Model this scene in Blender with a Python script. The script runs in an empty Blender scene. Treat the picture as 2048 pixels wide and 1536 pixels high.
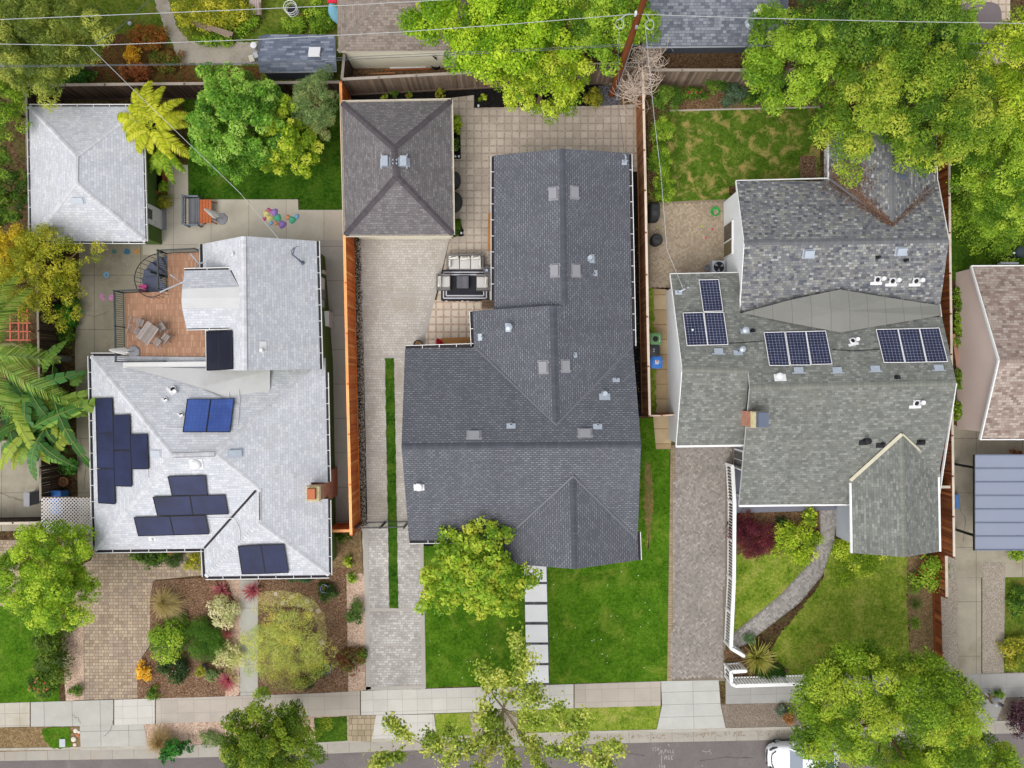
import bpy, bmesh, math, random
import numpy as np
from mathutils import Vector, Matrix
from mathutils.geometry import intersect_ray_tri, tessellate_polygon
R = random.Random(11)
NR = np.random.RandomState(5)
SC = bpy.context.scene
COL = SC.collection
H, F = 44.0, 1408.0            # survey height and focal length used to turn plan measurements into metres

def P(px, py, z=0.0):
    d = H - z
    return Vector(((px - 1024) * d / F, (768 - py) * d / F, z))

def S(n, z=0.0):
    return n * (H - z) / F

def lin(c):
    c /= 255.0
    return c / 12.92 if c <= 0.04045 else ((c + 0.055) / 1.055) ** 2.4

def C(r, g, b, k=1.6):
    return tuple(min(0.9, lin(x) / k) for x in (r, g, b))

ORG = {}

class MB:
    """collects faces with metre UVs, one random colour per face and a material slot"""
    def __init__(s):
        s.v = []; s.f = []; s.uv = []; s.c = []; s.m = []
    def poly(s, pts, c=None, uv=None, mi=0, rot=0.0):
        pts = [Vector(p) for p in pts]
        if uv is None:
            n = Vector((0, 0, 0))
            for i, p in enumerate(pts):
                q = pts[(i + 1) % len(pts)]
                n += Vector(((p.y - q.y) * (p.z + q.z), (p.z - q.z) * (p.x + q.x), (p.x - q.x) * (p.y + q.y)))
            if n.length < 1e-12: n = Vector((0, 0, 1))
            n.normalize()
            if abs(n.z) > 0.9995:
                ca, sa = math.cos(rot), math.sin(rot)
                t = Vector((ca, sa, 0)); b = Vector((-sa, ca, 0))
            else:
                if n.z < 0: n = -n
                t = Vector((0, 0, 1)).cross(n).normalized(); b = n.cross(t)
            uv = [(p.dot(t), p.dot(b)) for p in pts]
        b0 = len(s.v)
        s.v += [tuple(p) for p in pts]
        s.f.append(tuple(range(b0, b0 + len(pts))))
        s.uv += list(uv)
        x = R.random() if c is None else c
        s.c += [x] * len(pts)
        s.m.append(mi)
    def hull(s, bot, top, c=None, mi=0, caps=True):
        x = R.random() if c is None else c
        n = len(bot)
        for i in range(n):
            j = (i + 1) % n
            s.poly([bot[i], bot[j], top[j], top[i]], x, mi=mi)
        if caps:
            s.poly(top, x, mi=mi); s.poly(list(reversed(bot)), x, mi=mi)
    def prism(s, pts, z0, z1, c=None, mi=0):
        s.hull([(p[0], p[1], z0) for p in pts], [(p[0], p[1], z1) for p in pts], c, mi)
    def box(s, c0, d, rz=0.0, c=None, mi=0, M=None):
        x, y, z = d[0] / 2, d[1] / 2, d[2] / 2
        m = Matrix.Translation(Vector(c0)) @ (M if M is not None else Matrix.Rotation(rz, 4, 'Z'))
        q = lambda a, b, e: m @ Vector((a, b, e))
        s.hull([q(-x, -y, -z), q(x, -y, -z), q(x, y, -z), q(-x, y, -z)], [q(-x, -y, z), q(x, -y, z), q(x, y, z), q(-x, y, z)], c, mi)
    def beam(s, a, b, w, h, c=None, mi=0):
        a = Vector(a); b = Vector(b); d = (b - a)
        if d.length < 1e-6: return
        d.normalize()
        side = d.cross(Vector((0, 0, 1)))
        if side.length < 1e-4: side = Vector((1, 0, 0))
        side.normalize(); up = side.cross(d)
        o = [side * (w / 2 * i) + up * (h / 2 * j) for i, j in ((-1, -1), (1, -1), (1, 1), (-1, 1))]
        s.hull([a + k for k in o], [b + k for k in o], c, mi)
    def tube(s, pts, r, n=7, c=None, mi=0):
        pts = [Vector(p) for p in pts]
        rr = r if isinstance(r, (list, tuple)) else [r] * len(pts)
        x = R.random() if c is None else c
        rings = []
        for i, p in enumerate(pts):
            d = (pts[min(i + 1, len(pts) - 1)] - pts[max(i - 1, 0)])
            if d.length < 1e-9: d = Vector((0, 0, 1))
            d.normalize()
            u = d.cross(Vector((0.13, 0.31, 0.94)))
            if u.length < 1e-3: u = d.cross(Vector((1, 0, 0)))
            u.normalize(); w = d.cross(u)
            rings.append([p + (u * math.cos(2 * math.pi * k / n) + w * math.sin(2 * math.pi * k / n)) * rr[i] for k in range(n)])
        for i in range(len(rings) - 1):
            for k in range(n):
                l = (k + 1) % n
                s.poly([rings[i][k], rings[i][l], rings[i + 1][l], rings[i + 1][k]], x, mi=mi)
        s.poly(list(reversed(rings[0])), x, mi=mi); s.poly(rings[-1], x, mi=mi)
    def lathe(s, c0, prof, n=16, c=None, mi=0, M=None, phase=0.0):
        x = R.random() if c is None else c
        m = Matrix.Translation(Vector(c0)) @ (M if M is not None else Matrix())
        ring = lambda r, z: [m @ Vector((r * math.cos(2 * math.pi * k / n + phase), r * math.sin(2 * math.pi * k / n + phase), z)) for k in range(n)]
        rs = [ring(max(r, 1e-4), z) for r, z in prof]
        for i in range(len(rs) - 1):
            for k in range(n):
                l = (k + 1) % n
                s.poly([rs[i][k], rs[i][l], rs[i + 1][l], rs[i + 1][k]], x, mi=mi)
        s.poly(rs[-1], x, mi=mi); s.poly(list(reversed(rs[0])), x, mi=mi)
    def build(s, name, mat, parent=None, smooth=False, at=None):
        if not s.f: return None
        if parent is not None: org = ORG[parent.name]
        elif at is not None: org = Vector(at)
        else:
            xs = [p[0] for p in s.v]; ys = [p[1] for p in s.v]; zs = [p[2] for p in s.v]
            org = Vector(((min(xs) + max(xs)) / 2, (min(ys) + max(ys)) / 2, min(zs)))
        me = bpy.data.meshes.new(name)
        me.from_pydata([(x - org.x, y - org.y, z - org.z) for x, y, z in s.v], [], s.f)
        ul = me.uv_layers.new(name='UVMap')
        ul.data.foreach_set('uv', np.array(s.uv, np.float32).ravel())
        ca = me.color_attributes.new('col', 'FLOAT_COLOR', 'CORNER')
        a = np.ones((len(s.c), 4), np.float32); a[:, :3] = np.array(s.c, np.float32)[:, None]
        ca.data.foreach_set('color', a.ravel())
        for m in (mat if isinstance(mat, (list, tuple)) else [mat]): me.materials.append(m)
        me.polygons.foreach_set('material_index', s.m)
        if smooth:
            bm = bmesh.new(); bm.from_mesh(me)
            bmesh.ops.remove_doubles(bm, verts=bm.verts, dist=0.0004)
            bmesh.ops.recalc_face_normals(bm, faces=bm.faces)
            for f in bm.faces: f.smooth = True
            for e in bm.edges:
                if len(e.link_faces) == 2 and e.calc_face_angle(0) > 0.8: e.smooth = False
            bm.to_mesh(me); bm.free()
        me.update()
        o = bpy.data.objects.new(name, me); COL.objects.link(o)
        if parent is not None: o.parent = parent
        else: o.location = org
        ORG[o.name] = org
        return o

def thing(name, label, cat, loc=(0, 0, 0), group=None):
    o = bpy.data.objects.new(name, None); COL.objects.link(o)
    o.empty_display_size = 0.2
    o.location = loc; o['label'] = label; o['category'] = cat
    if group: o['group'] = group
    ORG[o.name] = Vector(loc)
    return o

def tag(o, label, cat, group=None, kind=None):
    o['label'] = label; o['category'] = cat
    if group: o['group'] = group
    if kind: o['kind'] = kind
    return o

def dup(root, loc, rz=0.0, label=None):
    r = root.copy(); COL.objects.link(r); r.location = loc; r.rotation_euler = (0, 0, rz)
    if label: r['label'] = label
    for ch in list(root.children):
        c = ch.copy(); COL.objects.link(c); c.parent = r
        for g in list(ch.children):
            d = g.copy(); COL.objects.link(d); d.parent = c
    return r

# ------------------------------------------------------------------ materials
class NT:
    def __init__(s, name):
        s.mat = bpy.data.materials.new(name); s.mat.use_nodes = True
        s.nt = s.mat.node_tree; s.n = s.nt.nodes; s.l = s.nt.links
        s.bsdf = s.n['Principled BSDF']
        s.bsdf.inputs['Specular IOR Level'].default_value = 0.25
    def node(s, t, **kw):
        n = s.n.new(t)
        for k, v in kw.items(): setattr(n, k, v)
        return n
    def put(s, sock, v):
        if hasattr(v, 'is_linked') or isinstance(v, bpy.types.NodeSocket): s.l.new(v, sock)
        elif isinstance(v, tuple) and len(v) == 3 and len(sock.default_value) == 4: sock.default_value = (*v, 1)
        else: sock.default_value = v
    def pos(s):
        return s.node('ShaderNodeNewGeometry').outputs['Position']
    def uv(s):
        return s.node('ShaderNodeUVMap', uv_map='UVMap').outputs['UV']
    def scale(s, vec, k):
        m = s.node('ShaderNodeMapping'); s.l.new(vec, m.inputs['Vector'])
        m.inputs['Scale'].default_value = k if isinstance(k, tuple) else (k, k, k)
        return m.outputs['Vector']
    def noise(s, vec, sc, detail=3, rough=0.6, dist=0.0):
        n = s.node('ShaderNodeTexNoise'); s.l.new(vec, n.inputs['Vector'])
        n.inputs['Scale'].default_value = sc; n.inputs['Detail'].default_value = detail
        n.inputs['Roughness'].default_value = rough; n.inputs['Distortion'].default_value = dist
        return n.outputs['Fac']
    def rng(s, v, a, b, c, d):
        m = s.node('ShaderNodeMapRange'); s.l.new(v, m.inputs['Value'])
        for i, x in zip((1, 2, 3, 4), (a, b, c, d)): m.inputs[i].default_value = x
        return m.outputs['Result']
    def mix(s, fac, a, b, mode='MIX'):
        m = s.node('ShaderNodeMix', data_type='RGBA', blend_type=mode)
        s.put(m.inputs['Factor'], fac); s.put(m.inputs['A'], a); s.put(m.inputs['B'], b)
        return m.outputs['Result']
    def math(s, op, a, b=0.0):
        m = s.node('ShaderNodeMath', operation=op); s.put(m.inputs[0], a); s.put(m.inputs[1], b)
        return m.outputs[0]
    def mul(s, col, f):            # colour times scalar socket
        v = s.node('ShaderNodeVectorMath', operation='SCALE')
        s.put(v.inputs[0], col if not isinstance(col, tuple) else col)
        s.put(v.inputs['Scale'], f)
        return v.outputs[0]
    def ramp(s, fac, cols, interp='LINEAR'):
        r = s.node('ShaderNodeValToRGB'); s.l.new(fac, r.inputs['Fac'])
        e = r.color_ramp.elements; r.color_ramp.interpolation = interp
        for i, c in enumerate(cols):
            p = i / (len(cols) - (0 if interp == 'CONSTANT' else 1))
            if i < 2: el = e[i]; el.position = p
            else: el = e.new(p)
            el.color = (*c, 1)
        return r.outputs['Color']
    def attr(s):
        return s.node('ShaderNodeAttribute', attribute_name='col')
    def bump(s, h, strength=0.3, dist=0.02):
        b = s.node('ShaderNodeBump'); b.inputs['Strength'].default_value = strength; b.inputs['Distance'].default_value = dist
        s.l.new(h, b.inputs['Height']); s.l.new(b.outputs['Normal'], s.bsdf.inputs['Normal'])
    def done(s, col, rough=0.85, spec=None, metal=0.0):
        s.put(s.bsdf.inputs['Base Color'], col); s.bsdf.inputs['Roughness'].default_value = rough
        s.bsdf.inputs['Metallic'].default_value = metal
        if spec is not None: s.bsdf.inputs['Specular IOR Level'].default_value = spec
        return s.mat

def plain(name, rgb, var=0.10, sc=1.2, fine=0.10, fsc=22, rough=0.8, spec=0.25, metal=0.0, face=0.0, stain=None, stamt=0.5, stsc=0.5):
    """one colour with broad and fine wear, optional per-face spread and stains"""
    n = NT(name); p = n.pos()
    f = n.math('MULTIPLY', n.rng(n.noise(p, sc, 4), 0.25, 0.75, 1 - var, 1 + var), n.rng(n.noise(p, fsc, 2), 0.25, 0.75, 1 - fine, 1 + fine))
    if face: f = n.math('MULTIPLY', f, n.rng(n.attr().outputs['Fac'], 0, 1, 1 - face, 1 + face))
    col = rgb
    if stain: col = n.mix(n.rng(n.noise(p, stsc, 6, 0.65, 0.4), 0.5, 0.68, 0.0, stamt), rgb, stain)
    return n.done(n.mul(col, f), rough, spec, metal)

def boards(name, cols, rough=0.75, along=(30, 30, 1.5), gain=0.25):
    """planks: a colour per plank plus grain"""
    n = NT(name); p = n.pos()
    base = n.ramp(n.attr().outputs['Fac'], cols)
    g = n.rng(n.noise(n.scale(p, along), 1.0, 3), 0.25, 0.75, 1 - gain, 1 + gain)
    w = n.rng(n.noise(p, 1.1, 4), 0.3, 0.7, 0.85, 1.12)
    return n.done(n.mul(base, n.math('MULTIPLY', g, w)), rough)

def shingles(name, cols, gap, bw=0.3, rh=0.14, mortar=0.012, stain=None, stamt=0.35, big=0.07, bumpy=0.35, off=0.5, streak=0.06):
    n = NT(name); u = n.uv(); p = n.pos()
    wob = n.node('ShaderNodeVectorMath', operation='ADD'); n.l.new(u, wob.inputs[0])
    nz = n.node('ShaderNodeTexNoise'); n.l.new(u, nz.inputs['Vector']); nz.inputs['Scale'].default_value = 1.3
    sc = n.node('ShaderNodeVectorMath', operation='SCALE'); n.l.new(nz.outputs['Color'], sc.inputs[0]); sc.inputs['Scale'].default_value = 0.03
    n.l.new(sc.outputs[0], wob.inputs[1])
    b = n.node('ShaderNodeTexBrick'); n.l.new(wob.outputs[0], b.inputs['Vector'])
    b.inputs['Color1'].default_value = (0, 0, 0, 1); b.inputs['Color2'].default_value = (1, 1, 1, 1); b.inputs['Mortar'].default_value = (0.5, 0.5, 0.5, 1)
    b.inputs['Scale'].default_value = 1; b.inputs['Mortar Size'].default_value = mortar; b.inputs['Mortar Smooth'].default_value = 0.15
    b.inputs['Brick Width'].default_value = bw; b.inputs['Row Height'].default_value = rh; b.offset = off
    b.squash = 0.72; b.squash_frequency = 3
    col = n.ramp(b.outputs['Color'], cols)
    f = n.math('MULTIPLY', n.rng(n.noise(p, 0.45, 5), 0.3, 0.7, 1 - big, 1 + big), n.rng(n.noise(p, 40, 2), 0.3, 0.7, 0.88, 1.12))
    f = n.math('MULTIPLY', f, n.rng(n.noise(n.scale(u, (2.2, 0.22, 1)), 1.0, 4), 0.3, 0.7, 1 - streak, 1 + streak))
    col = n.mul(col, f)
    col = n.mix(b.outputs['Fac'], col, gap)
    if stain: col = n.mix(n.rng(n.noise(p, 0.7, 6, 0.65), 0.52, 0.7, 0.0, stamt), col, stain)
    inv = n.math('SUBTRACT', 1.0, b.outputs['Fac']); n.bump(inv, bumpy, 0.015)
    return n.done(col, 0.95, 0.1)

def dashed(name, base, dash, bw=.25, rh=.125, m=.042):
    """dimensional shingles: each tab shows a lighter dash"""
    n = NT(name); u = n.uv(); p = n.pos(); b = n.node('ShaderNodeTexBrick'); n.l.new(u, b.inputs['Vector'])
    for k, v in (('Color1', (0, 0, 0, 1)), ('Color2', (1, 1, 1, 1)), ('Mortar', (.5, .5, .5, 1)), ('Scale', 1), ('Mortar Size', m), ('Mortar Smooth', .35), ('Brick Width', bw), ('Row Height', rh)): b.inputs[k].default_value = v
    col = n.mix(b.outputs['Fac'], n.ramp(b.outputs['Color'], dash), base)
    f = n.math('MULTIPLY', n.rng(n.noise(p, .5, 5), .3, .7, .94, 1.06), n.rng(n.noise(p, 40, 2), .3, .7, .88, 1.12))
    f = n.math('MULTIPLY', f, n.rng(n.noise(n.scale(u, (5, 9, 1)), 1.0, 2), .3, .7, .92, 1.08))
    f = n.math('MULTIPLY', f, n.rng(n.noise(n.scale(u, (1.6, .14, 1)), 1.0, 4), .3, .7, .93, 1.07))
    f = n.math('MULTIPLY', f, n.rng(n.noise(p, 1.7, 6, .7), .35, .75, .95, 1.08))
    n.bump(b.outputs['Fac'], .25, .012)
    return n.done(n.mul(col, f), .95, .1)

def pavers(name, cols, joint, bw, rh, mortar, off=0.5, wobble=0.0, stain=None, stamt=0.4, speck=0.10, stsc=0.35, squash=1.0, sqf=2, joint2=None, big=0.10, rough=0.9):
    n = NT(name); u = n.uv(); p = n.pos(); v = u
    if wobble:
        nz = n.node('ShaderNodeTexNoise'); n.l.new(u, nz.inputs['Vector']); nz.inputs['Scale'].default_value = 4.5; nz.inputs['Detail'].default_value = 1
        sc = n.node('ShaderNodeVectorMath', operation='SCALE'); n.l.new(nz.outputs['Color'], sc.inputs[0]); sc.inputs['Scale'].default_value = wobble
        ad = n.node('ShaderNodeVectorMath', operation='ADD'); n.l.new(u, ad.inputs[0]); n.l.new(sc.outputs[0], ad.inputs[1]); v = ad.outputs[0]
    b = n.node('ShaderNodeTexBrick'); n.l.new(v, b.inputs['Vector'])
    b.inputs['Color1'].default_value = (0, 0, 0, 1); b.inputs['Color2'].default_value = (1, 1, 1, 1); b.inputs['Mortar'].default_value = (0.5, 0.5, 0.5, 1)
    b.inputs['Scale'].default_value = 1; b.inputs['Mortar Size'].default_value = mortar; b.inputs['Mortar Smooth'].default_value = 0.2
    b.inputs['Brick Width'].default_value = bw; b.inputs['Row Height'].default_value = rh; b.offset = off
    b.squash = squash; b.squash_frequency = sqf
    f = n.math('MULTIPLY', n.rng(n.noise(p, 0.6, 5), 0.3, 0.7, 1 - big, 1 + big), n.rng(n.noise(p, 35, 2), 0.3, 0.7, 1 - speck, 1 + speck))
    col = n.ramp(b.outputs['Color'], cols)
    j = joint
    if joint2:
        j = n.mix(n.rng(n.noise(p, 9, 2), 0.4, 0.6, 0, 1), joint, joint2)
    col = n.mul(n.mix(b.outputs['Fac'], col, j), f)
    if stain: col = n.mix(n.rng(n.noise(p, stsc, 6, 0.65), 0.48, 0.7, 0.0, stamt), col, stain)
    n.bump(n.math('SUBTRACT', 1.0, b.outputs['Fac']), 0.25, 0.01)
    return n.done(col, rough, 0.15)

def grassmat(name, cols, dry=None, dryamt=0.6, drysc=0.55, dlo=0.55, dhi=0.68, stripes=0.0):
    n = NT(name); p = n.pos()
    a = n.math('ADD', n.math('MULTIPLY', n.noise(p, 0.8, 6, 0.75), 0.5), n.math('MULTIPLY', n.noise(p, 5, 4, 0.75), 0.5))
    col = n.ramp(n.rng(a, 0.36, 0.64, 0, 1), cols)
    f = n.math('MULTIPLY', n.rng(n.noise(p, 30, 4, 0.8), 0.28, 0.72, 0.4, 1.6), n.rng(n.noise(n.scale(p, (14, 5, 5)), 2.0, 2), 0.3, 0.7, 0.85, 1.15))
    if dry: col = n.mix(n.rng(n.noise(p, drysc, 7, 0.68, 0.6), dlo, dhi, 0, dryamt), col, dry)
    n.bump(n.noise(p, 45, 2), 0.8, 0.05)
    return n.done(n.mul(col, f), 1.0, 0.05)

def chips(name, cols, sc=16, stretch=(1, 1, 1), patch=None, patchamt=0.5, psc=0.8, rough=0.95, bumpy=0.5, big=0.15):
    """bark chips, gravel, pebbles: one colour per cell"""
    n = NT(name); p = n.pos()
    v = n.node('ShaderNodeTexVoronoi'); n.l.new(n.scale(p, stretch), v.inputs['Vector']); v.inputs['Scale'].default_value = sc
    s = n.node('ShaderNodeSeparateColor'); n.l.new(v.outputs['Color'], s.inputs[0])
    col = n.ramp(s.outputs[0], cols)
    f = n.math('MULTIPLY', n.rng(v.outputs['Distance'], 0.0, 0.75, 1.15, 0.62), n.rng(n.noise(p, 0.7, 5), 0.3, 0.7, 1 - big, 1 + big))
    col = n.mul(col, f)
    if patch: col = n.mix(n.rng(n.noise(p, psc, 6, 0.68, 0.5), 0.5, 0.66, 0, patchamt), col, patch)
    n.bump(n.math('SUBTRACT', 1.0, v.outputs['Distance']), bumpy, 0.03)
    return n.done(col, rough, 0.1)

def slabs(name, rgb, bw, rh, joint=0.012, jc=None, off=0.0, dark=None, damt=0.3, var=0.07, spread=0.04, dsc=0.5):
    """poured concrete cut by joints"""
    n = NT(name); u = n.uv(); p = n.pos()
    b = n.node('ShaderNodeTexBrick'); n.l.new(u, b.inputs['Vector'])
    b.inputs['Color1'].default_value = (0, 0, 0, 1); b.inputs['Color2'].default_value = (1, 1, 1, 1); b.inputs['Mortar'].default_value = (0.5, 0.5, 0.5, 1)
    b.inputs['Scale'].default_value = 1; b.inputs['Mortar Size'].default_value = joint; b.inputs['Mortar Smooth'].default_value = 0.1
    b.inputs['Brick Width'].default_value = bw; b.inputs['Row Height'].default_value = rh; b.offset = off
    f = n.math('MULTIPLY', n.rng(n.noise(p, 0.9, 6, 0.65), 0.3, 0.7, 1 - var, 1 + var), n.rng(n.noise(p, 30, 3, 0.7), 0.3, 0.7, 0.93, 1.07))
    f = n.math('MULTIPLY', f, n.rng(b.outputs['Color'], 0, 1, 1 - spread, 1 + spread))
    col = n.mul(rgb, f)
    if dark: col = n.mix(n.rng(n.noise(p, dsc, 7, 0.68, 0.5), 0.5, 0.72, 0, damt), col, dark)
    col = n.mix(b.outputs['Fac'], col, jc or tuple(x * 0.5 for x in rgb))
    return n.done(col, 0.9, 0.15)

def leafmat():
    n = NT('leaf'); a = n.attr().outputs['Color']
    n.put(n.bsdf.inputs['Base Color'], a); n.bsdf.inputs['Roughness'].default_value = 0.55; n.bsdf.inputs['Specular IOR Level'].default_value = 0.22
    t = n.node('ShaderNodeBsdfTranslucent'); n.l.new(n.mix(1.0, a, (1.0, 0.95, 0.42), 'MULTIPLY'), t.inputs['Color'])
    m = n.node('ShaderNodeMixShader'); m.inputs[0].default_value = 0.48
    n.l.new(n.bsdf.outputs[0], m.inputs[1]); n.l.new(t.outputs[0], m.inputs[2])
    n.l.new(m.outputs[0], n.n['Material Output'].inputs['Surface'])
    return n.mat
LEAF = leafmat()

# ------------------------------------------------------------------ foliage
def leaves(name, c, nrm, L, W, col, parent, tang=None, fold=0.12, mat=None):
    """many small folded leaves as one mesh: c centres, nrm normals, L/W lengths and widths, col colours"""
    N = len(c); nrm = nrm / (np.linalg.norm(nrm, axis=1, keepdims=True) + 1e-9)
    t = NR.randn(N, 3) if tang is None else tang
    t = t - nrm * (t * nrm).sum(1, keepdims=True); t /= (np.linalg.norm(t, axis=1, keepdims=True) + 1e-9)
    b = np.cross(nrm, t)
    L = np.broadcast_to(np.asarray(L, float), (N,))[:, None]; W = np.broadcast_to(np.asarray(W, float), (N,))[:, None]
    v = np.empty((N, 4, 3))
    v[:, 0] = c - t * L / 2; v[:, 1] = c + b * W / 2 + nrm * W * fold; v[:, 2] = c + t * L / 2; v[:, 3] = c - b * W / 2 + nrm * W * fold
    return quads(name, v, col, parent, mat)

def quads(name, v, col, parent, mat=None, label=None):
    N = len(v); org = np.array(ORG[parent.name]) if parent is not None else v.reshape(-1, 3).mean(0) * np.array((1, 1, 0))
    me = bpy.data.meshes.new(name)
    me.vertices.add(N * 4); me.loops.add(N * 4); me.polygons.add(N)
    me.vertices.foreach_set('co', (v - org).astype(np.float32).ravel())
    me.loops.foreach_set('vertex_index', np.arange(N * 4, dtype=np.int32))
    me.polygons.foreach_set('loop_start', np.arange(0, N * 4, 4, dtype=np.int32))
    me.polygons.foreach_set('loop_total', np.full(N, 4, np.int32))
    ca = me.color_attributes.new('col', 'FLOAT_COLOR', 'POINT')
    a = np.ones((N, 4, 4), np.float32); a[:, :, :3] = np.asarray(col)[:, None, :]
    ca.data.foreach_set('color', a.ravel())
    me.materials.append(mat or LEAF)
    me.update(calc_edges=True); me.validate()
    o = bpy.data.objects.new(name, me); COL.objects.link(o)
    if parent is not None: o.parent = parent
    else: o.location = org
    ORG[o.name] = Vector(org)
    return o

def pick(pal, N, k=None):
    """leaf colours drawn from a palette with spread; k picks a bias per leaf (0..1)"""
    pal = np.array(pal) * np.array((1.78, 1.64, 2.0)); x = (NR.rand(N) if k is None else np.clip(k + NR.randn(N) * 0.16, 0, 0.9999)) * (len(pal) - 1)
    i = np.clip(x.astype(int), 0, len(pal) - 2); f = (x - i)[:, None]
    return np.clip((pal[i] * (1 - f) + pal[i + 1] * f) * (1 + NR.randn(N, 1) * 0.12), 0.004, 0.9)

def crown(parent, cx, cy, cz, rx, ry, rz, pal, n=None, clump=0.55, leaf=0.22, asp=0.5, nc=None, dens=250, seed=0, up=0.7, name='crown', ragged=0.22, low=-0.25, fill=0.25, droop=0.0):
    """crown of leaf clumps: clumps sit unevenly through the outer part of an ellipsoid"""
    rs = np.random.RandomState(seed + 17)
    area = math.pi * rx * ry
    if nc is None: nc = max(7, int(area / (clump * clump) * 1.7))
    th = rs.rand(nc) * 2 * math.pi
    uz = low + (1 - low) * rs.rand(nc)
    rad = np.sqrt(np.clip(1 - uz * uz, 0, 1))
    lob = 1 + ragged * (np.sin(th * 3 + seed) * 0.5 + np.sin(th * 5 + seed * 2.1) * 0.35 + np.sin(th * 8 + seed * 1.3) * 0.3)
    depth = np.where(rs.rand(nc) < fill, 0.35 + 0.4 * rs.rand(nc), 0.78 + 0.26 * rs.rand(nc))
    k = depth * lob
    cc = np.stack([cx + rx * rad * np.cos(th) * k, cy + ry * rad * np.sin(th) * k, cz + rz * uz * depth], 1)
    cr = clump * (0.6 + 0.7 * rs.rand(nc)); hue = rs.rand(nc)
    N = n or int(area * dens * 1.5)
    if not n and leaf > .15 and dens < 500: leaf *= .56; N = int(N * 3.1)
    w = cr ** 2; idx = rs.choice(nc, N, p=w / w.sum())
    d = rs.randn(N, 3); d[:, 2] = np.where(d[:, 2] < -0.4, -d[:, 2], d[:, 2]); d /= np.linalg.norm(d, axis=1, keepdims=True)
    sh = np.array([1, 1, 0.75]); q = (0.55 + 0.5 * rs.rand(N) ** 0.7)[:, None]
    c = cc[idx] + d * cr[idx][:, None] * q * sh
    c[:, 2] = np.maximum(c[:, 2] - droop * np.hypot(c[:, 0] - cx, c[:, 1] - cy) ** 2, 0.05)
    nrm = d * 0.75 + np.array([0, 0, up]) + rs.randn(N, 3) * 0.42
    sz = leaf * np.exp(rs.randn(N) * .32)
    col = pick(pal, N, hue[idx])
    o = leaves(name, c, nrm, sz, sz * asp, col, parent)
    return cc, o

BARK = plain('bark', C(120, 100, 78), 0.2, 3, 0.25, 18, 0.95)
BARKG = plain('pale_bark', C(165, 150, 118), 0.2, 3, 0.2, 18, 0.95)

def limbs(parent, base, top, cc, r0=0.14, nlimb=7, mat=None, name='trunk'):
    m = MB(); b = Vector(base); t = Vector(top); mid = b.lerp(t, 0.5) + Vector((R.uniform(-.12, .12), R.uniform(-.12, .12), 0))
    m.tube([b, b.lerp(mid, .5), mid, t], [r0 * 1.25, r0, r0 * .85, r0 * .6], 8)
    ids = R.sample(range(len(cc)), min(nlimb, len(cc)))
    for i in ids:
        e = Vector(cc[i]); s0 = b.lerp(t, R.uniform(.55, .95)); k = s0.lerp(e, .5) + Vector((0, 0, R.uniform(0, .25)))
        m.tube([s0, k, e], [r0 * .5, r0 * .32, r0 * .1], 6)
    return m.build(name, mat or BARK, parent, True)

def tree(name, label, px, py, rpx, rpy, zc, rz, pal, seed=1, group=None, cat='tree', base=None, r0=0.14, nlimb=7, **kw):
    """a tree whose crown is centred over (px,py) at height zc"""
    c = P(px, py, zc); rx, ry = S(rpx, zc), S(rpy, zc)
    b = Vector((c.x, c.y, 0)) if base is None else P(base[0], base[1], 0)
    t = thing(name, label, cat, b, group)
    cc, o = crown(t, c.x, c.y, zc, rx, ry, rz, pal, seed=seed, **kw)
    limbs(t, b, (c.x, c.y, zc + rz * 0.2), cc, r0, nlimb)
    return t

def shrub(name, label, px, py, rpx, rpy, h, pal, seed=1, group=None, cat='shrub', **kw):
    c = P(px, py, h * 0.5); rx, ry = S(rpx, h * .5), S(rpy, h * .5)
    t = thing(name, label, cat, (c.x, c.y, 0), group)
    kw.setdefault('clump', max(0.14, min(rx, ry) * 0.38)); kw.setdefault('leaf', 0.13); kw.setdefault('dens', 0); kw.setdefault('low', -0.1)
    kw['dens'] = min(2600, 4.2 / (kw.get('asp', .5) * kw['leaf'] ** 2))
    cc, o = crown(t, c.x, c.y, h * 0.38, rx * .88, ry * .88, h * 0.55, pal, seed=seed, name='foliage', **kw)
    m = MB()
    for i in R.sample(range(len(cc)), min(6, len(cc))):
        m.tube([(c.x, c.y, 0), tuple((cc[i] + np.array([c.x, c.y, 0])) / 2), tuple(cc[i])], [0.03, 0.02, 0.008], 5)
    m.build('stem', BARK, t)
    return t

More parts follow.
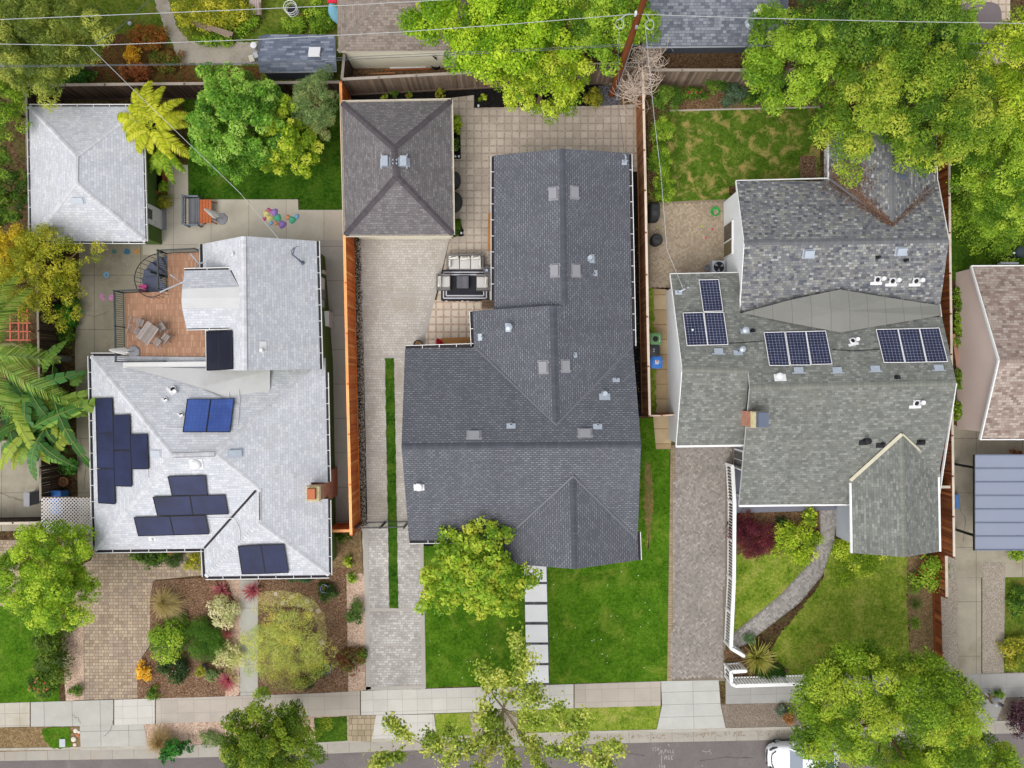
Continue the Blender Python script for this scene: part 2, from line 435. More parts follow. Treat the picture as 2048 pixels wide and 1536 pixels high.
def tuft(name, label, px, py, r, h, pal, n=220, w=0.02, cat='plant', group=None, stiff=0.3, lean=(0, 0), segs=4, tip=None, seed=1, spread=1.0, z0=0.0):
    """arching strap or grass leaves from one crown; pal runs root to tip"""
    rs = np.random.RandomState(seed); c = np.array(P(px, py, z0)); t = thing(name, label, cat, tuple(c), group)
    r = S(r); v = []; col = []
    for i in range(n):
        a = rs.rand() * 2 * math.pi; e = rs.rand() ** 0.6 * spread; L = 0.7 + 0.45 * rs.rand()
        d = np.array([math.cos(a), math.sin(a), 0]) * e + np.array([lean[0], lean[1], 0]) * rs.rand()
        side = np.array([-math.sin(a), math.cos(a), 0]); pr = None; base = c + np.append(rs.randn(2) * r * 0.06, 0)
        hh = h * (1.15 - 0.55 * e) * (0.75 + 0.5 * rs.rand()); sh = 1 + rs.randn() * 0.14
        for s in range(segs + 1):
            q = s / segs
            p = base + d * r * L * (q ** (1.2 - 0.3 * stiff)) + np.array([0, 0, hh * (q * (2 - (1.55 - stiff) * q))])
            p[2] = max(p[2], 0.02)
            ww = w * (1 - 0.85 * q ** 1.6) * (0.6 + 0.4 * min(1, q * 4))
            cur = (p - side * ww, p + side * ww)
            if pr is not None:
                v.append([pr[0], pr[1], cur[1], cur[0]])
                x = min(0.999, q) * (len(pal) - 1); k = min(int(x), len(pal) - 2); f = x - k
                col.append([min(.9, max(.004, (pal[k][j] * (1 - f) + pal[k + 1][j] * f) * sh)) for j in range(3)])
            pr = cur
    quads('blades', np.array(v), np.array(col), t)
    return t

def flowers(parent, px, py, rpx, rpy, z, n, rgb, size=0.06, seed=3, name='blossom'):
    rs = np.random.RandomState(seed); a = rs.rand(n) * 6.283; q = np.sqrt(rs.rand(n))
    c = np.stack([np.array(P(px + rpx * q[i] * math.cos(a[i]), py + rpy * q[i] * math.sin(a[i]), z * (1.05 - .45 * q[i] ** 2))) for i in range(n)])
    c2 = np.concatenate([c, c]); nn = rs.randn(2 * n, 3) * 0.3 + np.array([0, 0, 1])
    return leaves(name, c2, nn, size, size, np.clip(np.array(rgb) * (1 + rs.randn(2 * n, 1) * .08), 0.01, .9), parent)

# ------------------------------------------------------------------ roofs
class Roof:
    def __init__(s): s.faces = []; s.tris = []
    def add(s, *pts):
        w = [P(*p) for p in pts]; s.faces.append(w)
        for i in range(1, len(w) - 1): s.tris.append((w[0], w[i], w[i + 1]))
    def hit(s, px, py):
        o = Vector((0, 0, H)); d = (P(px, py, 0) - o).normalized(); best = None
        for a, b, c in s.tris:
            h = intersect_ray_tri(a, b, c, d, o, True)
            if h is not None and (best is None or h.z > best[0].z):
                n = (b - a).cross(c - a).normalized()
                if n.z < 0: n = -n
                best = (h, n)
        if best is None: return P(px, py, 3.0), Vector((0, 0, 1))
        return best
    def mesh(s, name, mat, fascia, parent, th=0.16):
        m = MB(); cnt = {}
        key = lambda p: (round(p.x, 3), round(p.y, 3), round(p.z, 3))
        for w in s.faces:
            n = (w[1] - w[0]).cross(w[2] - w[0])
            ww = w if n.z > 0 else list(reversed(w))
            m.poly(ww, mi=0)
            lo = [p - Vector((0, 0, th)) for p in ww]
            m.poly(list(reversed(lo)), mi=1)
            for i, p in enumerate(ww):
                q = ww[(i + 1) % len(ww)]
                k = tuple(sorted((key(p), key(q))))
                cnt.setdefault(k, []).append((p, q))
        for k, e in cnt.items():
            if len(e) == 1:
                p, q = e[0]; dz = Vector((0, 0, th))
                m.poly([p, p - dz, q - dz, q], mi=1)
        return m.build(name, [mat, fascia], parent)

def frame(n, spin=0.0):
    n = Vector(n).normalized(); t = Vector((0, 0, 1)).cross(n)
    t = Vector((1, 0, 0)) if t.length < 1e-3 else t.normalized()
    b = n.cross(t); M = Matrix((t, b, n)).transposed().to_4x4()
    return M @ Matrix.Rotation(spin, 4, 'Z')

def caps(roof_obj, pts, mat, w=0.3, name='ridge_cap'):
    """ridge or hip cap: a row of lapped tabs folded over the crease"""
    m = MB()
    for a, b in zip(pts[:-1], pts[1:]):
        a = P(*a); b = P(*b); L = (b - a).length; k = max(1, int(L / 0.2)); d = (b - a).normalized()
        side = d.cross(Vector((0, 0, 1))).normalized()
        for i in range(k):
            p = a.lerp(b, i / k); q = a.lerp(b, (i + 1.06) / k); dz = Vector((0, 0, 0.035)); d2 = Vector((0, 0, 0.012)); dn = Vector((0, 0, -w * 0.17))
            x = R.random()
            m.poly([p + dz, q + d2, q + side * w / 2 + dn + d2, p + side * w / 2 + dn + dz], x)
            m.poly([q + d2, p + dz, p - side * w / 2 + dn + dz, q - side * w / 2 + dn + d2], x)
            m.poly([p + side * w / 2 + dn + dz, p + side * w / 2 + dn, p - side * w / 2 + dn, p - side * w / 2 + dn + dz, p + dz], x)
    return m.build(name, mat, roof_obj)

def flashing(roof_obj, pts, mat, w=0.12, lift=0.03, name='valley_flashing'):
    m = MB()
    for a, b in zip(pts[:-1], pts[1:]):
        m.beam(P(*a) + Vector((0, 0, lift)), P(*b) + Vector((0, 0, lift)), w, 0.02)
    return m.build(name, mat, roof_obj)

def gutter(parent, pts, out, mats, w=0.17, hang=0.9, name='gutter', dz=-0.02):
    """open channel along an eave; out = +1/-1 picks the side; mats = (rim, channel)"""
    m = MB()
    for a, b in zip(pts[:-1], pts[1:]):
        a = P(*a) + Vector((0, 0, dz)); b = P(*b) + Vector((0, 0, dz)); d = (b - a).normalized(); s = d.cross(Vector((0, 0, 1))).normalized() * out
        m.beam(a + s * w, b + s * w, 0.03, 0.12)
        m.beam(a + s * w * .5 - Vector((0, 0, .045)), b + s * w * .5 - Vector((0, 0, .045)), w, 0.02, mi=1)
        k = max(1, int((b - a).length / hang))
        for i in range(1, k):
            p = a.lerp(b, i / k); m.beam(p + Vector((0, 0, .045)), p + s * (w + .02) + Vector((0, 0, .045)), 0.03, 0.015)
    return m.build(name, list(mats), parent)

def inset(pts, d):
    """offset a simple polygon inwards by d"""
    n = len(pts); A = sum(pts[i][0] * pts[(i + 1) % n][1] - pts[(i + 1) % n][0] * pts[i][1] for i in range(n))
    s = 1 if A > 0 else -1; out = []
    for i in range(n):
        a, b, c = Vector(pts[i - 1][:2]), Vector(pts[i][:2]), Vector(pts[(i + 1) % n][:2])
        u = (b - a).normalized(); v = (c - b).normalized()
        nu = Vector((-u.y, u.x)) * s; nv = Vector((-v.y, v.x)) * s
        k = 1 + nu.dot(nv); out.append(b + (nu + nv) * (d / max(k, .2)))
    return out

def patch(name, pts, mat, k, rot=0.0, label=None, z=None, th=0.0, rag=0.0):
    """a ground sheet from plan points, lifted k layers of 4 mm"""
    zz = 0.004 * k if z is None else z
    m = MB(); w = [P(x, y, 0) for x, y in pts]
    if rag:
        o = []
        for a, b in zip(w, w[1:] + w[:1]):
            n = max(1, int((b - a).length / .16)); o += [a.lerp(b, i / n) + Vector((R.gauss(0, rag), R.gauss(0, rag), 0)) for i in range(n)]
        w = o
    for p in w: p.z = zz
    A = sum(w[i].x * w[(i + 1) % len(w)].y - w[(i + 1) % len(w)].x * w[i].y for i in range(len(w)))
    if A < 0: w.reverse()
    if th: m.prism(w, zz - th, zz)
    else: m.poly(w, rot=rot)
    o = m.build(name, mat); o['kind'] = 'structure'
    if label: o['label'] = label
    return o
# ------------------------------------------------------------------ light, sky, camera
w = bpy.data.worlds.new("World"); SC.world = w; w.use_nodes = True
nt = w.node_tree; bg = nt.nodes['Background']
sky = nt.nodes.new('ShaderNodeTexSky'); sky.sky_type = 'NISHITA'; sky.sun_disc = False
SUN_EL, SUN_AZ = math.radians(56), math.radians(215)        # azimuth clockwise from +Y
sky.sun_elevation = SUN_EL; sky.sun_rotation = SUN_AZ; sky.air_density = 1.0; sky.dust_density = 4.0; sky.ozone_density = 1.0
hs = nt.nodes.new('ShaderNodeHueSaturation'); hs.inputs['Saturation'].default_value = 0.2
nt.links.new(sky.outputs[0], hs.inputs['Color']); nt.links.new(hs.outputs[0], bg.inputs['Color'])
bg.inputs['Strength'].default_value = 0.15
sl = bpy.data.lights.new('sun', 'SUN'); sl.energy = 0.55; sl.angle = math.radians(75); sl.color = (1.0, 0.95, 0.88)
so = bpy.data.objects.new('sun', sl); COL.objects.link(so)
sd = Vector((math.sin(SUN_AZ) * math.cos(SUN_EL), math.cos(SUN_AZ) * math.cos(SUN_EL), math.sin(SUN_EL)))
so.rotation_euler = sd.to_track_quat('Z', 'Y').to_euler(); so.location = sd * 60
cam = bpy.data.cameras.new('camera'); cam.sensor_width = 36; cam.lens = 36 * F / 2048; cam.clip_end = 500; cam.clip_start = 0.5
co = bpy.data.objects.new('camera', cam); COL.objects.link(co); co.location = (0, 0, H); SC.camera = co
SC.view_settings.view_transform = 'Standard'; SC.view_settings.look = 'None'; SC.view_settings.gamma = 1.0
SC.view_settings.exposure = 0.88
SC.cycles.max_bounces = 6; SC.cycles.diffuse_bounces = 3; SC.cycles.transparent_max_bounces = 4
SC.cycles.use_adaptive_sampling = True; SC.cycles.use_denoising = True

# ------------------------------------------------------------------ ground materials
M = {}
M['soil'] = chips('soil', [C(70, 52, 36), C(98, 75, 52), C(120, 96, 68), C(88, 78, 46)], 9, patch=C(84, 96, 40), patchamt=0.55)
M['wild'] = grassmat('wild_grass', [C(52, 70, 20), C(84, 110, 32), C(118, 132, 48), C(140, 140, 66)], C(128, 104, 66), 0.6, 0.8)
M['lush'] = grassmat('lush_ground', [C(40, 64, 16), C(70, 104, 26), C(104, 136, 38)], C(112, 108, 56), 0.5, 0.9)
M['lawn'] = grassmat('mown_lawn', [C(45, 83, 13), C(70, 111, 22), C(91, 131, 31), C(111, 146, 45)], C(160, 166, 70), 0.5, 0.7, 0.52, 0.70)
M['lawn_dry'] = grassmat('patchy_lawn', [C(51, 84, 19), C(88, 118, 34), C(120, 142, 54)], C(205, 177, 112), 0.75, 1.3, 0.50, 0.66)
M['lawn_olive'] = grassmat('olive_lawn', [C(78, 111, 21), C(117, 144, 43), C(152, 168, 64), C(181, 181, 91)], C(214, 193, 123), 0.5, 0.9, 0.54, 0.72)
M['lawn_deep'] = grassmat('deep_lawn', [C(27, 64, 10), C(53, 94, 21), C(79, 115, 32), C(98, 126, 42)], C(119, 124, 51), 0.4, 0.8)  # deeper greens than the mown lawn
M['asphalt'] = plain('asphalt', C(122, 115, 114), 0.10, 0.5, 0.18, 26, 0.95, 0.1, stain=C(146, 139, 132), stamt=0.4, stsc=0.6)
M['walk_white'] = slabs('new_concrete', C(208, 204, 196), 0.92, 0.75, 0.010, C(168, 164, 156), var=0.05, dark=C(186, 180, 168), damt=0.3)
M['walk_tan'] = slabs('tan_concrete', C(190, 180, 168), 1.02, 0.80, 0.009, C(158, 148, 138), var=0.05, dark=C(160, 148, 134), damt=0.35)
M['walk_grey'] = slabs('grey_concrete', C(188, 186, 178), 1.75, 3.0, 0.014, C(128, 124, 116), var=0.07, dark=C(158, 154, 144), damt=0.45)
M['walk_old'] = slabs('old_sidewalk', C(196, 190, 176), 0.92, 0.76, 0.012, C(146, 138, 124), var=0.07, dark=C(166, 150, 118), damt=0.5)
M['walk_right'] = slabs('mid_grey_concrete', C(170, 168, 164), 1.6, 0.9, 0.010, C(140, 138, 132), var=0.05, dark=C(150, 146, 140), damt=0.3)
M['apron'] = slabs('apron_concrete', C(196, 196, 190), 3.6, 0.78, 0.014, C(150, 148, 142), var=0.07, dark=C(168, 166, 160), damt=0.4)
M['patio'] = slabs('patio_concrete', C(206, 198, 182), 2.35, 2.9, 0.013, C(150, 142, 126), var=0.06, dark=C(176, 164, 142), damt=0.45)
M['drive_left'] = slabs('weathered_concrete', C(172, 164, 146), 2.9, 3.4, 0.016, C(118, 110, 94), var=0.12, dark=C(134, 122, 100), damt=0.6)
M['side_walk'] = slabs('side_path_concrete', C(190, 186, 176), 4, 2.15, 0.016, C(140, 132, 120), var=0.07, dark=C(160, 148, 128), damt=0.4)
M['kerb'] = plain('kerb_concrete', C(186, 180, 168), 0.10, 1.0, 0.08, 20, 0.9, 0.15, stain=C(146, 122, 82), stamt=0.35, stsc=0.8)
M['channel'] = slabs('gutter_concrete', C(176, 170, 160), 1.35, 3, 0.012, C(138, 122, 94), var=0.08, dark=C(160, 136, 92), damt=0.3, dsc=0.9)
M['band'] = plain('smooth_concrete_band', C(186, 180, 172), 0.06, 1.2, 0.06, 20, 0.9, 0.15)
M['slab_pad'] = plain('pale_slab', C(206, 206, 208, 1.05), 0.03, 1.0, 0.04, 20, 0.85, 0.15)
M['stamp'] = pavers('stamped_concrete', [C(192, 185, 176), C(202, 196, 187), C(212, 206, 198)], C(164, 156, 148), 0.26, 0.15, 0.010, 0.5, 0.055, C(160, 150, 132), 0.6, 0.09, 0.33, 0.75, 3, big=0.10)
M['stamp_grey'] = pavers('pale_stamped_concrete', [C(178, 172, 166), C(198, 194, 188), C(216, 212, 208)], C(152, 146, 142), 0.27, 0.15, 0.010, 0.5, 0.055, C(144, 138, 136), 0.65, 0.08, 0.4, 0.75, 3, big=0.10)
M['square'] = pavers('square_pavers', [C(190, 177, 161), C(203, 190, 173), C(212, 200, 183)], C(164, 148, 136), 0.475, 0.465, 0.055, 0.0, 0.0, C(146, 134, 120), 0.5, 0.08, 0.4, joint2=C(194, 179, 166), big=0.06)
M['square_warm'] = pavers('warm_square_pavers', [C(214, 196, 174), C(222, 206, 186), C(230, 214, 196)], C(178, 154, 134), 0.475, 0.465, 0.06, 0.0, 0.0, None, 0, 0.07, joint2=C(206, 184, 164), big=0.05)
M['ashlar'] = pavers('ashlar_pavers', [C(158, 140, 120), C(178, 158, 136), C(196, 178, 152), C(170, 152, 138)], C(116, 100, 84), 0.30, 0.20, 0.013, 0.5, 0.02, C(152, 138, 128), 0.45, 0.09, 0.5, 0.6, 2, big=0.12)
M['flag'] = pavers('flag_pavers', [C(164, 150, 124), C(188, 172, 144)], C(112, 96, 74), 0.40, 0.36, 0.014, 0.5, 0.02, None, 0, 0.1, squash=0.7)
M['tanpad'] = pavers('sandstone_slabs', [C(178, 154, 118), C(196, 172, 134), C(208, 190, 158)], C(120, 96, 66), 5, 0.93, 0.02, 0, 0.02, C(168, 138, 96), 0.4, 0.1, 0.8)
M['brickedge'] = pavers('brick_edging', [C(158, 140, 112), C(184, 166, 136)], C(118, 100, 80), 0.11, 5, 0.012, 0)
M['mulch'] = chips('bark_mulch', [C(96, 66, 46), C(124, 90, 66), C(150, 118, 92), C(178, 150, 126), C(110, 78, 54)], 17, (1, 1.6, 1), C(104, 74, 50), 0.4)
M['mulch_brown'] = chips('brown_mulch', [C(88, 64, 44), C(116, 88, 62), C(146, 116, 86), C(168, 136, 106)], 17, (1, 1.5, 1), C(112, 98, 60), 0.4)
M['mulch_black'] = chips('black_mulch', [C(20, 18, 18), C(34, 32, 32), C(50, 47, 46)], 20, (1, 1.6, 1))
M['pink_gravel'] = chips('pink_gravel', [C(196, 160, 136), C(222, 190, 166), C(240, 214, 194), C(206, 176, 152)], 15, (1, 1, 1), C(196, 164, 136), 0.3)
M['gold_gravel'] = chips('gold_gravel', [C(150, 128, 76), C(184, 160, 104), C(206, 190, 140), C(164, 140, 92)], 13)
M['aggregate'] = chips('exposed_aggregate', [C(150, 138, 124), C(184, 172, 156), C(206, 196, 180), C(166, 152, 136)], 26, big=0.08, bumpy=0.3)
M['aggregate_dark'] = chips('dark_aggregate', [C(128, 114, 102), C(152, 138, 124), C(172, 158, 144)], 26, big=0.10, bumpy=0.3)
M['dirt'] = chips('bare_dirt', [C(132, 108, 76), C(156, 130, 94), C(174, 148, 110), C(146, 122, 84)], 12, patch=C(104, 88, 58), patchamt=.6, psc=1.4, bumpy=.3)
M['path_dust'] = plain('dusty_path', C(176, 168, 154), 0.12, 1.2, 0.14, 14, 1.0, 0.05, stain=C(140, 128, 110), stamt=0.6, stsc=1.5)
M['redsoil'] = chips('red_brown_litter', [C(110, 72, 42), C(140, 96, 58), C(90, 64, 38), C(112, 104, 48)], 14, patch=C(86, 104, 36), patchamt=0.6, psc=1.2)
M['pebble'] = chips('grey_pebbles', [C(70, 70, 76), C(104, 104, 112), C(140, 138, 142)], 18)
M['chalk'] = plain('chalk', C(196, 188, 176), 0.25, 6, 0.4, 30, 1.0, 0.0)

M['dry_turf'] = grassmat('dry_turf', [C(110, 104, 50), C(150, 130, 84), C(170, 146, 100)], C(96, 112, 40), .6, 1.6, .45, .6)
# ------------------------------------------------------------------ ground, street, kerb
KERB = [(-1400, 1540), (-300, 1507), (0, 1501), (320, 1496), (640, 1487), (760, 1482), (873, 1478), (1100, 1469), (1300, 1464), (1500, 1460), (1800, 1452), (2048, 1445), (3600, 1402)]
ROTS = math.radians(1.5)
m = MB(); up = [P(x, y) for x, y in KERB]
for a, b in zip(up[:-1], up[1:]):
    m.poly([a, b, Vector((b.x, 75, 0)), Vector((a.x, 75, 0))])
g = m.build('ground', M['soil']); g['kind'] = 'structure'; g['label'] = 'bare brown soil and litter under the gardens'
m = MB()
for a, b in zip(up[:-1], up[1:]):
    m.poly([Vector((a.x, -80, -0.135)), Vector((b.x, -80, -0.135)), b + Vector((0, .1, -.135)), a + Vector((0, .1, -.135))])
g = m.build('road', M['asphalt']); g['kind'] = 'structure'; g['label'] = 'grey asphalt street along the bottom edge'
m = MB()
for a, b in zip(up[:-1], up[1:]):
    m.poly([a + Vector((0, -.72, -.125)), b + Vector((0, -.72, -.125)), b + Vector((0, .05, -.118)), a + Vector((0, .05, -.118))], rot=ROTS)
g = m.build('gutter_channel', M['channel']); g['kind'] = 'structure'; g['label'] = 'concrete drainage channel between kerb and asphalt'
m = MB(); e = Vector((0, .16, 0))
for a, b in zip(up[:-1], up[1:]):
    lo, hi = Vector((0, 0, -.15)), Vector((0, 0, .03))
    m.poly([a + lo, b + lo, b + hi, a + hi]); m.poly([a + hi, b + hi, b + hi + e, a + hi + e]); m.poly([a + hi + e, b + hi + e, b + e, a + e])
g = m.build('kerb', M['kerb']); g['kind'] = 'structure'; g['label'] = 'raised concrete kerb beside the street'

# sidewalk runs, tint by tint (top edge, bottom edge)
def run(name, x0, x1, mat, k, top, bot, label):
    ty = lambda x: np.interp(x, [-900, 0, 300, 500, 620, 730, 1024, 1330, 1536, 1950, 2048, 3000], [1436, 1406, 1397, 1391, 1387, 1381, 1372, 1362, 1357, 1347, 1345, 1318])
    by = lambda x: np.interp(x, [-900, 0, 160, 290, 512, 640, 860, 1148, 1320, 1536, 2048, 3000], [1480, 1454, 1452, 1448, 1440, 1432, 1427, 1416, 1411, 1406, 1394, 1366])
    xs = [x0] + [x for x in range(int(x0) + 90, int(x1) - 20, 120)] + [x1]
    return patch(name, [(x, ty(x) + top) for x in xs] + [(x, by(x) + bot) for x in reversed(xs)], mat, k, ROTS, label)
run('sidewalk', -900, 60, M['walk_old'], 6, 0, 0, 'worn sidewalk slabs in the bottom left corner')
run('sidewalk', 62, 227, M['walk_grey'], 6, 0, 0, 'grey sidewalk slabs across the beige paver driveway')
run('sidewalk', 229, 310, M['walk_white'], 6, 0, 0, 'paler square sidewalk slabs near the gold shrub')
run('sidewalk', 312, 720, M['walk_tan'], 6, 0, 0, 'long tan sidewalk below the mulch beds')
run('sidewalk', 722, 1147, M['walk_white'], 6, 0, 0, 'bright new sidewalk in front of the dark roofed house')
run('sidewalk', 1149, 1321, M['walk_tan'], 6, 0, 0, 'tan sidewalk beside the green front lawn')
run('sidewalk', 1451, 3000, M['walk_right'], 6, 0, 0, 'grey sidewalk passing under the big street tree')
patch('apron', [(160, 1452), (288, 1448), (298, 1497), (162, 1500)], M['walk_grey'], 7, ROTS, 'grey driveway apron at the bottom left')
patch('apron', [(752, 1430), (868, 1428), (874, 1478), (743, 1483)], M['walk_white'], 7, ROTS, 'bright driveway apron flaring to the street')
patch('apron', [(1322, 1362), (1437, 1360), (1441, 1410), (1452, 1461), (1312, 1465), (1324, 1410)], M['apron'], 7, ROTS, 'pale driveway apron below the herringbone drive')
# parking strip
patch('parking_strip', [(-900, 1482), (0, 1455), (160, 1453), (162, 1499), (-900, 1529)], M['dirt'], 3, 0, 'dry dirt parking strip at the bottom left')
patch('grass_patch', [(84, 1462), (95, 1455), (140, 1454), (141, 1494), (104, 1497), (88, 1480)], M['lawn'], 8, 0, 'small green turf patch round the meter box', rag=.05)
patch('parking_strip', [(288, 1448), (512, 1440), (640, 1432), (697, 1431), (697, 1482), (640, 1486), (298, 1496)], M['pink_gravel'], 3, 0, 'pink gravel parking strip with tussocks')
patch('grass_patch', [(628, 1436), (694, 1432), (695, 1481), (632, 1485)], M['lush'], 8, 0, 'green turf patch beside the tan flag pavers')
patch('paver_pad', [(697, 1431), (752, 1430), (743, 1483), (697, 1481)], M['flag'], 9, 0, 'tan flag paver pad beside the apron')
patch('parking_strip', [(869, 1428), (1148, 1416), (1322, 1411), (1312, 1464), (1100, 1468), (874, 1477)], M['lawn_olive'], 3, 0, 'grass parking strip in front of the dark roofed house')
patch('tree_pit', [(940, 1426), (1034, 1421), (1036, 1471), (944, 1474)], M['aggregate'], 8, 0, 'gravel square round the young street tree')
patch('parking_strip', [(1442, 1409), (1700, 1402), (2048, 1395), (3000, 1367), (3000, 1418), (2048, 1444), (1452, 1460)], M['aggregate_dark'], 3, 0, 'brown exposed aggregate parking strip')
patch('sidewalk', [(1950, 1395), (2012, 1392), (1990, 1446), (1940, 1448)], M['walk_right'], 8, ROTS, 'grey concrete landing beside the walking person')

# ------------------------------------------------------------------ lot between the fences: dark roofed house
patch('driveway', [(718, 478), (893, 478), (846, 660), (846, 1380), (735, 1380), (722, 1050)], M['stamp'], 4, 0.0, 'tan stamped concrete driveway beside the orange fence')
patch('driveway', [(724, 1058), (846, 1058), (850, 1378), (735, 1380)], M['stamp_grey'], 6, 0.0, 'pale grey stamped concrete driveway nearest the street')
for pts, l in (([(718, 478), (724, 478), (732, 1050), (725, 1050)], 'long'), ([(722, 592), (874, 584), (871, 590), (722, 599)], 'cross'), ([(722, 711), (812, 709), (812, 716), (722, 718)], 'second'), ([(725, 906), (800, 904), (800, 912), (725, 913)], 'third'),
        ([(728, 1040), (815, 1037), (815, 1044), (728, 1046)], 'fourth'), ([(728, 1216), (848, 1216), (848, 1222), (728, 1222)], 'fifth'), ([(893, 478), (899, 478), (847, 692), (838, 692)], 'slanting'),
        ([(731, 1373), (850, 1370), (850, 1376), (731, 1380)], 'last'), ([(727, 1050), (736, 1050), (742, 1378), (732, 1380)], 'edge'), ([(840, 1080), (847, 1080), (852, 1376), (843, 1376)], 'lawn side')):
    patch('concrete_band', pts, M['band'], 8 + (l in ('slanting', 'last', 'edge')) * 2, 0, 'smooth concrete %s band set in the stamped driveway' % l)
patch('grass_strip', [(770, 716), (788, 716), (797, 1216), (779, 1216)], M['lawn_deep'], 12, 0, 'narrow turf strip down the middle of the driveway', rag=.012)
patch('patio', [(903, 185), (1276, 185), (1284, 345), (1284, 700), (945, 700), (852, 700), (899, 480), (903, 470)], M['square'], 3, 0.0, 'grid of square pavers behind the dark roofed house')
patch('patio', [(868, 600), (990, 600), (990, 700), (838, 700)], M['square_warm'], 6, 0.0, 'warmer square pavers near the sofa set')
patch('flower_bed', [(699, 186), (952, 176), (952, 190), (903, 196), (700, 201)], M['mulch_black'], 8, 0, 'black mulch bed behind the small hip roof')
patch('flower_bed', [(948, 176), (1205, 170), (1205, 212), (948, 216)], M['mulch_black'], 9, 0, 'black mulch bed under the maple')
patch('gravel_patch', [(1196, 172), (1244, 170), (1244, 210), (1196, 213)], M['pebble'], 10, 0, 'grey gravel round the foot of the power pole')
patch('flower_bed', [(1240, 170), (1276, 168), (1276, 208), (1240, 211)], M['mulch_brown'], 11, 0, 'brown mulch corner under the dry shrub')
patch('flower_bed', [(1236, 345), (1278, 343), (1287, 832), (1255, 835)], M['mulch_black'], 8, 0, 'long black mulch bed beside the fence')
patch('flower_bed', [(895, 232), (920, 232), (922, 318), (895, 318)], M['mulch_black'], 8, 0, 'black mulch bed with two round shrubs')
patch('flower_bed', [(895, 438), (922, 438), (927, 472), (895, 474)], M['mulch_black'], 8, 0, 'dark bed round the clipped green ball', rag=.03)
patch('front_lawn', [(847, 1080), (1054, 1080), (1054, 1369), (852, 1376)], M['lawn'], 3, 0, 'green front lawn left of the stepping slabs', rag=.02)
patch('front_lawn', [(1093, 1110), (1200, 1040), (1240, 836), (1342, 836), (1343, 890), (1336, 1362), (1098, 1368)], M['lawn'], 3, 0, 'green front lawn right of the stepping slabs', rag=.02)
patch('bare_strip', [(1290, 925), (1303, 932), (1307, 1000), (1301, 1070), (1296, 1110), (1290, 1040), (1288, 980)], M['dry_turf'], 5, 0, 'bare dirt strip worn in the side lawn', rag=.05)
patch('dirt_edge', [(846, 1082), (866, 1082), (866, 1092), (846, 1092)], M['mulch_black'], 6, 0, 'dark soil edge below the eave')
patch('pebble_strip', [(1048, 1120), (1094, 1120), (1099, 1369), (1053, 1370)], M['pebble'], 6, 0, 'grey pebbles between the stepping slabs')

# ------------------------------------------------------------------ right lot
patch('back_lawn', [(1296, 212), (1640, 212), (1640, 358), (1458, 372), (1458, 406), (1296, 406)], M['lawn_dry'], 3, 0, 'patchy back lawn with dry spots')
patch('flower_bed', [(1290, 168), (1660, 168), (1660, 214), (1500, 217), (1340, 222), (1296, 226)], M['mulch_brown'], 4, 0, 'brown mulch bed along the back fence', rag=.05)
patch('flower_bed', [(1296, 222), (1316, 222), (1312, 400), (1296, 400)], M['mulch_brown'], 5, 0, 'narrow mulch bed under the fence shrubs', rag=.05)
patch('flower_bed', [(1600, 312), (1632, 312), (1632, 356), (1600, 356)], M['mulch'], 6, 0, 'small square bed beside the white porch wall')
patch('edging', [(1340, 220), (1640, 213), (1640, 216), (1340, 223)], M['band'], 7, 0, 'pale edging strip of the back lawn')
patch('side_path', [(1298, 575), (1342, 575), (1342, 898), (1312, 898), (1306, 830), (1298, 830)], M['tanpad'], 4, 0, 'sandstone slab path beside the bins')
patch('grass_strip', [(1296, 575), (1307, 575), (1313, 830), (1302, 830)], M['lawn_olive'], 6, 0, 'olive weed strip along the fence foot', rag=.05)
patch('front_lawn', [(1466, 1105), (1645, 1100), (1625, 1165), (1480, 1275), (1466, 1270)], M['lawn_olive'], 3, 0, 'olive lawn inside the white picket fence')
patch('front_lawn', [(1560, 1268), (1640, 1170), (1668, 1075), (1820, 1090), (1815, 1200), (1822, 1362), (1570, 1362), (1540, 1300)], M['lawn_olive'], 4, 0, 'larger olive lawn right of the curved path', rag=.05)
patch('flower_bed', [(1466, 1015), (1640, 1015), (1640, 1060), (1560, 1110), (1466, 1108)], M['mulch_brown'], 5, 0, 'brown mulch bed below the porch', rag=.05)
patch('flower_bed', [(1814, 1110), (1868, 1110), (1872, 1360), (1822, 1360), (1814, 1200)], M['dirt'], 5, 0, 'bare dirt bed along the low fence', rag=.05)
patch('flower_bed', [(1448, 1300), (1500, 1295), (1580, 1340), (1570, 1354), (1450, 1356)], M['mulch_brown'], 6, 0, 'mulch corner under the yellow flax', rag=.05)
patch('wild_grass', [(1880, 270), (2700, 270), (2700, 560), (1880, 560)], M['lush'], 3, 0, 'wild green grass beyond the right fence', rag=.05)
patch('side_strip', [(1882, 850), (1912, 850), (1918, 1350), (1872, 1352)], M['aggregate'], 4, 0, 'exposed aggregate strip beside the right fence')
patch('parking_pad', [(1905, 852), (2600, 852), (2600, 1150), (1912, 1155)], M['drive_left'], 5, 0, 'stained concrete pad under the metal carport')
patch('driveway', [(1914, 1155), (1962, 1155), (1962, 1347), (1917, 1348)], M['drive_left'], 6, 0, 'stained concrete drive strip on the far right')
patch('driveway', [(1964, 1125), (2010, 1125), (2007, 1345), (1964, 1346)], M['aggregate'], 7, 0, 'exposed aggregate drive strip on the far right')
patch('side_yard', [(2008, 1110), (2700, 1100), (2700, 1335), (2006, 1344)], M['wild'], 4, 0, 'weedy side yard at the right edge', rag=.05)

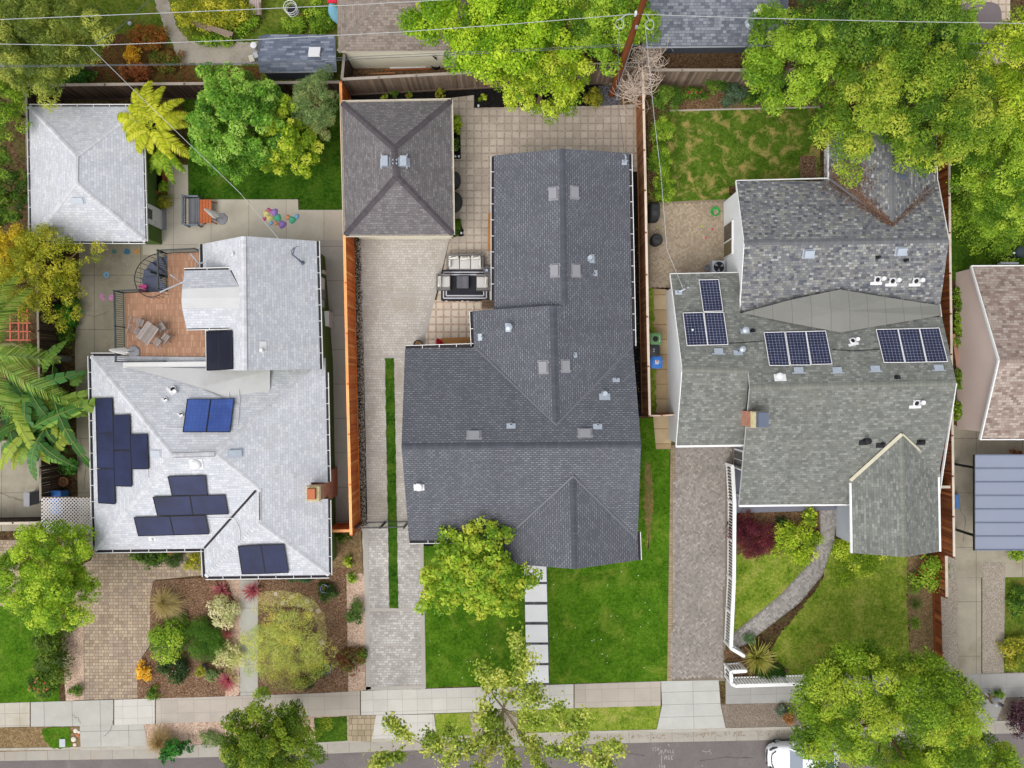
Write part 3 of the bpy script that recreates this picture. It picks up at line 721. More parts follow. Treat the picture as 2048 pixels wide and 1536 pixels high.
# ------------------------------------------------------------------ left lot
patch('back_lawn', [(366, 196), (698, 194), (698, 424), (597, 424), (597, 400), (378, 400), (374, 260)], M['lawn_deep'], 3, 0, 'back lawn of the pale roofed house', rag=.03)
patch('patio', [(286, 330), (376, 330), (377, 399), (596, 399), (597, 420), (700, 420), (708, 500), (286, 510)], M['patio'], 5, 0, 'cream concrete patio with a bench')
patch('driveway', [(160, 470), (420, 470), (420, 760), (190, 1080), (158, 1080), (150, 700)], M['drive_left'], 3, 0, 'stained concrete yard covered in chalk drawings')
patch('side_path', [(640, 480), (706, 480), (720, 1048), (660, 1050)], M['side_walk'], 7, 0, 'concrete side path along the orange fence')
patch('dirt_bed', [(655, 1064), (728, 1060), (730, 1152), (660, 1155)], M['dirt'], 4, 0, 'bare dirt bed below the orange fence gate')
patch('driveway', [(120, 1080), (408, 1080), (408, 1150), (310, 1160), (300, 1200), (300, 1290), (274, 1330), (275, 1397), (136, 1400), (160, 1240)], M['ashlar'], 3, 0.0, 'beige paver driveway with rounded bed edge')
patch('front_lawn', [(-600, 1212), (80, 1212), (120, 1300), (118, 1404), (0, 1406), (-600, 1424)], M['lawn'], 3, 0, 'green lawn in the bottom left corner')
patch('gravel_patch', [(120, 1230), (166, 1222), (168, 1399), (132, 1402)], M['pink_gravel'], 4, 0, 'pale gravel bed beside the paver driveway')
patch('driveway', [(-500, 1080), (40, 1080), (40, 1212), (-500, 1212)], M['ashlar'], 5, 0, 'paver drive glimpsed at the left edge')
patch('flower_bed', [(306, 1162), (480, 1150), (481, 1391), (275, 1398), (274, 1330), (300, 1295), (300, 1200)], M['mulch'], 5, 0, 'bark mulch bed left of the front walk')
patch('front_walk', [(475, 1130), (516, 1130), (516, 1390), (481, 1391)], M['walk_grey'], 7, math.pi / 2, 'grey concrete front walk through the mulch beds')
patch('flower_bed', [(516, 1135), (694, 1135), (697, 1383), (516, 1390)], M['mulch'], 5, 0, 'bark mulch bed right of the front walk')
patch('gravel_bed', [(693, 1148), (729, 1146), (731, 1380), (697, 1383)], M['pink_gravel'], 8, 0, 'pink gravel bed along the stamped driveway')
patch('gravel_patch', [(446, 1150), (480, 1148), (481, 1390), (450, 1392), (470, 1320), (440, 1270), (470, 1200)], M['pink_gravel'], 8, 0, 'pink gravel edge beside the front walk', rag=.05)
patch('stone_path', [(515, 1184), (560, 1180), (600, 1186), (632, 1204), (650, 1228), (655, 1275), (640, 1300), (628, 1296), (636, 1250), (622, 1222), (596, 1212), (560, 1214), (516, 1208)], M['gold_gravel'], 8, 0, 'curving gold gravel path in the mulch')
# neighbours on the left edge and behind the back fence
patch('parking_pad', [(-600, 890), (100, 880), (100, 1060), (-600, 1075)], M['drive_left'], 4, 0, 'old concrete pad at the left edge')
patch('back_yard', [(-700, -700), (690, -700), (690, 190), (100, 196), (-700, 200)], M['wild'], 2, 0, 'overgrown back yard at the top left')
patch('dusty_path', [(318, -300), (352, -300), (336, 0), (352, 50), (376, 84), (520, 86), (515, 128), (360, 128), (345, 90), (326, 50), (310, 0)], M['path_dust'], 4, 0, 'dusty grey path leading to the blue shed', rag=.05)
patch('flower_bed', [(175, 75), (300, 62), (345, 95), (362, 130), (520, 134), (520, 180), (150, 184)], M['redsoil'], 3, 0, 'rust brown planting bed behind the fence', rag=.05)
patch('mulch_strip', [(1310, 96), (1540, 96), (1540, 142), (1310, 142)], M['mulch_brown'], 4, 0, 'brown litter strip below the slate roof')
patch('mulch_strip', [(700, 132), (960, 128), (960, 150), (700, 158)], M['mulch_brown'], 4, 0, 'litter strip behind the cream wall')
patch('driveway', [(1890, -400), (2020, -400), (2020, 130), (1890, 130)], M['square_warm'], 4, 0, 'pale paver yard at the top right')

# herringbone paving laid brick by brick
def herring(name, poly, k, bw, cols, label, ang=45.0):
    nn = NT(name + '_material'); p = nn.pos()
    f = nn.math('MULTIPLY', nn.rng(nn.noise(p, 0.5, 5), 0.3, 0.7, 0.86, 1.14), nn.rng(nn.noise(p, 40, 2), 0.3, 0.7, 0.9, 1.1))
    mat = nn.done(nn.mul(nn.ramp(nn.attr().outputs['Fac'], cols), f), 0.9, 0.15)
    w = [P(x, y) for x, y in poly]; bl = 2 * bw; a = math.radians(ang); ca, sa = math.cos(a), math.sin(a)
    cx = sum(q.x for q in w) / len(w); cy = sum(q.y for q in w) / len(w)
    rad = max(math.hypot(q.x - cx, q.y - cy) for q in w) + 0.5
    def inside(x, y):
        r = False
        for i in range(len(w)):
            p, q = w[i], w[i - 1]
            if (p.y > y) != (q.y > y) and x < (q.x - p.x) * (y - p.y) / (q.y - p.y) + p.x: r = not r
        return r
    z = 0.004 * k + 0.02; V = []; cl = []; g = 0.006
    n = int(rad / bw) + 2
    for i in range(-n, n):
        for j in range(-n, n):
            s = (i - j) % 4
            if s == 0: x0, y0, dx, dy = i * bw, j * bw, bl, bw
            elif s == 2: x0, y0, dx, dy = i * bw, j * bw, bw, bl
            else: continue
            if s == 2: y0 -= bw
            mx, my = x0 + dx / 2, y0 + dy / 2
            X, Y = cx + mx * ca - my * sa, cy + mx * sa + my * ca
            if not inside(X, Y): continue
            q = []
            zz = z + R.uniform(-.002, .002)
            for u, v in ((x0 + g, y0 + g), (x0 + dx - g, y0 + g), (x0 + dx - g, y0 + dy - g), (x0 + g, y0 + dy - g)):
                q.append((cx + u * ca - v * sa, cy + u * sa + v * ca, zz))
            V.append(q); cl.append([R.random()] * 3)
    o = quads(name, np.array(V), np.array(cl), None, mat); o['kind'] = 'structure'; o['label'] = label
    return o
HBC = [C(142, 134, 128), C(160, 152, 145), C(174, 166, 158), C(152, 145, 140), C(190, 182, 172)]
HBT = [C(164, 146, 124), C(180, 162, 138), C(194, 178, 154), C(168, 152, 134)]
patch('drive_bed', [(1340, 890), (1475, 890), (1462, 930), (1449, 1362), (1334, 1364)], plain('joint_sand', C(134, 122, 108), .1, 1, .15, 30), 3, 0, 'jointing sand under the herringbone drive')
herring('driveway', [(1349, 893), (1464, 893), (1452, 940), (1444, 1354), (1342, 1356)], 4, 0.10, HBC, 'grey herringbone paver driveway between lawn and picket fence')
patch('brick_edging', [(1341, 893), (1350, 893), (1344, 1361), (1334, 1362)], M['brickedge'], 8, math.pi / 2, 'tan brick edging of the herringbone drive')
patch('patio_bed', [(1296, 405), (1470, 398), (1470, 560), (1344, 580), (1296, 576)], plain('patio_joint_sand', C(146, 130, 108), .1, 1, .15, 30), 4, 0, 'jointing sand under the back patio')
herring('patio', [(1299, 410), (1466, 404), (1466, 560), (1340, 576), (1299, 574)], 5, 0.10, HBT, 'tan herringbone patio behind the white walled house')
patch('path_bed', [(1638, 1015), (1676, 1015), (1668, 1080), (1645, 1150), (1600, 1205), (1490, 1290), (1462, 1300), (1462, 1270), (1560, 1190), (1615, 1130), (1640, 1070)], plain('path_sand', C(140, 134, 126), .1, 1, .15, 30), 6, 0, 'sand under the curved front path')
herring('front_path', [(1640, 1018), (1674, 1018), (1666, 1080), (1643, 1148), (1598, 1203), (1490, 1287), (1464, 1296), (1464, 1274), (1562, 1192), (1618, 1131), (1643, 1070)], 7, 0.10, [C(150, 144, 138), C(176, 170, 164), C(196, 190, 184), C(162, 156, 152)], 'curved grey paver path to the porch')

# stepping slabs of the front path: each lifts out
for i, (y0, y1) in enumerate([(1130, 1163), (1168, 1203), (1209, 1243), (1249, 1284), (1289, 1325), (1330, 1365)]):
    x0 = 1049 + i * 0.8
    m = MB(); pts = [P(x0, y1), P(x0 + 44.5, y1), P(x0 + 43.5, y0), P(x0 - .6, y0)]
    m.prism(pts, 0.026, 0.055)
    o = m.build('stepping_slab', M['slab_pad'])
    tag(o, ['pale slab at the lawn end nearest the porch roof', 'pale slab second from the porch roof, partly under leaves', 'pale slab third from the porch roof', 'pale slab fourth from the porch roof', 'pale slab second from the sidewalk', 'pale slab right beside the sidewalk'][i], 'paving slab', 'slabs of the front path')
for i, (x, y, s, a) in enumerate([(552, 1187, 9, .2), (585, 1193, 8, 0), (566, 1205, 9, .1), (614, 1202, 10, .4), (598, 1210, 8, .3), (623, 1219, 8, .5), (637, 1222, 10, .6), (644, 1284, 11, .5), (622, 1305, 8, .2)]):
    m = MB(); c = P(x, y); h = S(s) / 2
    pts = [c + Vector((h * R.uniform(.8, 1.1) * math.cos(a + k * 1.57 + .78) * 1.35, h * R.uniform(.8, 1.1) * math.sin(a + k * 1.57 + .78) * 1.35, 0)) for k in range(4)]
    m.prism(pts, 0.03, 0.065)
    o = m.build('path_stone', plain('flagstone', C(206, 188, 164), .1, 2, .1, 18) if i == 0 else bpy.data.materials['flagstone'])
    tag(o, 'square flagstone ' + ['first from the pink cordyline', 'alone on the upper path edge', 'low, beside a white stone', 'upright to the round blue pots', 'half sunk in the path middle', 'tan, where the path bends', 'at the outer bend of the path', 'in the mulch right of the feathery shrub', 'half under the feathery shrub'][i], 'flagstone', 'flagstones of the gravel path')

# river rock strip beside the orange fence
V = []; cl = []
rs = np.random.RandomState(3)
PAL = [C(62, 56, 50), C(120, 108, 92), C(168, 156, 136), C(206, 196, 176), C(90, 82, 72)]
for i in range(3400):
    y = rs.uniform(478, 1052); x = rs.uniform(707, 721) + (y - 478) * 0.021 + 1.6 * math.sin(y * .11) * (rs.rand() - .2)
    c = np.array(P(x, y, 0.03 + rs.rand() * .03)); r = 0.028 + 0.035 * rs.rand(); a = rs.rand() * 6.28; e = 0.6 + .4 * rs.rand()
    u = np.array([math.cos(a), math.sin(a), 0]) * r; v = np.array([-math.sin(a), math.cos(a), 0]) * r * e; t = np.array([0, 0, r * .55])
    b = [c + u, c + v, c - u, c - v]; tp = [c + u * .5 + t, c + v * .5 + t, c - u * .5 + t, c - v * .5 + t]
    k = np.array(PAL[rs.randint(5)]) * rs.uniform(.75, 1.2)
    V.append(tp); cl.append(k)
    for j in range(4): V.append([b[j], b[(j + 1) % 4], tp[(j + 1) % 4], tp[j]]); cl.append(k)
vc = NT('river_rock'); MATROCK = vc.done(vc.attr().outputs['Color'], 0.8, 0.2)
o = quads('river_rock', np.array(V), np.array(cl), None, MATROCK); tag(o, 'strip of mixed river rock along the orange fence', 'river rock', kind='stuff')
patch('rock_bed', [(706, 478), (723, 478), (735, 1052), (718, 1052)], M['mulch_black'], 7, 0, 'dark soil under the river rock strip')

def crack(label, pts, w=.02, z=.031):
    m = MB(); q = []
    for a, b in zip(pts[:-1], pts[1:]):
        for i in range(6): t = i / 6; q.append(P(a[0] + (b[0] - a[0]) * t + R.gauss(0, .9), a[1] + (b[1] - a[1]) * t + R.gauss(0, .9)))
    for i, (a, b) in enumerate(zip(q[:-1], q[1:])):
        d = (b - a); s = Vector((-d.y, d.x, 0)).normalized() * w * R.uniform(.3, .7); z0 = Vector((0, 0, z + .0003 * i)); m.poly([a - s + z0, b - s + z0, b + s + z0, a + s + z0])
    o = m.build('pavement_crack', M['trough_line']); o['kind'] = 'structure'; o['label'] = label
M['trough_line'] = plain('crack_dirt', C(96, 88, 76), .2, 4, .2, 20, 1, .02)
crack('hairline crack across the left driveway apron', [(228, 1440), (222, 1460), (206, 1474)]); crack('hairline crack in the sidewalk beside the paver driveway', [(144, 1430), (156, 1436), (163, 1450)]); crack('crack in the chalk covered yard', [(165, 628), (190, 634), (222, 622)]); crack('long crack in the yard beside the pale eave', [(160, 870), (172, 930), (168, 985)])
crack('crack in the old pad at the left edge', [(0, 985), (40, 1000), (84, 1004)]); crack('street crack beside the gutter', [(1180, 1512), (1240, 1506), (1300, 1514)], .03, -.13); crack('street crack in front of the parked car', [(1400, 1524), (1450, 1516), (1520, 1520)], .03, -.13); crack('crack in the pad beside the carport', [(1912, 1000), (1930, 1040), (1926, 1090)])
# ------------------------------------------------------------------ building materials
M['sh_dark'] = dashed('charcoal_shingles', C(92, 94, 101), [C(106, 108, 115), C(122, 124, 131), C(140, 142, 149)])
M['sh_hip'] = shingles('taupe_shingles', [C(112, 108, 110), C(120, 116, 117), C(127, 123, 124), C(140, 136, 136)], C(98, 94, 96), 0.27, 0.13, 0.011, big=0.05)
M['sh_pale'] = shingles('pale_shingles', [C(178, 180, 186, 1.26), C(185, 187, 193, 1.26), C(190, 192, 197, 1.26), C(200, 201, 205, 1.26)], C(160, 163, 171, 1.26), 0.31, 0.145, 0.009, big=0.035, stain=C(186, 182, 172), stamt=0.25, streak=0.03)
M['sh_mix'] = shingles('mixed_grey_shingles', [C(88, 90, 98), C(112, 114, 120), C(128, 129, 132), C(118, 119, 125), C(150, 151, 150), C(136, 136, 128), C(178, 180, 178)], C(98, 99, 105), 0.23, 0.14, 0.008, big=0.06, stain=C(140, 134, 120), stamt=0.25)
M['sh_olive'] = shingles('grey_green_shingles', [C(114, 116, 113), C(124, 126, 121), C(130, 132, 126), C(138, 140, 134), C(154, 155, 149)], C(108, 110, 106), 0.26, 0.14, 0.008, big=0.06, stain=C(122, 122, 110), stamt=0.3)
M['sh_brown'] = shingles('brown_shingles', [C(126, 114, 104), C(146, 134, 124), C(158, 146, 136), C(138, 126, 118)], C(112, 102, 94), 0.26, 0.14, 0.008, big=0.06)
M['sh_rose'] = shingles('rosy_brown_shingles', [C(136, 118, 110), C(158, 140, 130), C(176, 160, 150), C(190, 178, 168), C(150, 128, 118)], C(130, 114, 106), 0.30, 0.16, 0.008, big=0.06)
M['sh_slate'] = shingles('slate_grey_shingles', [C(100, 104, 114), C(122, 126, 136), C(136, 140, 148), C(152, 156, 164)], C(92, 95, 104), 0.30, 0.16, 0.009, big=0.06)
M['sh_blue'] = shingles('blue_grey_shingles', [C(98, 106, 124), C(114, 122, 140), C(128, 136, 152), C(158, 164, 178)], C(92, 98, 114), 0.55, 0.19, 0.008, big=0.05)
def capmat(name, rgb): return plain(name, rgb, 0.06, 2, 0.12, 30, 0.95, 0.1, face=0.10)
M['cap_dark'] = capmat('charcoal_cap', C(88, 90, 98)); M['cap_hip'] = capmat('taupe_cap', C(90, 85, 89)); M['cap_pale'] = capmat('pale_cap', C(188, 189, 193, 1.24))
M['cap_mix'] = capmat('grey_cap', C(116, 118, 121)); M['cap_olive'] = capmat('olive_grey_cap', C(134, 136, 128)); M['cap_brown'] = capmat('brown_cap', C(138, 128, 118)); M['cap_rose'] = capmat('rosy_cap', C(156, 140, 130))
M['white'] = plain('white_paint', C(232, 232, 230, 1.3), 0.04, 1.5, 0.03, 20, 0.6, 0.3)
M['cream'] = plain('cream_trim', C(226, 218, 200), 0.05, 1.5, 0.04, 20, 0.7)
M['trough'] = plain('gutter_shade_metal', C(44, 38, 44), 0.15, 1.5, 0.1, 14, 0.7)  # dark colour paints shade inside the gutters; valleys and a seam reuse it
M['trough_black'] = plain('black_gutter', C(42, 42, 44), 0.12, 1.5, 0.1, 14, 0.6)
M['trough_pale'] = plain('pale_gutter_floor', C(196, 186, 168), 0.12, 1.5, 0.1, 14, 0.7)
M['fascia_grey'] = plain('grey_fascia', C(120, 122, 128), 0.05); M['fascia_white'] = plain('white_fascia', C(224, 224, 222), 0.04)
M['wall_white'] = plain('white_stucco', C(222, 224, 226, 1.15), 0.05, 0.8, 0.05, 30, 0.9, 0.15); M['wall_green'] = plain('green_siding', C(78, 102, 44, 1.0), 0.07, 0.9, 0.06, 22, 0.8)
M['wall_grey'] = plain('grey_stucco', C(150, 150, 156), 0.05, 0.9, 0.05, 26, 0.9); M['wall_cream'] = plain('cream_stucco', C(212, 206, 184, 1.1), 0.06, 0.8, 0.05, 26, 0.9)
M['wall_pink'] = plain('pink_stucco', C(224, 206, 196, 1.1), 0.05, 0.6, 0.04, 26, 0.9); M['wall_slate'] = boards('slate_siding', [C(92, 98, 110), C(112, 118, 130)], 0.8)
M['porch'] = plain('grey_porch_paint', C(128, 130, 142), 0.05, 0.8, 0.05, 20, 0.8); M['lightgrey'] = plain('light_grey_paint', C(196, 202, 210), 0.05, 0.8, 0.05, 20, 0.8)
M['flash'] = plain('cream_flashing', C(206, 200, 176), 0.08, 2, 0.08, 20, 0.6); M['flash_grey'] = plain('grey_flashing', C(112, 114, 121), 0.06, 2, 0.06, 20, 0.6)
M['membrane_pale'] = plain('pale_roll_roofing', C(190, 190, 190, 1.26), 0.05, 0.7, 0.07, 40, 0.95, 0.1, stain=C(178, 175, 170), stamt=0.35, stsc=0.5)
M['membrane'] = slabs('grey_roll_roofing', C(140, 140, 134), 1.06, 9, 0.010, C(96, 96, 92), var=0.04, dark=C(136, 136, 128), damt=0.3)
M['ventgrey'] = plain('grey_vent_metal', C(150, 150, 156), 0.05, 2, 0.04, 20, 0.55, 0.4); M['galv'] = plain('galvanised_metal', C(186, 196, 208), 0.08, 4, 0.06, 20, 0.4, 0.5, 0.3)
M['ventwhite'] = plain('white_vent_metal', C(232, 232, 234, 1.5), 0.03, 2, 0.03, 20, 0.5, 0.4); M['black'] = plain('black_rubber', C(34, 34, 38), 0.2, 3, 0.2, 20, 0.7)
M['glass'] = plain('window_glass', C(56, 58, 58), 0.15, 1.2, 0.02, 20, 0.12, 0.6); M['glass_olive'] = plain('olive_window_blind', C(104, 96, 64), 0.1, 1.2, 0.02, 20, 0.2, 0.5)
M['brick'] = pavers('red_brick', [C(168, 96, 72, 1.2), C(186, 116, 90, 1.2), C(200, 132, 106, 1.2)], C(190, 168, 150, 1.3), 0.21, 0.075, 0.011, 0.5, 0, None, 0, 0.12)
M['mortar'] = plain('mortar_cap', C(206, 194, 152), 0.15, 4, 0.15, 20, 0.95); M['terracotta'] = plain('terracotta', C(196, 118, 82), 0.12, 3, 0.1, 20, 0.85)
M['slate_cap'] = plain('slate_metal_cap', C(98, 108, 128), 0.06, 3, 0.05, 20, 0.5, 0.4)
# solar cells: light wires between dark cells
def cells(name, dark, light, line, wire, rough=0.3):
    n = NT(name); u = n.uv(); p = n.pos()
    b = n.node('ShaderNodeTexBrick'); n.l.new(u, b.inputs['Vector']); b.offset = 0
    b.inputs['Color1'].default_value = (*dark, 1); b.inputs['Color2'].default_value = (*light, 1); b.inputs['Mortar'].default_value = (*wire, 1)
    b.inputs['Scale'].default_value = 1; b.inputs['Mortar Size'].default_value = line; b.inputs['Mortar Smooth'].default_value = 0.3
    b.inputs['Brick Width'].default_value = 1; b.inputs['Row Height'].default_value = 1
    # diamond gaps where four cells meet
    fr = n.node('ShaderNodeVectorMath', operation='FRACTION'); n.l.new(u, fr.inputs[0])
    s = n.node('ShaderNodeSeparateXYZ'); n.l.new(fr.outputs[0], s.inputs[0])
    ax = n.math('SUBTRACT', 0.5, n.math('ABSOLUTE', n.math('SUBTRACT', s.outputs[0], 0.5))); ay = n.math('SUBTRACT', 0.5, n.math('ABSOLUTE', n.math('SUBTRACT', s.outputs[1], 0.5)))
    d = n.math('LESS_THAN', n.math('ADD', ax, ay), 0.17)
    col = n.mix(d, b.outputs['Color'], wire)
    col = n.mul(col, n.rng(n.noise(p, 0.6, 3), 0.3, 0.7, 0.85, 1.15))
    return n.done(col, rough, 0.15)
M['cell'] = cells('gridded_solar_cells', C(40, 42, 66), C(50, 54, 84), 0.035, C(160, 166, 186))
def blue_panel(name, a, b):
    n = NT(name); u = n.uv(); p = n.pos()
    f = n.rng(n.noise(p, 0.55, 3), 0.3, 0.7, 0, 1)
    bk = n.node('ShaderNodeTexBrick'); n.l.new(u, bk.inputs['Vector']); bk.offset = 0
    bk.inputs['Color1'].default_value = (1, 1, 1, 1); bk.inputs['Color2'].default_value = (0.9, 0.9, 0.92, 1); bk.inputs['Mortar'].default_value = (0.62, 0.62, 0.7, 1)
    bk.inputs['Scale'].default_value = 1; bk.inputs['Mortar Size'].default_value = 0.03; bk.inputs['Brick Width'].default_value = 1; bk.inputs['Row Height'].default_value = 1
    return n.done(n.mix(1.0, n.mix(f, a, b), bk.outputs['Color'], 'MULTIPLY'), 0.3, 0.12)
M['cell_navy'] = blue_panel('navy_solar_glass', C(34, 39, 66), C(48, 56, 94)); M['cell_blue'] = blue_panel('blue_solar_glass', C(62, 84, 150), C(84, 112, 184)); M['cell_black'] = blue_panel('black_solar_mat', C(32, 34, 48), C(42, 45, 62))

# ------------------------------------------------------------------ fittings on roofs
def solar(house, roof, q, mat, frm, nu, nv, label=None, lift=0.11, name='solar_panel'):
    """panel over four plan corners (clockwise from top left), standing off the slope"""
    pts = []
    cx = sum(a for a, _ in q) / 4; cy = sum(b for _, b in q) / 4; h0, n0 = roof.hit(cx, cy)
    o = Vector((0, 0, H))
    for a, b in q:                                  # corners lie on one plane parallel to the slope
        d = (P(a, b, 0) - o).normalized(); t = (h0 + n0 * lift - o).dot(n0) / d.dot(n0); pts.append(o + d * t)
    m = MB(); dn = n0 * 0.045
    m.poly([pts[3], pts[2], pts[1], pts[0]], uv=[(0, 0), (nu, 0), (nu, nv), (0, nv)])
    for i in range(4):
        j = (i + 1) % 4; m.poly([pts[i], pts[j], pts[j] - dn, pts[i] - dn], 0.3, mi=1)
    m.poly([p - dn for p in pts], mi=1)
    pn = m.build(name, [mat, frm], house)
    if label: pn['label'] = label
    f = MB()
    for i in range(4):
        j = (i + 1) % 4; f.beam(pts[i] + n0 * .006, pts[j] + n0 * .006, 0.035, 0.03)
    f.build('frame', frm, pn)
    return pn

def boxvent(ro, roof, px, py, w, d, h, mat, spin=0.0, flange=0.0, fside=-1, lab=None, name='roof_vent'):
    p, n = roof.hit(px, py); Mx = frame(n, spin); m = MB()
    m.box(p + n * 0.012, (w * 1.25, d * 1.2, 0.02), M=Mx)
    m.hull(*[[p + (Mx @ Vector((a * w / 2 * k, b * d / 2 * k, z))) for a, b in ((-1, -1), (1, -1), (1, 1), (-1, 1))] for z, k in ((0.02, 0.8), (h * .55, 0.8))])
    m.hull(*[[p + (Mx @ Vector((a * w / 2 * k, b * d / 2 * k, z))) for a, b in ((-1, -1), (1, -1), (1, 1), (-1, 1))] for z, k in ((h * .55, 1.0), (h, 0.92))])
    if flange:
        for s in (-1, 1): m.box(p + (Mx @ Vector((s * (w / 2 + flange / 2), fside * d * .4, 0.02))), (flange, 0.07, 0.03), M=Mx)
    o = m.build(name, mat, ro)
    if lab: o['label'] = lab
    return o

def pipevent(ro, roof, px, py, r, h, mat, capmat=None, base=0.3, boff=(0, 0.12), lab=None, name='vent_pipe', hood=False):
    p, n = roof.hit(px, py); Mx = frame(n); m = MB()
    m.box(p + n * 0.015 + (Mx @ Vector((boff[0], boff[1], 0))), (base, base * .62, 0.02), M=Mx)
    m.lathe(p - Vector((0, 0, .05)), [(r * 1.5, 0), (r * 1.35, .08), (r, .14), (r, h)], 12)
    if hood: m.lathe(p + Vector((0, 0, h - .02)), [(r * 1.7, 0), (r * 1.7, .05), (r * .8, .12)], 12)
    o = m.build(name, mat, ro, True)
    if lab: o['label'] = lab
    if not hood:
        c = MB(); c.lathe(p + Vector((0, 0, h - .09)), [(r * .72, 0), (r * .72, .045)], 12); c.build('pipe_mouth', capmat or M['black'], ro)
    return o

def gooseneck(ro, roof, px, py, mat, spin=0.0, k=1.0, lab=None):
    """white vent: back plate, round collar and a short turned cap beside it"""
    p, n = roof.hit(px, py); Mx = frame(n, spin); m = MB()
    m.box(p + n * .02 + (Mx @ Vector((-.06 * k, -.19 * k, 0))), (.66 * k, .17 * k, .03), M=Mx)
    m.box(p + n * .016 + (Mx @ Vector((0, .02 * k, 0))), (.40 * k, .40 * k, .02), M=Mx)
    q = p + (Mx @ Vector((-.02 * k, .04 * k, 0)))
    m.lathe(q, [(.20 * k, .02), (.20 * k, .10 * k), (.16 * k, .12 * k), (.145 * k, .06 * k)], 16, M=Mx)
    e = p + (Mx @ Vector((.24 * k, .07 * k, .06)))
    m.lathe(e, [(.10 * k, -.05), (.11 * k, .12 * k), (.14 * k, .14 * k), (.12 * k, .22 * k)], 12)
    o = m.build('exhaust_vent', mat, ro, True)
    c = MB(); c.lathe(q, [(.13 * k, .045 * k), (.13 * k, .065 * k)], 14, M=Mx); c.build('vent_mouth', M['black'], ro)
    if lab: o['label'] = lab
    return o

def plate(ro, roof, px, py, w, d, mat, ears=0.12, name='flashing_plate'):
    p, n = roof.hit(px, py); Mx = frame(n); m = MB()
    m.box(p + n * .03, (w, d, .05), M=Mx)
    if ears: m.box(p + n * .02 + (Mx @ Vector((0, d * .42, 0))), (w + 2 * ears, .07, .02), M=Mx)
    return m.build(name, mat, ro)

def wall_with_top(parent, pts, tops, mat, name='wall', th=0.18):
    """gable wall: ground line pts a->b and a list of (t, height) along it"""
    a, b = Vector(pts[0]), Vector(pts[1]); d = b - a; s = d.cross(Vector((0, 0, 1))).normalized() * th
    line = [a + d * t + Vector((0, 0, h)) for t, h in tops]
    front = [a] + line + [b]; m = MB()
    m.hull([p for p in front], [p + s for p in front])
    return m.build(name, mat, parent)

# ================================================================== dark roofed house in the middle
hb = thing('house', 'charcoal roofed house between the two tall fences', 'house', P(1120, 800))
r = Roof(); RB = r
zE, z1, z2, zM, zW = 3.0, 4.45, 4.62, 5.03, 4.42
r.add((988, 311, zE), (1125, 297, z1), (1130, 640, z1), (988, 640, zE)); r.add((1125, 297, z1), (1258, 306, zE), (1264, 640, zE), (1130, 640, z1))
r.add((945, 622, zE), (1106, 611, z2), (1112, 850, z2), (948, 692, zE)); r.add((1106, 611, z2), (1263, 618, zE), (1266, 692, zE), (1112, 850, z2))
r.add((810, 697, zE), (803, 893, zM), (1282, 890, zM), (1266, 692, zE)); r.add((803, 893, zM), (818, 1081, zE), (1275, 1079, zE), (1282, 890, zM))
r.add((1146, 951, zW), (1150, 1138, zW), (1008, 1127, zE), (1006, 1080, zE)); r.add((1146, 951, zW), (1150, 1138, zW), (1277, 1120, zE), (1275, 1079, zE))
ro = r.mesh('roof', M['sh_dark'], M['fascia_grey'], hb); ORG[ro.name] = ORG[hb.name]
caps(ro, [(1125, 297, z1), (1130, 612, z1)], M['cap_dark'], .34); caps(ro, [(1106, 612, z2), (1112, 848, z2)], M['cap_dark'], .34)
caps(ro, [(803, 893, zM), (1282, 890, zM)], M['cap_dark'], .30); caps(ro, [(1146, 953, zW), (1150, 1137, zW)], M['cap_dark'], .30)
for a, b in (((948, 693, zE), (1112, 850, z2)), ((1265, 693, zE), (1112, 850, z2)), ((1008, 1079, zE), (1146, 952, zW)), ((1274, 1078, zE), (1146, 952, zW))):
    flashing(ro, [a, b], M['flash_grey'], .10, .035)
wp = [P(*p) for p in ((990, 313, zE), (1256, 308, zE), (1266, 692, zE), (1272, 890, zE), (1274, 1118, zE), (1010, 1118, zE), (1008, 1079, zE), (820, 1079, zE), (813, 893, zE), (812, 699, zE), (947, 694, zE), (947, 624, zE), (990, 624, zE))]
m = MB(); m.prism(inset([(p.x, p.y) for p in wp], .38), 0, 2.86); m.build('wall', M['wall_grey'], hb)
GW = (M['white'], M['trough'])
gutter(hb, [(988, 312, zE), (988, 600, zE)], 1, GW); gutter(hb, [(945, 623, zE), (948, 692, zE)], 1, GW); gutter(hb, [(811, 697, zE), (947, 693, zE)], -1, GW)
gutter(hb, [(1258, 308, zE), (1266, 692, zE)], -1, GW); gutter(hb, [(1275, 1064, zE), (1277, 1120, zE)], -1, GW); gutter(hb, [(819, 1081, zE), (1004, 1080, zE)], 1, GW)
for x, y, s in ((1107, 387, 0), (1149, 385, 0), (1110, 541, 0), (1152, 541, 0), (1087, 734, 0), (1131, 732, 0)):
    boxvent(ro, r, x, y, .46, .66, .13, M['ventgrey'], math.pi / 2, .12, 1)
for x, y in ((948, 870), (1170, 866)): boxvent(ro, r, x, y, .66, .46, .13, M['ventgrey'], 0, .14, 1)
pipevent(ro, r, 1179, 517, .13, .42, M['galv'], M['galv'], .5, (.0, -.15)); pipevent(ro, r, 838, 973, .19, .34, M['ventwhite'], M['ventwhite'], .6, (0, -.05), 'round white skylight tube on the front slope', 'tubular_skylight')
pipevent(ro, r, 1188, 548, .06, .3, M['galv'], None, .34, (.06, -.1)); pipevent(ro, r, 1148, 710, .05, .28, M['galv'], None, .3, (0, -.08)); pipevent(ro, r, 1018, 655, .12, .4, M['galv'], M['galv'], .5, (0, -.05), hood=True)
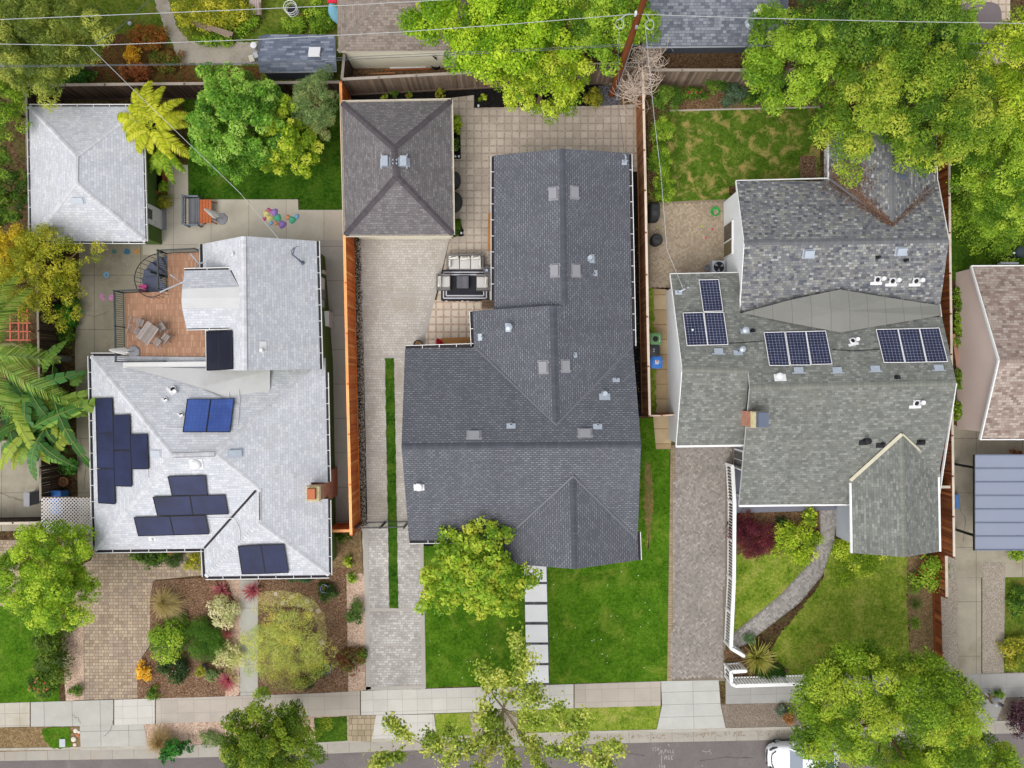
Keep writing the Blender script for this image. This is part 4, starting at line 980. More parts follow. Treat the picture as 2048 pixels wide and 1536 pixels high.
pipevent(ro, r, 1209, 787, .14, .36, M['galv'], M['galv'], .62, (0, .2)); pipevent(ro, r, 1232, 757, .05, .26, M['galv'], None, .4, (0, .1)); pipevent(ro, r, 1195, 849, .07, .26, M['galv'], None, .5, (0, .12)); pipevent(ro, r, 1022, 848, .08, .26, M['galv'], None, .5, (0, .12)); pipevent(ro, r, 965, 674, .06, .26, M['galv'], None, .4, (0, -.15)); pipevent(ro, r, 884, 1058, .06, .2, M['black'], None, .34, (0, .05))
m = MB(); p0 = r.hit(1247, 325)[0]
m.tube([p0, p0 + Vector((0, 0, .9)), p0 + Vector((-.06, .1, 1.0)), p0 + Vector((-.1, .2, .9))], .04, 8); m.box(p0 + Vector((0, 0, .02)), (.4, .3, .03)); m.tube([p0 + Vector((0, 0, .6)), p0 + Vector((.14, -.14, .7))], .03, 6)
m.build('service_mast', M['galv'], hb)
MAST_B = p0 + Vector((-.1, .2, .9))

# small hip roofed outbuilding beside it
hg = thing('garage', 'taupe hip roofed outbuilding with two white ridge vents', 'garage', P(795, 335))
r = Roof(); g1, g2 = 2.7, 4.35
A_, B_, C_, D_ = (684, 205, g1), (902, 201, g1), (906, 469, g1), (690, 470, g1); E_, F_ = (788, 296, g2), (793, 352, g2)
r.add(A_, E_, B_); r.add(B_, E_, F_, C_); r.add(C_, F_, D_); r.add(D_, F_, E_, A_)
ro = r.mesh('roof', M['sh_hip'], M['cream'], hg)
for a, b in ((A_, E_), (B_, E_), (C_, F_), (D_, F_), (E_, F_)): caps(ro, [a, b], M['cap_hip'], .34)
gutter(hg, [A_, B_, C_, D_, A_], -1, (M['cream'], M['trough_pale']), .10)
m = MB(); m.prism(inset([tuple(P(*p))[:2] for p in (A_, B_, C_, D_)], .3), 0, 2.56); m.build('wall', M['wall_cream'], hg)
for x, s in ((771, -1), (808, 1)):
    p, n = r.hit(x, 325); Mx = frame(n); q = Vector((p.x, p.y, p.z)); m = MB()
    m.box(q + Vector((0, 0, .2)), (.36, .58, .3)); m.box(q + Vector((s * .2, 0, .22)), (.05, .84, .05)); m.box(q + Vector((0, 0, .03)) , (.5, .7, .04), M=Mx)
    for k in range(5): m.beam(q + Vector((-.17, -.25 + k * .12, .36)), q + Vector((.17, -.25 + k * .12, .36)), .03, .02)
    m.build('ridge_vent', M['galv'], ro)
p, n = r.hit(790, 324); m = MB()
for a in (-1, 1):
    for b in (-1, 1): m.lathe(p + Vector((a * .1, b * .1, 0)), [(.04, 0), (.04, .1)], 8)
m.build('ridge_stud', M['galv'], ro)

# ================================================================== pale roofed house on the left
ha = thing('house', 'pale grey roofed house with navy solar panels and a roof deck', 'house', P(430, 900))
r = Roof(); RA = r; a0, a1, a2 = 3.0, 5.1, 4.28
r.add((182, 712, a0), (345, 911, a1), (432, 908, a1), (650, 716, a0)); r.add((190, 1100, a0), (345, 911, a1), (182, 712, a0))
r.add((432, 908, a1), (518, 978, a2), (518, 1046, a2), (658, 1150, a0), (656, 998, a0), (622, 998, 3.34), (622, 965, 3.34), (655.5, 965, a0), (650, 716, a0))
r.add((190, 1100, a0), (408, 1097, a0), (512, 980, a2 + .02), (518, 978, a2), (432, 908, a1), (345, 911, a1))
r.add((408, 1097, a0), (411, 1153, a0), (518, 1046, a2), (518, 978, a2), (512, 980, a2 + .02)); r.add((411, 1153, a0), (658, 1150, a0), (518, 1046, a2))
ro = r.mesh('roof', M['sh_pale'], M['fascia_white'], ha); ROA = ro
for a, b in (((182, 712, a0), (345, 911, a1)), ((190, 1100, a0), (345, 911, a1)), ((432, 908, a1), (540, 812, 4.1)), ((345, 911, a1), (432, 908, a1)), ((518, 1046, a2), (411, 1153, a0)), ((518, 1046, a2), (658, 1150, a0)), ((432, 908, a1), (518, 978, a2)), ((518, 978, a2), (518, 1046, a2))):
    caps(ro, [a, b], M['cap_pale'], .26)
flashing(ro, [(409, 1096, a0), (512, 981, a2)], M['trough'], .13, .03)
GA = (M['white'], M['trough'])
gutter(ha, [(182, 712, a0), (190, 1100, a0)], 1, GA); gutter(ha, [(190, 1100, a0), (406, 1097, a0)], 1, GA); gutter(ha, [(408, 1099, a0), (411, 1153, a0)], 1, GA); gutter(ha, [(411, 1153, a0), (658, 1150, a0)], 1, GA); gutter(ha, [(651, 745, a0), (655.5, 963, a0)], -1, (M['white'], M['trough_black'])); gutter(ha, [(656, 1000, a0), (658, 1150, a0)], -1, (M['white'], M['trough_black'])); gutter(ha, [(182, 712, a0), (240, 712, a0)], -1, GA)
wp = [P(*p) for p in ((182, 716, a0), (410, 716, a0), (410, 490, a0), (632, 484, a0), (650, 716, a0), (658, 1150, a0), (411, 1153, a0), (408, 1097, a0), (190, 1100, a0))]
m = MB(); m.prism(inset([(p.x, p.y) for p in wp], .30), 0, 2.86); m.build('wall', M['wall_green'], ha)
# upper gable, covered deck door and roll roofing
r2 = Roof(); u0, u1 = 3.5, 5.8
r2.add((405, 488, u0), (487, 472, u1), (489, 741, u1), (412, 740, u0)); r2.add((487, 472, u1), (633, 482, u0), (640, 738, u0), (489, 741, u1))
ru = r2.mesh('upper_roof', M['sh_pale'], M['fascia_white'], ha); caps(ru, [(487, 473, u1), (489, 740, u1)], M['cap_pale'], .26)
gutter(ha, [(633, 482, u0), (640, 738, u0)], -1, (M['white'], M['trough_black'])); gutter(ha, [(405, 488, u0), (406, 540, u0)], -1 * -1, (M['fascia_white'], M['trough_black']))
wp = [P(*p) for p in ((406, 489, u0), (633, 483, u0), (640, 737, u0), (412, 739, u0))]; fp = inset([(p.x, p.y) for p in wp], .28)
m = MB(); m.prism(fp, 2.7, 3.36)
ys = [p.y for p in fp]; xs = [p.x for p in fp]; xm = P(488, 600, u1).x
for yy in (max(ys), min(ys)): m.hull([(min(xs), yy, 3.3), (max(xs), yy, 3.3), (xm, yy, 5.55)], [(min(xs), yy - .1, 3.3), (max(xs), yy - .1, 3.3), (xm, yy - .1, 5.55)])
m.build('upper_wall', M['wall_green'], ha)
r3 = Roof(); d0, d1 = 5.0, 5.48
r3.add((369, 541, d0), (462, 539, d0), (480, 573, d1), (364, 577, d1)); r3.add((364, 577, d1), (480, 573, d1), (482, 595, d1 + .06), (363, 597, d1 + .06)); r3.add((363, 597, d1 + .06), (482, 595, d1 + .06), (481, 617, d1), (364, 617, d1)); r3.add((364, 617, d1), (481, 617, d1), (466, 655, d0), (373, 657, d0))
rd = r3.mesh('dormer_roof', M['sh_pale'], M['fascia_white'], ha); 
m = MB(); q = [P(*p) for p in ((364.5, 577, d1 + .03), (480, 573.5, d1 + .03), (482, 595, d1 + .09), (363.5, 597, d1 + .09), (481, 616.5, d1 + .03), (364.5, 616.5, d1 + .03))]
m.poly([q[0], q[3], q[2], q[1]]); m.poly([q[3], q[5], q[4], q[2]]); m.build('roll_roofing', M['membrane_pale'], rd)
gutter(ha, [(369, 541, d0), (460, 539, d0)], -1, GA, .11); gutter(ha, [(374, 656, d0), (464, 654, d0)], 1, GA, .11)
flashing(rd, [(463, 540, d0 + .05), (480, 571, d1)], M['trough'], .14, .03); flashing(rd, [(481, 622, d1), (467, 652, d0 + .05)], M['trough'], .14, .03)
wp = [P(*p) for p in ((376, 545, d0), (470, 545, d0), (470, 650, d0), (380, 650, d0))]
m = MB(); m.prism([(p.x, p.y) for p in wp], 2.92, 4.86); m.build('dormer_wall', M['wall_green'], ha)
# roll roofing cricket between the upper gable and the hip roof
m = MB(); q = [P(*p) for p in ((246, 733, 3.32), (540, 740, 3.5), (540, 778, 3.75), (515, 826, 4.02), (470, 806, 4.1), (400, 775, 3.82), (320, 752, 3.55))]
m.poly(list(reversed(q))); m.build('roll_roofing', M['membrane_pale'], ha)
# vents and small fittings
for x, y in ((346, 780), (331, 799), (362, 829)): gooseneck(ro, r, x, y, M['ventwhite'], 2.4, .55 if x != 346 else .95)
p, n = r.hit(393, 928); m = MB(); m.lathe(p, [(.30, 0), (.30, .06), (.27, .14), (.14, .2)], 18); m.box(p + n * .02, (.72, .62, .03), M=frame(n)); m.build('dome_vent', M['ventwhite'], ro, True)
boxvent(ro, r, 471, 906, .38, .7, .12, M['galv'], 0); boxvent(ro, r, 312, 907, .36, .7, .06, M['lightgrey'], 0); pipevent(ro, r, 305, 1079, .07, .2, M['ventwhite'], M['ventwhite'], .4, (0, .05))
pipevent(ru, r2, 525, 701, .1, .3, M['ventwhite'], M['ventwhite'], .6, (.2, -.03)); gooseneck(ru, r2, 466, 508, M['ventwhite'], 1.2, .4)
# ridge strip and conduits
m = MB(); a, b = P(345, 906, a1 + .08), P(430, 903, a1 + .08)
m.beam(a, b, .02, .03); m.beam(a + Vector((0, -.26, 0)), b + Vector((0, -.26, 0)), .02, .03); m.beam(b, b + Vector((0, -.26, 0)), .02, .03); m.build('ridge_seam', M['cap_hip'], ro)
m = MB()
for pts in ([(459, 767), (459, 797)], [(478, 770), (480, 800), (476, 850), (466, 856)], [(290, 856), (366, 856)], [(296, 925), (297, 955), (336, 956)], [(416, 1036), (470, 1036), (480, 1060), (480, 1078)]):
    w3 = [r.hit(*p)[0] + Vector((0, 0, .05)) for p in pts]; m.tube(w3, .018, 6)
m.build('conduit', M['ventwhite'], ro)
m = MB(); q = [r.hit(519, 985)[0] + Vector((0, 0, .06)), r.hit(520, 1040)[0] + Vector((0, 0, .06))]; m.beam(q[0], q[1], .03, .03); m.build('ridge_seam', M['trough'], ro)
NV, BK = M['cell_navy'], M['black']
for q in ([(191, 797), (224, 796), (227, 866), (193, 867)], [(193, 867), (227, 867), (228, 937), (195, 936)], [(195, 938), (228, 938), (230, 1008), (197, 1006)], [(226, 831), (259, 829), (261, 900), (227, 900)], [(227, 902), (261, 902), (263, 973), (229, 972)], [(260, 869), (294, 868), (297, 938), (263, 938)]):
    solar(ha, r, q, NV, BK, 6, 10, 'navy panel on the left slope')
for q in ([(375, 798), (421, 798), (412, 864), (366, 864)], [(422, 798), (468, 797), (460, 864), (413, 864)]): solar(ha, r, q, M['cell_blue'], BK, 6, 10, 'bright blue panel on the rear slope')
for q in ([(336, 953), (411, 951), (415, 990), (344, 991)], [(306, 994), (379, 992), (385, 1030), (315, 1031)], [(380, 992), (450, 990), (457, 1028), (386, 1030)], [(268, 1035), (339, 1033), (347, 1070), (277, 1072)], [(340, 1033), (411, 1031), (418, 1068), (348, 1070)]):
    solar(ha, r, q, NV, BK, 10, 6, 'navy panel laid crosswise on the front slope')
for q in ([(476, 1093), (521, 1090), (530, 1147), (484, 1148)], [(522, 1090), (568, 1089), (577, 1145), (531, 1147)]): solar(ha, r, q, NV, BK, 6, 10, 'navy panel on the front wing')
for q in ([(413, 663), (438, 662), (438, 740), (414, 741)], [(438, 662), (463, 661), (465, 738), (439, 740)]): solar(ha, r2, q, M['cell_black'], BK, 12, 1, 'black pool heating mat on the upper slope', .08, 'heating_mat')
# brick chimney: broad foot outside the wall, narrow stack leaning past the eave
m = MB(); f0 = P(664, 965); w0 = lambda dx0, dx1, dy0, dy1, z: [(f0.x + dx0, f0.y + dy0, z), (f0.x + dx1, f0.y + dy0, z), (f0.x + dx1, f0.y + dy1, z), (f0.x + dx0, f0.y + dy1, z)]
m.hull(w0(-.36, .36, -.78, .95, 0), w0(-.36, .36, -.78, .95, 1.5)); m.hull(w0(-.36, .36, -.78, .95, 1.5), w0(-.36, .36, -.46, .36, 2.3)); m.hull(w0(-.36, .36, -.46, .36, 2.3), w0(-.36, .36, -.46, .36, 4.1))
ch = m.build('chimney', M['brick'], ha)
m = MB(); m.hull(w0(-.41, .41, -.51, .41, 4.1), w0(-.34, .34, -.44, .34, 4.22)); m.build('mortar_cap', M['mortar'], ch)
m = MB(); m.hull(w0(-.3, .2, -.36, .28, 4.22), w0(-.27, .17, -.33, .25, 4.45)); m.build('flue', M['terracotta'], ch)
# meter boxes and windows on the green side wall
wx = P(648, 600, 1.5).x
def sidebox(y0, y1, z0, z1, dep, mat, nm, lab=None):
    a = P(652, y0, z1).y; b = P(652, y1, z1).y; wl = P(655.5, (y0 + y1) / 2, 0).x - .04
    m = MB(); m.box((wl + dep / 2, (a + b) / 2, (z0 + z1) / 2), (dep, abs(a - b), z1 - z0)); o = m.build(nm, mat, ha)
    if lab: o['label'] = lab
sidebox(552, 576, 1.0, 2.1, .12, M['white'], 'window'); sidebox(578, 595, 1.0, 1.9, .16, M['ventgrey'], 'meter_box'); sidebox(597, 613, 1.1, 1.9, .13, M['lightgrey'], 'meter_box'); sidebox(622, 652, 0.15, 1.2, .42, M['white'], 'utility_cabinet', 'white cabinet standing out from the green wall'); sidebox(692, 718, .8, 2.0, .1, M['lightgrey'], 'window'); sidebox(722, 775, .9, 2.1, .08, M['fascia_grey'], 'window'); sidebox(540, 547, .6, 1.2, .14, M['cream'], 'meter_box')
m = MB(); p0 = r2.hit(605, 526)[0]
m.tube([p0, p0 + Vector((-.05, .1, .7)), p0 + Vector((-.35, .35, .85))], .05, 8); m.lathe(p0, [(.12, 0), (.05, .1)], 10)
for k in (-.12, 0, .14): m.tube([p0 + Vector((-.3, .3, .85)), p0 + Vector((-.2 + k, .6 + k, 1.0)), p0 + Vector((-.05 + k, .75, .95))], .022, 5)
m.build('service_mast', M['slate_cap'], ha); MAST_A = p0 + Vector((-.35, .35, .85))

# roof deck
M['deck'] = pavers('deck_boards', [C(176, 134, 108), C(182, 140, 114), C(187, 145, 119), C(204, 166, 138)], C(140, 102, 78), 0.075, 0.36, 0.007, 0.0, 0, C(160, 116, 88), .3, .06, big=.08)
M['iron'] = plain('black_iron', C(54, 64, 64), .15, 3, .1, 20, .5, .4); M['iron_dark'] = plain('dark_iron', C(36, 40, 42), .15, 3, .1, 20, .5, .4)
zD = 2.9
m = MB(); q = [P(*p, zD) for p in ((334, 507), (406, 503), (412, 723), (253, 725), (249, 586), (336, 583))]
m.prism([(p.x, p.y) for p in q], 2.62, zD); dk = m.build('deck_floor', M['deck'], ha)
m = MB(); m.prism(inset([(p.x, p.y) for p in q], .25), 0, 2.6); m.build('deck_wall', M['wall_green'], ha)
m = MB(); q = [P(*p, 3.32) for p in ((246, 725), (413, 723), (413, 733), (246, 736))]; m.prism([(p.x, p.y) for p in q], 2.7, 3.32); m.build('parapet', M['fascia_white'], ha)
def railing(parent, pts, h, mat, bal=0.125, post=2.0, bow=0.05, name='railing'):
    """iron railing: posts, two rails, bowed balusters; returns the part"""
    m = MB(); pts = [Vector(p) for p in pts]; up = Vector((0, 0, 1))
    for a, b in zip(pts[:-1], pts[1:]):
        m.beam(a + up * h, b + up * h, .06, .04); m.beam(a + up * .08, b + up * .08, .04, .03); m.beam(a + up * (h - .12), b + up * (h - .12), .03, .02)
        L = (b - a).length; s = (b - a).normalized().cross(up)
        for i in range(int(L / bal) + 1):
            p = a.lerp(b, min(1, i * bal / L)); m.tube([p + up * .06, p + up * h * .35 + s * bow, p + up * h * .7 - s * bow * .3, p + up * h], .014, 4)
        for i in range(max(1, int(L / post)) + 1):
            if i == 0 and a is not pts[0]: continue
            p = a.lerp(b, i / max(1, int(L / post))); m.beam(p, p + up * (h + .06), .064, .064)
    return m.build(name, mat, parent)
rl = lambda *q: [P(x, y, zD) for x, y in q]
railing(ha, rl((251, 724), (248, 586)), 1.05, M['iron']); railing(ha, rl((248, 586), (297, 584)), 1.05, M['iron']); railing(ha, rl((334, 582), (333, 507)), 1.05, M['iron']); railing(ha, rl((333, 507), (405, 504)), 1.05, M['iron']); railing(ha, rl((251, 724), (335, 723)), .5, M['iron_dark'], .3)
# spiral stair down to the yard
st = thing('spiral_stair', 'iron spiral stair with slate blue treads beside the deck', 'stair', P(317, 549))
c = P(318, 549, 2.6); c.z = 0; Rr = 1.42; n = 13
M['tread'] = plain('slate_blue_tread', C(92, 98, 120), .06, 1.5, .05, 20, .6)
pole = MB(); pole.tube([c, c + Vector((0, 0, 3.7))], .06, 10); pole.build('pole', M['iron'], st)
m = MB(); rail = []; bal = MB()
for i in range(n):
    z = 2.72 - i * .2; a0_, a1_ = math.radians(300 - i * 23), math.radians(300 - (i + 1.06) * 23)
    f = lambda a, rr, zz: c + Vector((math.cos(a) * rr, math.sin(a) * rr, zz))
    m.hull([f(a0_, .08, z - .05), f(a0_, Rr, z - .05), f(a1_, Rr, z - .05), f(a1_, .08, z - .05)], [f(a0_, .08, z), f(a0_, Rr, z), f(a1_, Rr, z), f(a1_, .08, z)])
    for k in (0, .5):
        a = a0_ + (a1_ - a0_) * k; zz = z + .92 - k * .2; rail.append(f(a, Rr, zz)); bal.tube([f(a, Rr, z - .02), f(a, Rr + .04, z + .4), f(a, Rr, zz)], .014, 4)
m.build('tread', M['tread'], st); bal.tube(rail, .026, 6); bal.build('handrail', M['iron_dark'], st)
tw = MB(); b_ = P(286, 573, 2.2); tw.box(b_, (.55, .05, .03)); 
for k in range(4): tw.box(b_ + Vector((0, .12 * k - .3, .02)), (.42, .07, .05))
t = tw.build('towel', plain('pink_cloth', C(232, 90, 160), .08)); tag(t, 'pink striped cloth hung on the spiral stair rail', 'towel')

# awning arms on the deck side
for k, (a, b, c_) in enumerate(([(341, 549), (362, 566), (320, 584)], [(381, 507), (398, 528), (388, 537)])):
    m = MB(); z = 4.3; m.tube([P(*a, z), P(*b, z), P(*c_, z)], .045, 6); m.tube([P(*b, z), P(b[0] + 8, b[1] - 3, z + .1)], .05, 6); m.build('awning_arm', M['galv'], ha)

# small pale hip garage at the far left
h2 = thing('garage', 'pale hip roofed garage with a white side door', 'garage', P(172, 345))
r = Roof(); b0, b1 = 2.7, 4.15
A_, B_, C_, D_ = (58, 213, b0), (284, 213, b0), (291, 483, b0), (63, 482, b0); E_, F_ = (152, 312, b1), (151, 366, b1)
r.add(A_, E_, B_); r.add(B_, E_, F_, C_); r.add(C_, F_, D_); r.add(D_, F_, E_, A_)
ro = r.mesh('roof', M['sh_pale'], M['fascia_white'], h2)
for a, b in ((A_, E_), (B_, E_), (C_, F_), (D_, F_), (E_, F_)): caps(ro, [a, b], M['cap_pale'], .26)
gutter(h2, [A_, B_, C_, D_, A_], -1, GA, .12); boxvent(ro, r, 157, 401, .62, .36, .08, M['lightgrey'])
fp = inset([tuple(P(*p))[:2] for p in (A_, B_, C_, D_)], .36); m = MB(); m.prism(fp, 0, 2.56); m.build('wall', M['wall_green'], h2)
xr = max(p.x for p in fp) + .03; ya, yb = P(312, 417, 1.0).y, P(312, 449, 1.0).y
m = MB(); m.box((xr, (ya + yb) / 2, 1.03), (.08, ya - yb + .2, 2.1)); dr = m.build('door', M['white'], h2)
m = MB(); m.box((xr + .05, (ya + yb) / 2, 1.62), (.03, (ya - yb) * .6, .5)); m.build('pane', M['glass'], dr)
m = MB(); m.lathe((xr + .07, yb + .15, 1.0), [(.04, -.03), (.05, 0), (.04, .03)], 8); m.build('handle', M['galv'], dr)
m = MB(); m.box((xr + .12, P(0, 430).y, .06), (.26, 1.9, .1)); m.build('door_step', M['ventgrey'], h2)
# ================================================================== white walled house on the right
hc = thing('house', 'white walled house with mixed grey shingles and gridded solar panels', 'house', P(1680, 750))
r = Roof(); RC = r                                     # front block and its lower left wing
r.add((1340, 548, 2.9), (1478, 545, 2.9), (1480, 626, 3.72), (1497, 742, 4.85), (1364, 738, 4.85))
r.add((1480, 626, 3.72), (1884, 634, 3.80), (1913, 766, 5.2), (1500, 775, 5.2), (1497, 742, 4.85))
r.add((1364, 738, 4.85), (1497, 742, 4.85), (1488, 891, 3.3), (1352, 893, 3.3)); r.add((1500, 775, 5.2), (1913, 766, 5.2), (1880, 935, 3.62), (1876, 1010, 2.85), (1478, 1012, 2.85))
ro = r.mesh('roof', M['sh_olive'], M['fascia_white'], hc)
rD = Roof(); rD.add((1803, 868, 4.33), (1809, 1114, 4.33), (1703, 1106, 3.4), (1700, 962, 3.4)); rD.add((1803, 868, 4.33), (1876, 935, 3.4), (1880, 1103, 3.4), (1809, 1114, 4.33))
rg = rD.mesh('gable_roof', M['sh_olive'], M['fascia_white'], hc); r.tris += rD.tris
rr = Roof(); zr0, zr1, zw = 3.3, 4.7, 4.3
rr.add((1472, 362, zr0), (1488, 487, zr1), (1898, 480, zr1), (1876, 362, zr0)); rr.add((1488, 487, zr1), (1479, 626, 3.38), (1880, 612, 3.42), (1898, 480, zr1))
rr.add((1784, 262, zw), (1784, 452, zw), (1657, 357, zr0), (1656, 262, zr0)); rr.add((1784, 262, zw), (1872, 262, zr0), (1875, 362, zr0), (1784, 452, zw))
RREAR = rr
rb = rr.mesh('rear_roof', M['sh_mix'], M['fascia_white'], hc)
caps(rb, [(1488, 486, zr1), (1897, 480, zr1)], M['cap_mix'], .30); caps(rb, [(1784, 265, zw), (1784, 450, zw)], M['cap_mix'], .30)
caps(ro, [(1364, 738, 4.85), (1497, 742, 4.85)], M['cap_olive'], .30); caps(ro, [(1500, 775, 5.2), (1912, 766, 5.2)], M['cap_olive'], .30); caps(rg, [(1803, 869, 4.33), (1809, 1113, 4.33)], M['cap_olive'], .28)
flashing(rg, [(1700, 961, 3.42), (1803, 868, 4.34)], M['flash'], .20, .05); flashing(rg, [(1876, 936, 3.42), (1804, 868, 4.34)], M['flash'], .10, .05)
flashing(rb, [(1784, 451, zw), (1660, 359, 3.35)], M['cap_mix'], .12, .02); flashing(rb, [(1784, 451, zw), (1874, 364, 3.35)], M['cap_mix'], .12, .02)
# diamond cricket where the two roofs meet
m = MB(); q = [P(*p) for p in ((1484, 626, 3.78), (1580, 600, 3.92), (1680, 579, 3.98), (1780, 596, 3.92), (1880, 611, 3.66), (1880, 631, 3.86), (1780, 648, 4.10), (1680, 665, 4.24), (1580, 646, 4.08), (1680, 622, 4.26))]
o = Vector((0, 0, .03)); hub = q[9]; ring = q[:9]
for i in range(9): m.poly([hub + o, ring[(i + 1) % 9] + o, ring[i] + o], uv=None)
for i in range(len(m.uv)): m.uv[i] = (m.v[i][0], m.v[i][1])
m.build('roll_roofing', M['membrane'], rb)
# walls
xw = P(1450, 0).x
def wallbox(pts, z, mat, nm='wall'):
    m = MB(); m.prism([tuple(P(x, y))[:2] for x, y in pts], 0, z); return m.build(nm, mat, hc)
wallbox([(1453, 405), (1796, 405), (1796, 590), (1453, 590)], 3.1, M['wall_white']); wallbox([(1648, 300), (1796, 300), (1796, 400), (1648, 400)], 3.0, M['wall_white']); wallbox([(1345, 585), (1480, 585), (1480, 880), (1350, 880)], 3.05, M['wall_white'])
wallbox([(1466, 600), (1796, 600), (1796, 930), (1466, 930)], 3.2, M['wall_grey']); wallbox([(1492, 925), (1796, 925), (1796, 985), (1492, 985)], 2.6, M['porch']); wallbox([(1672, 960), (1796, 960), (1796, 1072), (1672, 1072)], 3.2, M['lightgrey'])
# left gables rising to the ridges
a, b = P(1453, 405), P(1453, 605); L = abs(a.y - b.y); ridge = P(1488, 487, zr1)
wall_with_top(hc, [a, b], [(0, 2.95), ((a.y - ridge.y) / L, 4.42), (1, 2.95)], M['wall_white'], 'gable_wall')
a, b = P(1338, 582), P(1343, 880); ridge = P(1364, 738, 4.85)
wall_with_top(hc, [a, b], [(0, 2.6), ((a.y - ridge.y) / abs(a.y - b.y), 4.55), (1, 3.0)], M['wall_white'], 'gable_wall')
# white barge boards and gutters
for a, b in (((1472, 362, zr0), (1488, 487, zr1)), ((1488, 487, zr1), (1479, 626, 3.38)), ((1340, 548, 2.9), (1364, 738, 4.85)), ((1364, 738, 4.85), (1352, 893, 3.3)), ((1340, 547.5, 2.9), (1478, 544.5, 2.9)), ((1472, 361, zr0), (1657, 356, zr0)), ((1876, 362, zr0), (1898, 480, zr1)), ((1872, 262, zr0), (1875, 362, zr0)), ((1657, 262, zr0), (1657, 357, zr0)), ((1880, 610, 3.42), (1883, 634, 3.8)), ((1913, 766, 5.2), (1876, 1010, 2.85))):
    m = MB(); a = P(*a); b = P(*b); m.beam(a + Vector((0, 0, -.06)), b + Vector((0, 0, -.06)), .035, .17); m.build('barge_board', M['white'], hc)
m = MB()
for a, b in (((1352, 893, 3.3), (1488, 891, 3.3)), ((1478, 1012, 2.85), (1699, 1009, 2.85)), ((1701, 966, 3.4), (1703, 1106, 3.4)), ((1877, 937, 3.4), (1880, 1103, 3.4))):
    a = P(*a) + Vector((0, 0, -.03)); b = P(*b) + Vector((0, 0, -.03)); m.beam(a, b, .11, .11)
m.build('gutter', M['white'], hc)
# tall window in the rear gable and corner window by the drive
def window(y0, y1, z0, z1, x, mats, split=.5, label=None):
    m = MB(); ym = (y0 + y1) / 2; m.box((x - .03, ym, (z0 + z1) / 2), (.09, abs(y0 - y1), z1 - z0)); f = m.build('window', M['white'], hc)
    if label: f['label'] = label
    ys = y0 + (y1 - y0) * split
    for (p, q), mt in zip(((y0, ys), (ys, y1)), mats):
        g = MB(); g.box((x - .085, (p + q) / 2, (z0 + z1) / 2), (.03, abs(p - q) - .10, z1 - z0 - .16)); g.build('pane', mt, f)
window(P(1452, 455).y, P(1452, 519).y, .35, 1.95, xw - .10, (M['glass'], M['glass_olive']), .54)
m = MB(); q = P(1461, 895); q2 = P(1461, 934); m.box((q.x + .1, (q.y + q2.y) / 2, 1.4), (.1, q.y - q2.y, 1.6)); f = m.build('window', M['white'], hc)
for k in (-.27, .27):
    g = MB(); g.box((q.x + .04, (q.y + q2.y) / 2 + k, 1.4), (.04, .48, 1.4)); g.build('pane', M['glass'], f)
m = MB(); m.prism([tuple(P(x, y))[:2] for x, y in ((1464, 934), (1494, 934), (1494, 1000), (1668, 1000), (1668, 1019), (1466, 1025))], 0, .22); m.build('porch_floor', M['porch'], hc)
m = MB(); p0 = P(1472, 988); m.beam(p0, p0 + Vector((0, 0, 2.5)), .12, .12); m.build('porch_post', M['white'], hc)
m = MB(); m.box(p0 + Vector((.12, .02, 1.9)), (.2, .22, .26)); m.build('porch_lantern', M['black'], hc)
# panels: 6 by 12 cells each
WF = M['ventwhite']; PC = M['cell']
for q in ([(1398, 560), (1437, 559), (1446, 622), (1407, 623)], [(1366, 626), (1406, 625), (1415, 690), (1374, 691)], [(1408, 625), (1447, 625), (1456, 689), (1416, 690)]): solar(hc, r, q, PC, WF, 6, 12, 'white framed panel on the low left wing')
for q in ([(1528, 665), (1569, 664), (1579, 731), (1539, 731)], [(1571, 664), (1611, 663), (1621, 730), (1581, 730)], [(1612, 663), (1651, 662), (1664, 728), (1623, 729)]): solar(hc, r, q, PC, WF, 6, 12, 'white framed panel in the middle group of three')
for q in ([(1752, 659), (1795, 658), (1809, 725), (1768, 725)], [(1796, 658), (1838, 657), (1852, 724), (1811, 725)], [(1839, 657), (1878, 656), (1895, 723), (1854, 724)]): solar(hc, r, q, PC, WF, 6, 12, 'white framed panel in the right group of three')
for x, y in ((1755, 560), (1785, 563), (1832, 563)): gooseneck(rb, rr, x, y, M['ventwhite'], 0, 1.0)
gooseneck(ro, r, 1706, 683, M['ventwhite'], 3.4, .9); gooseneck(ro, r, 1833, 807, M['ventwhite'], 0, 1.0)
boxvent(rb, rr, 1617, 508, .55, .42, .16, M['galv'], 0, .1, -1); boxvent(rb, rr, 1802, 503, .55, .42, .16, M['galv'], 0, .1, -1); boxvent(rb, rr, 1804, 353, .2, .55, .06, M['slate_cap'], 0)
for x, y in ((1755, 515), (1811, 521)): pipevent(rb, rr, x, y, .07, .34, M['black'], None, .26, (0, .02))
for x, y in ((1597, 741), (1674, 741), (1750, 738), (1877, 736)): plate(ro, r, x, y, .52, .36, M['galv'])
plate(ro, r, 1437, 703, .5, .36, M['galv'])
pipevent(ro, r, 1556, 752, .11, .3, M['ventwhite'], M['ventwhite'], .66, (-.1, .1), hood=True); pipevent(ro, r, 1486, 661, .11, .5, M['galv'], M['ventwhite'], .5, (-.1, .05), hood=True); pipevent(ro, r, 1505, 660, .06, .3, M['black'], None, .3, (0, .05)); pipevent(ro, r, 1474, 702, .07, .3, M['galv'], None, .5, (-.05, .1)); pipevent(ro, r, 1480, 699, .10, .5, M['galv'], M['cream'], .3, (0, .05), hood=True); pipevent(ro, r, 1793, 753, .06, .25, M['black'], None, .34, (-.03, .05)); pipevent(ro, r, 1384, 660, .06, .2, M['ventwhite'], M['ventwhite'], .2, (0, 0))
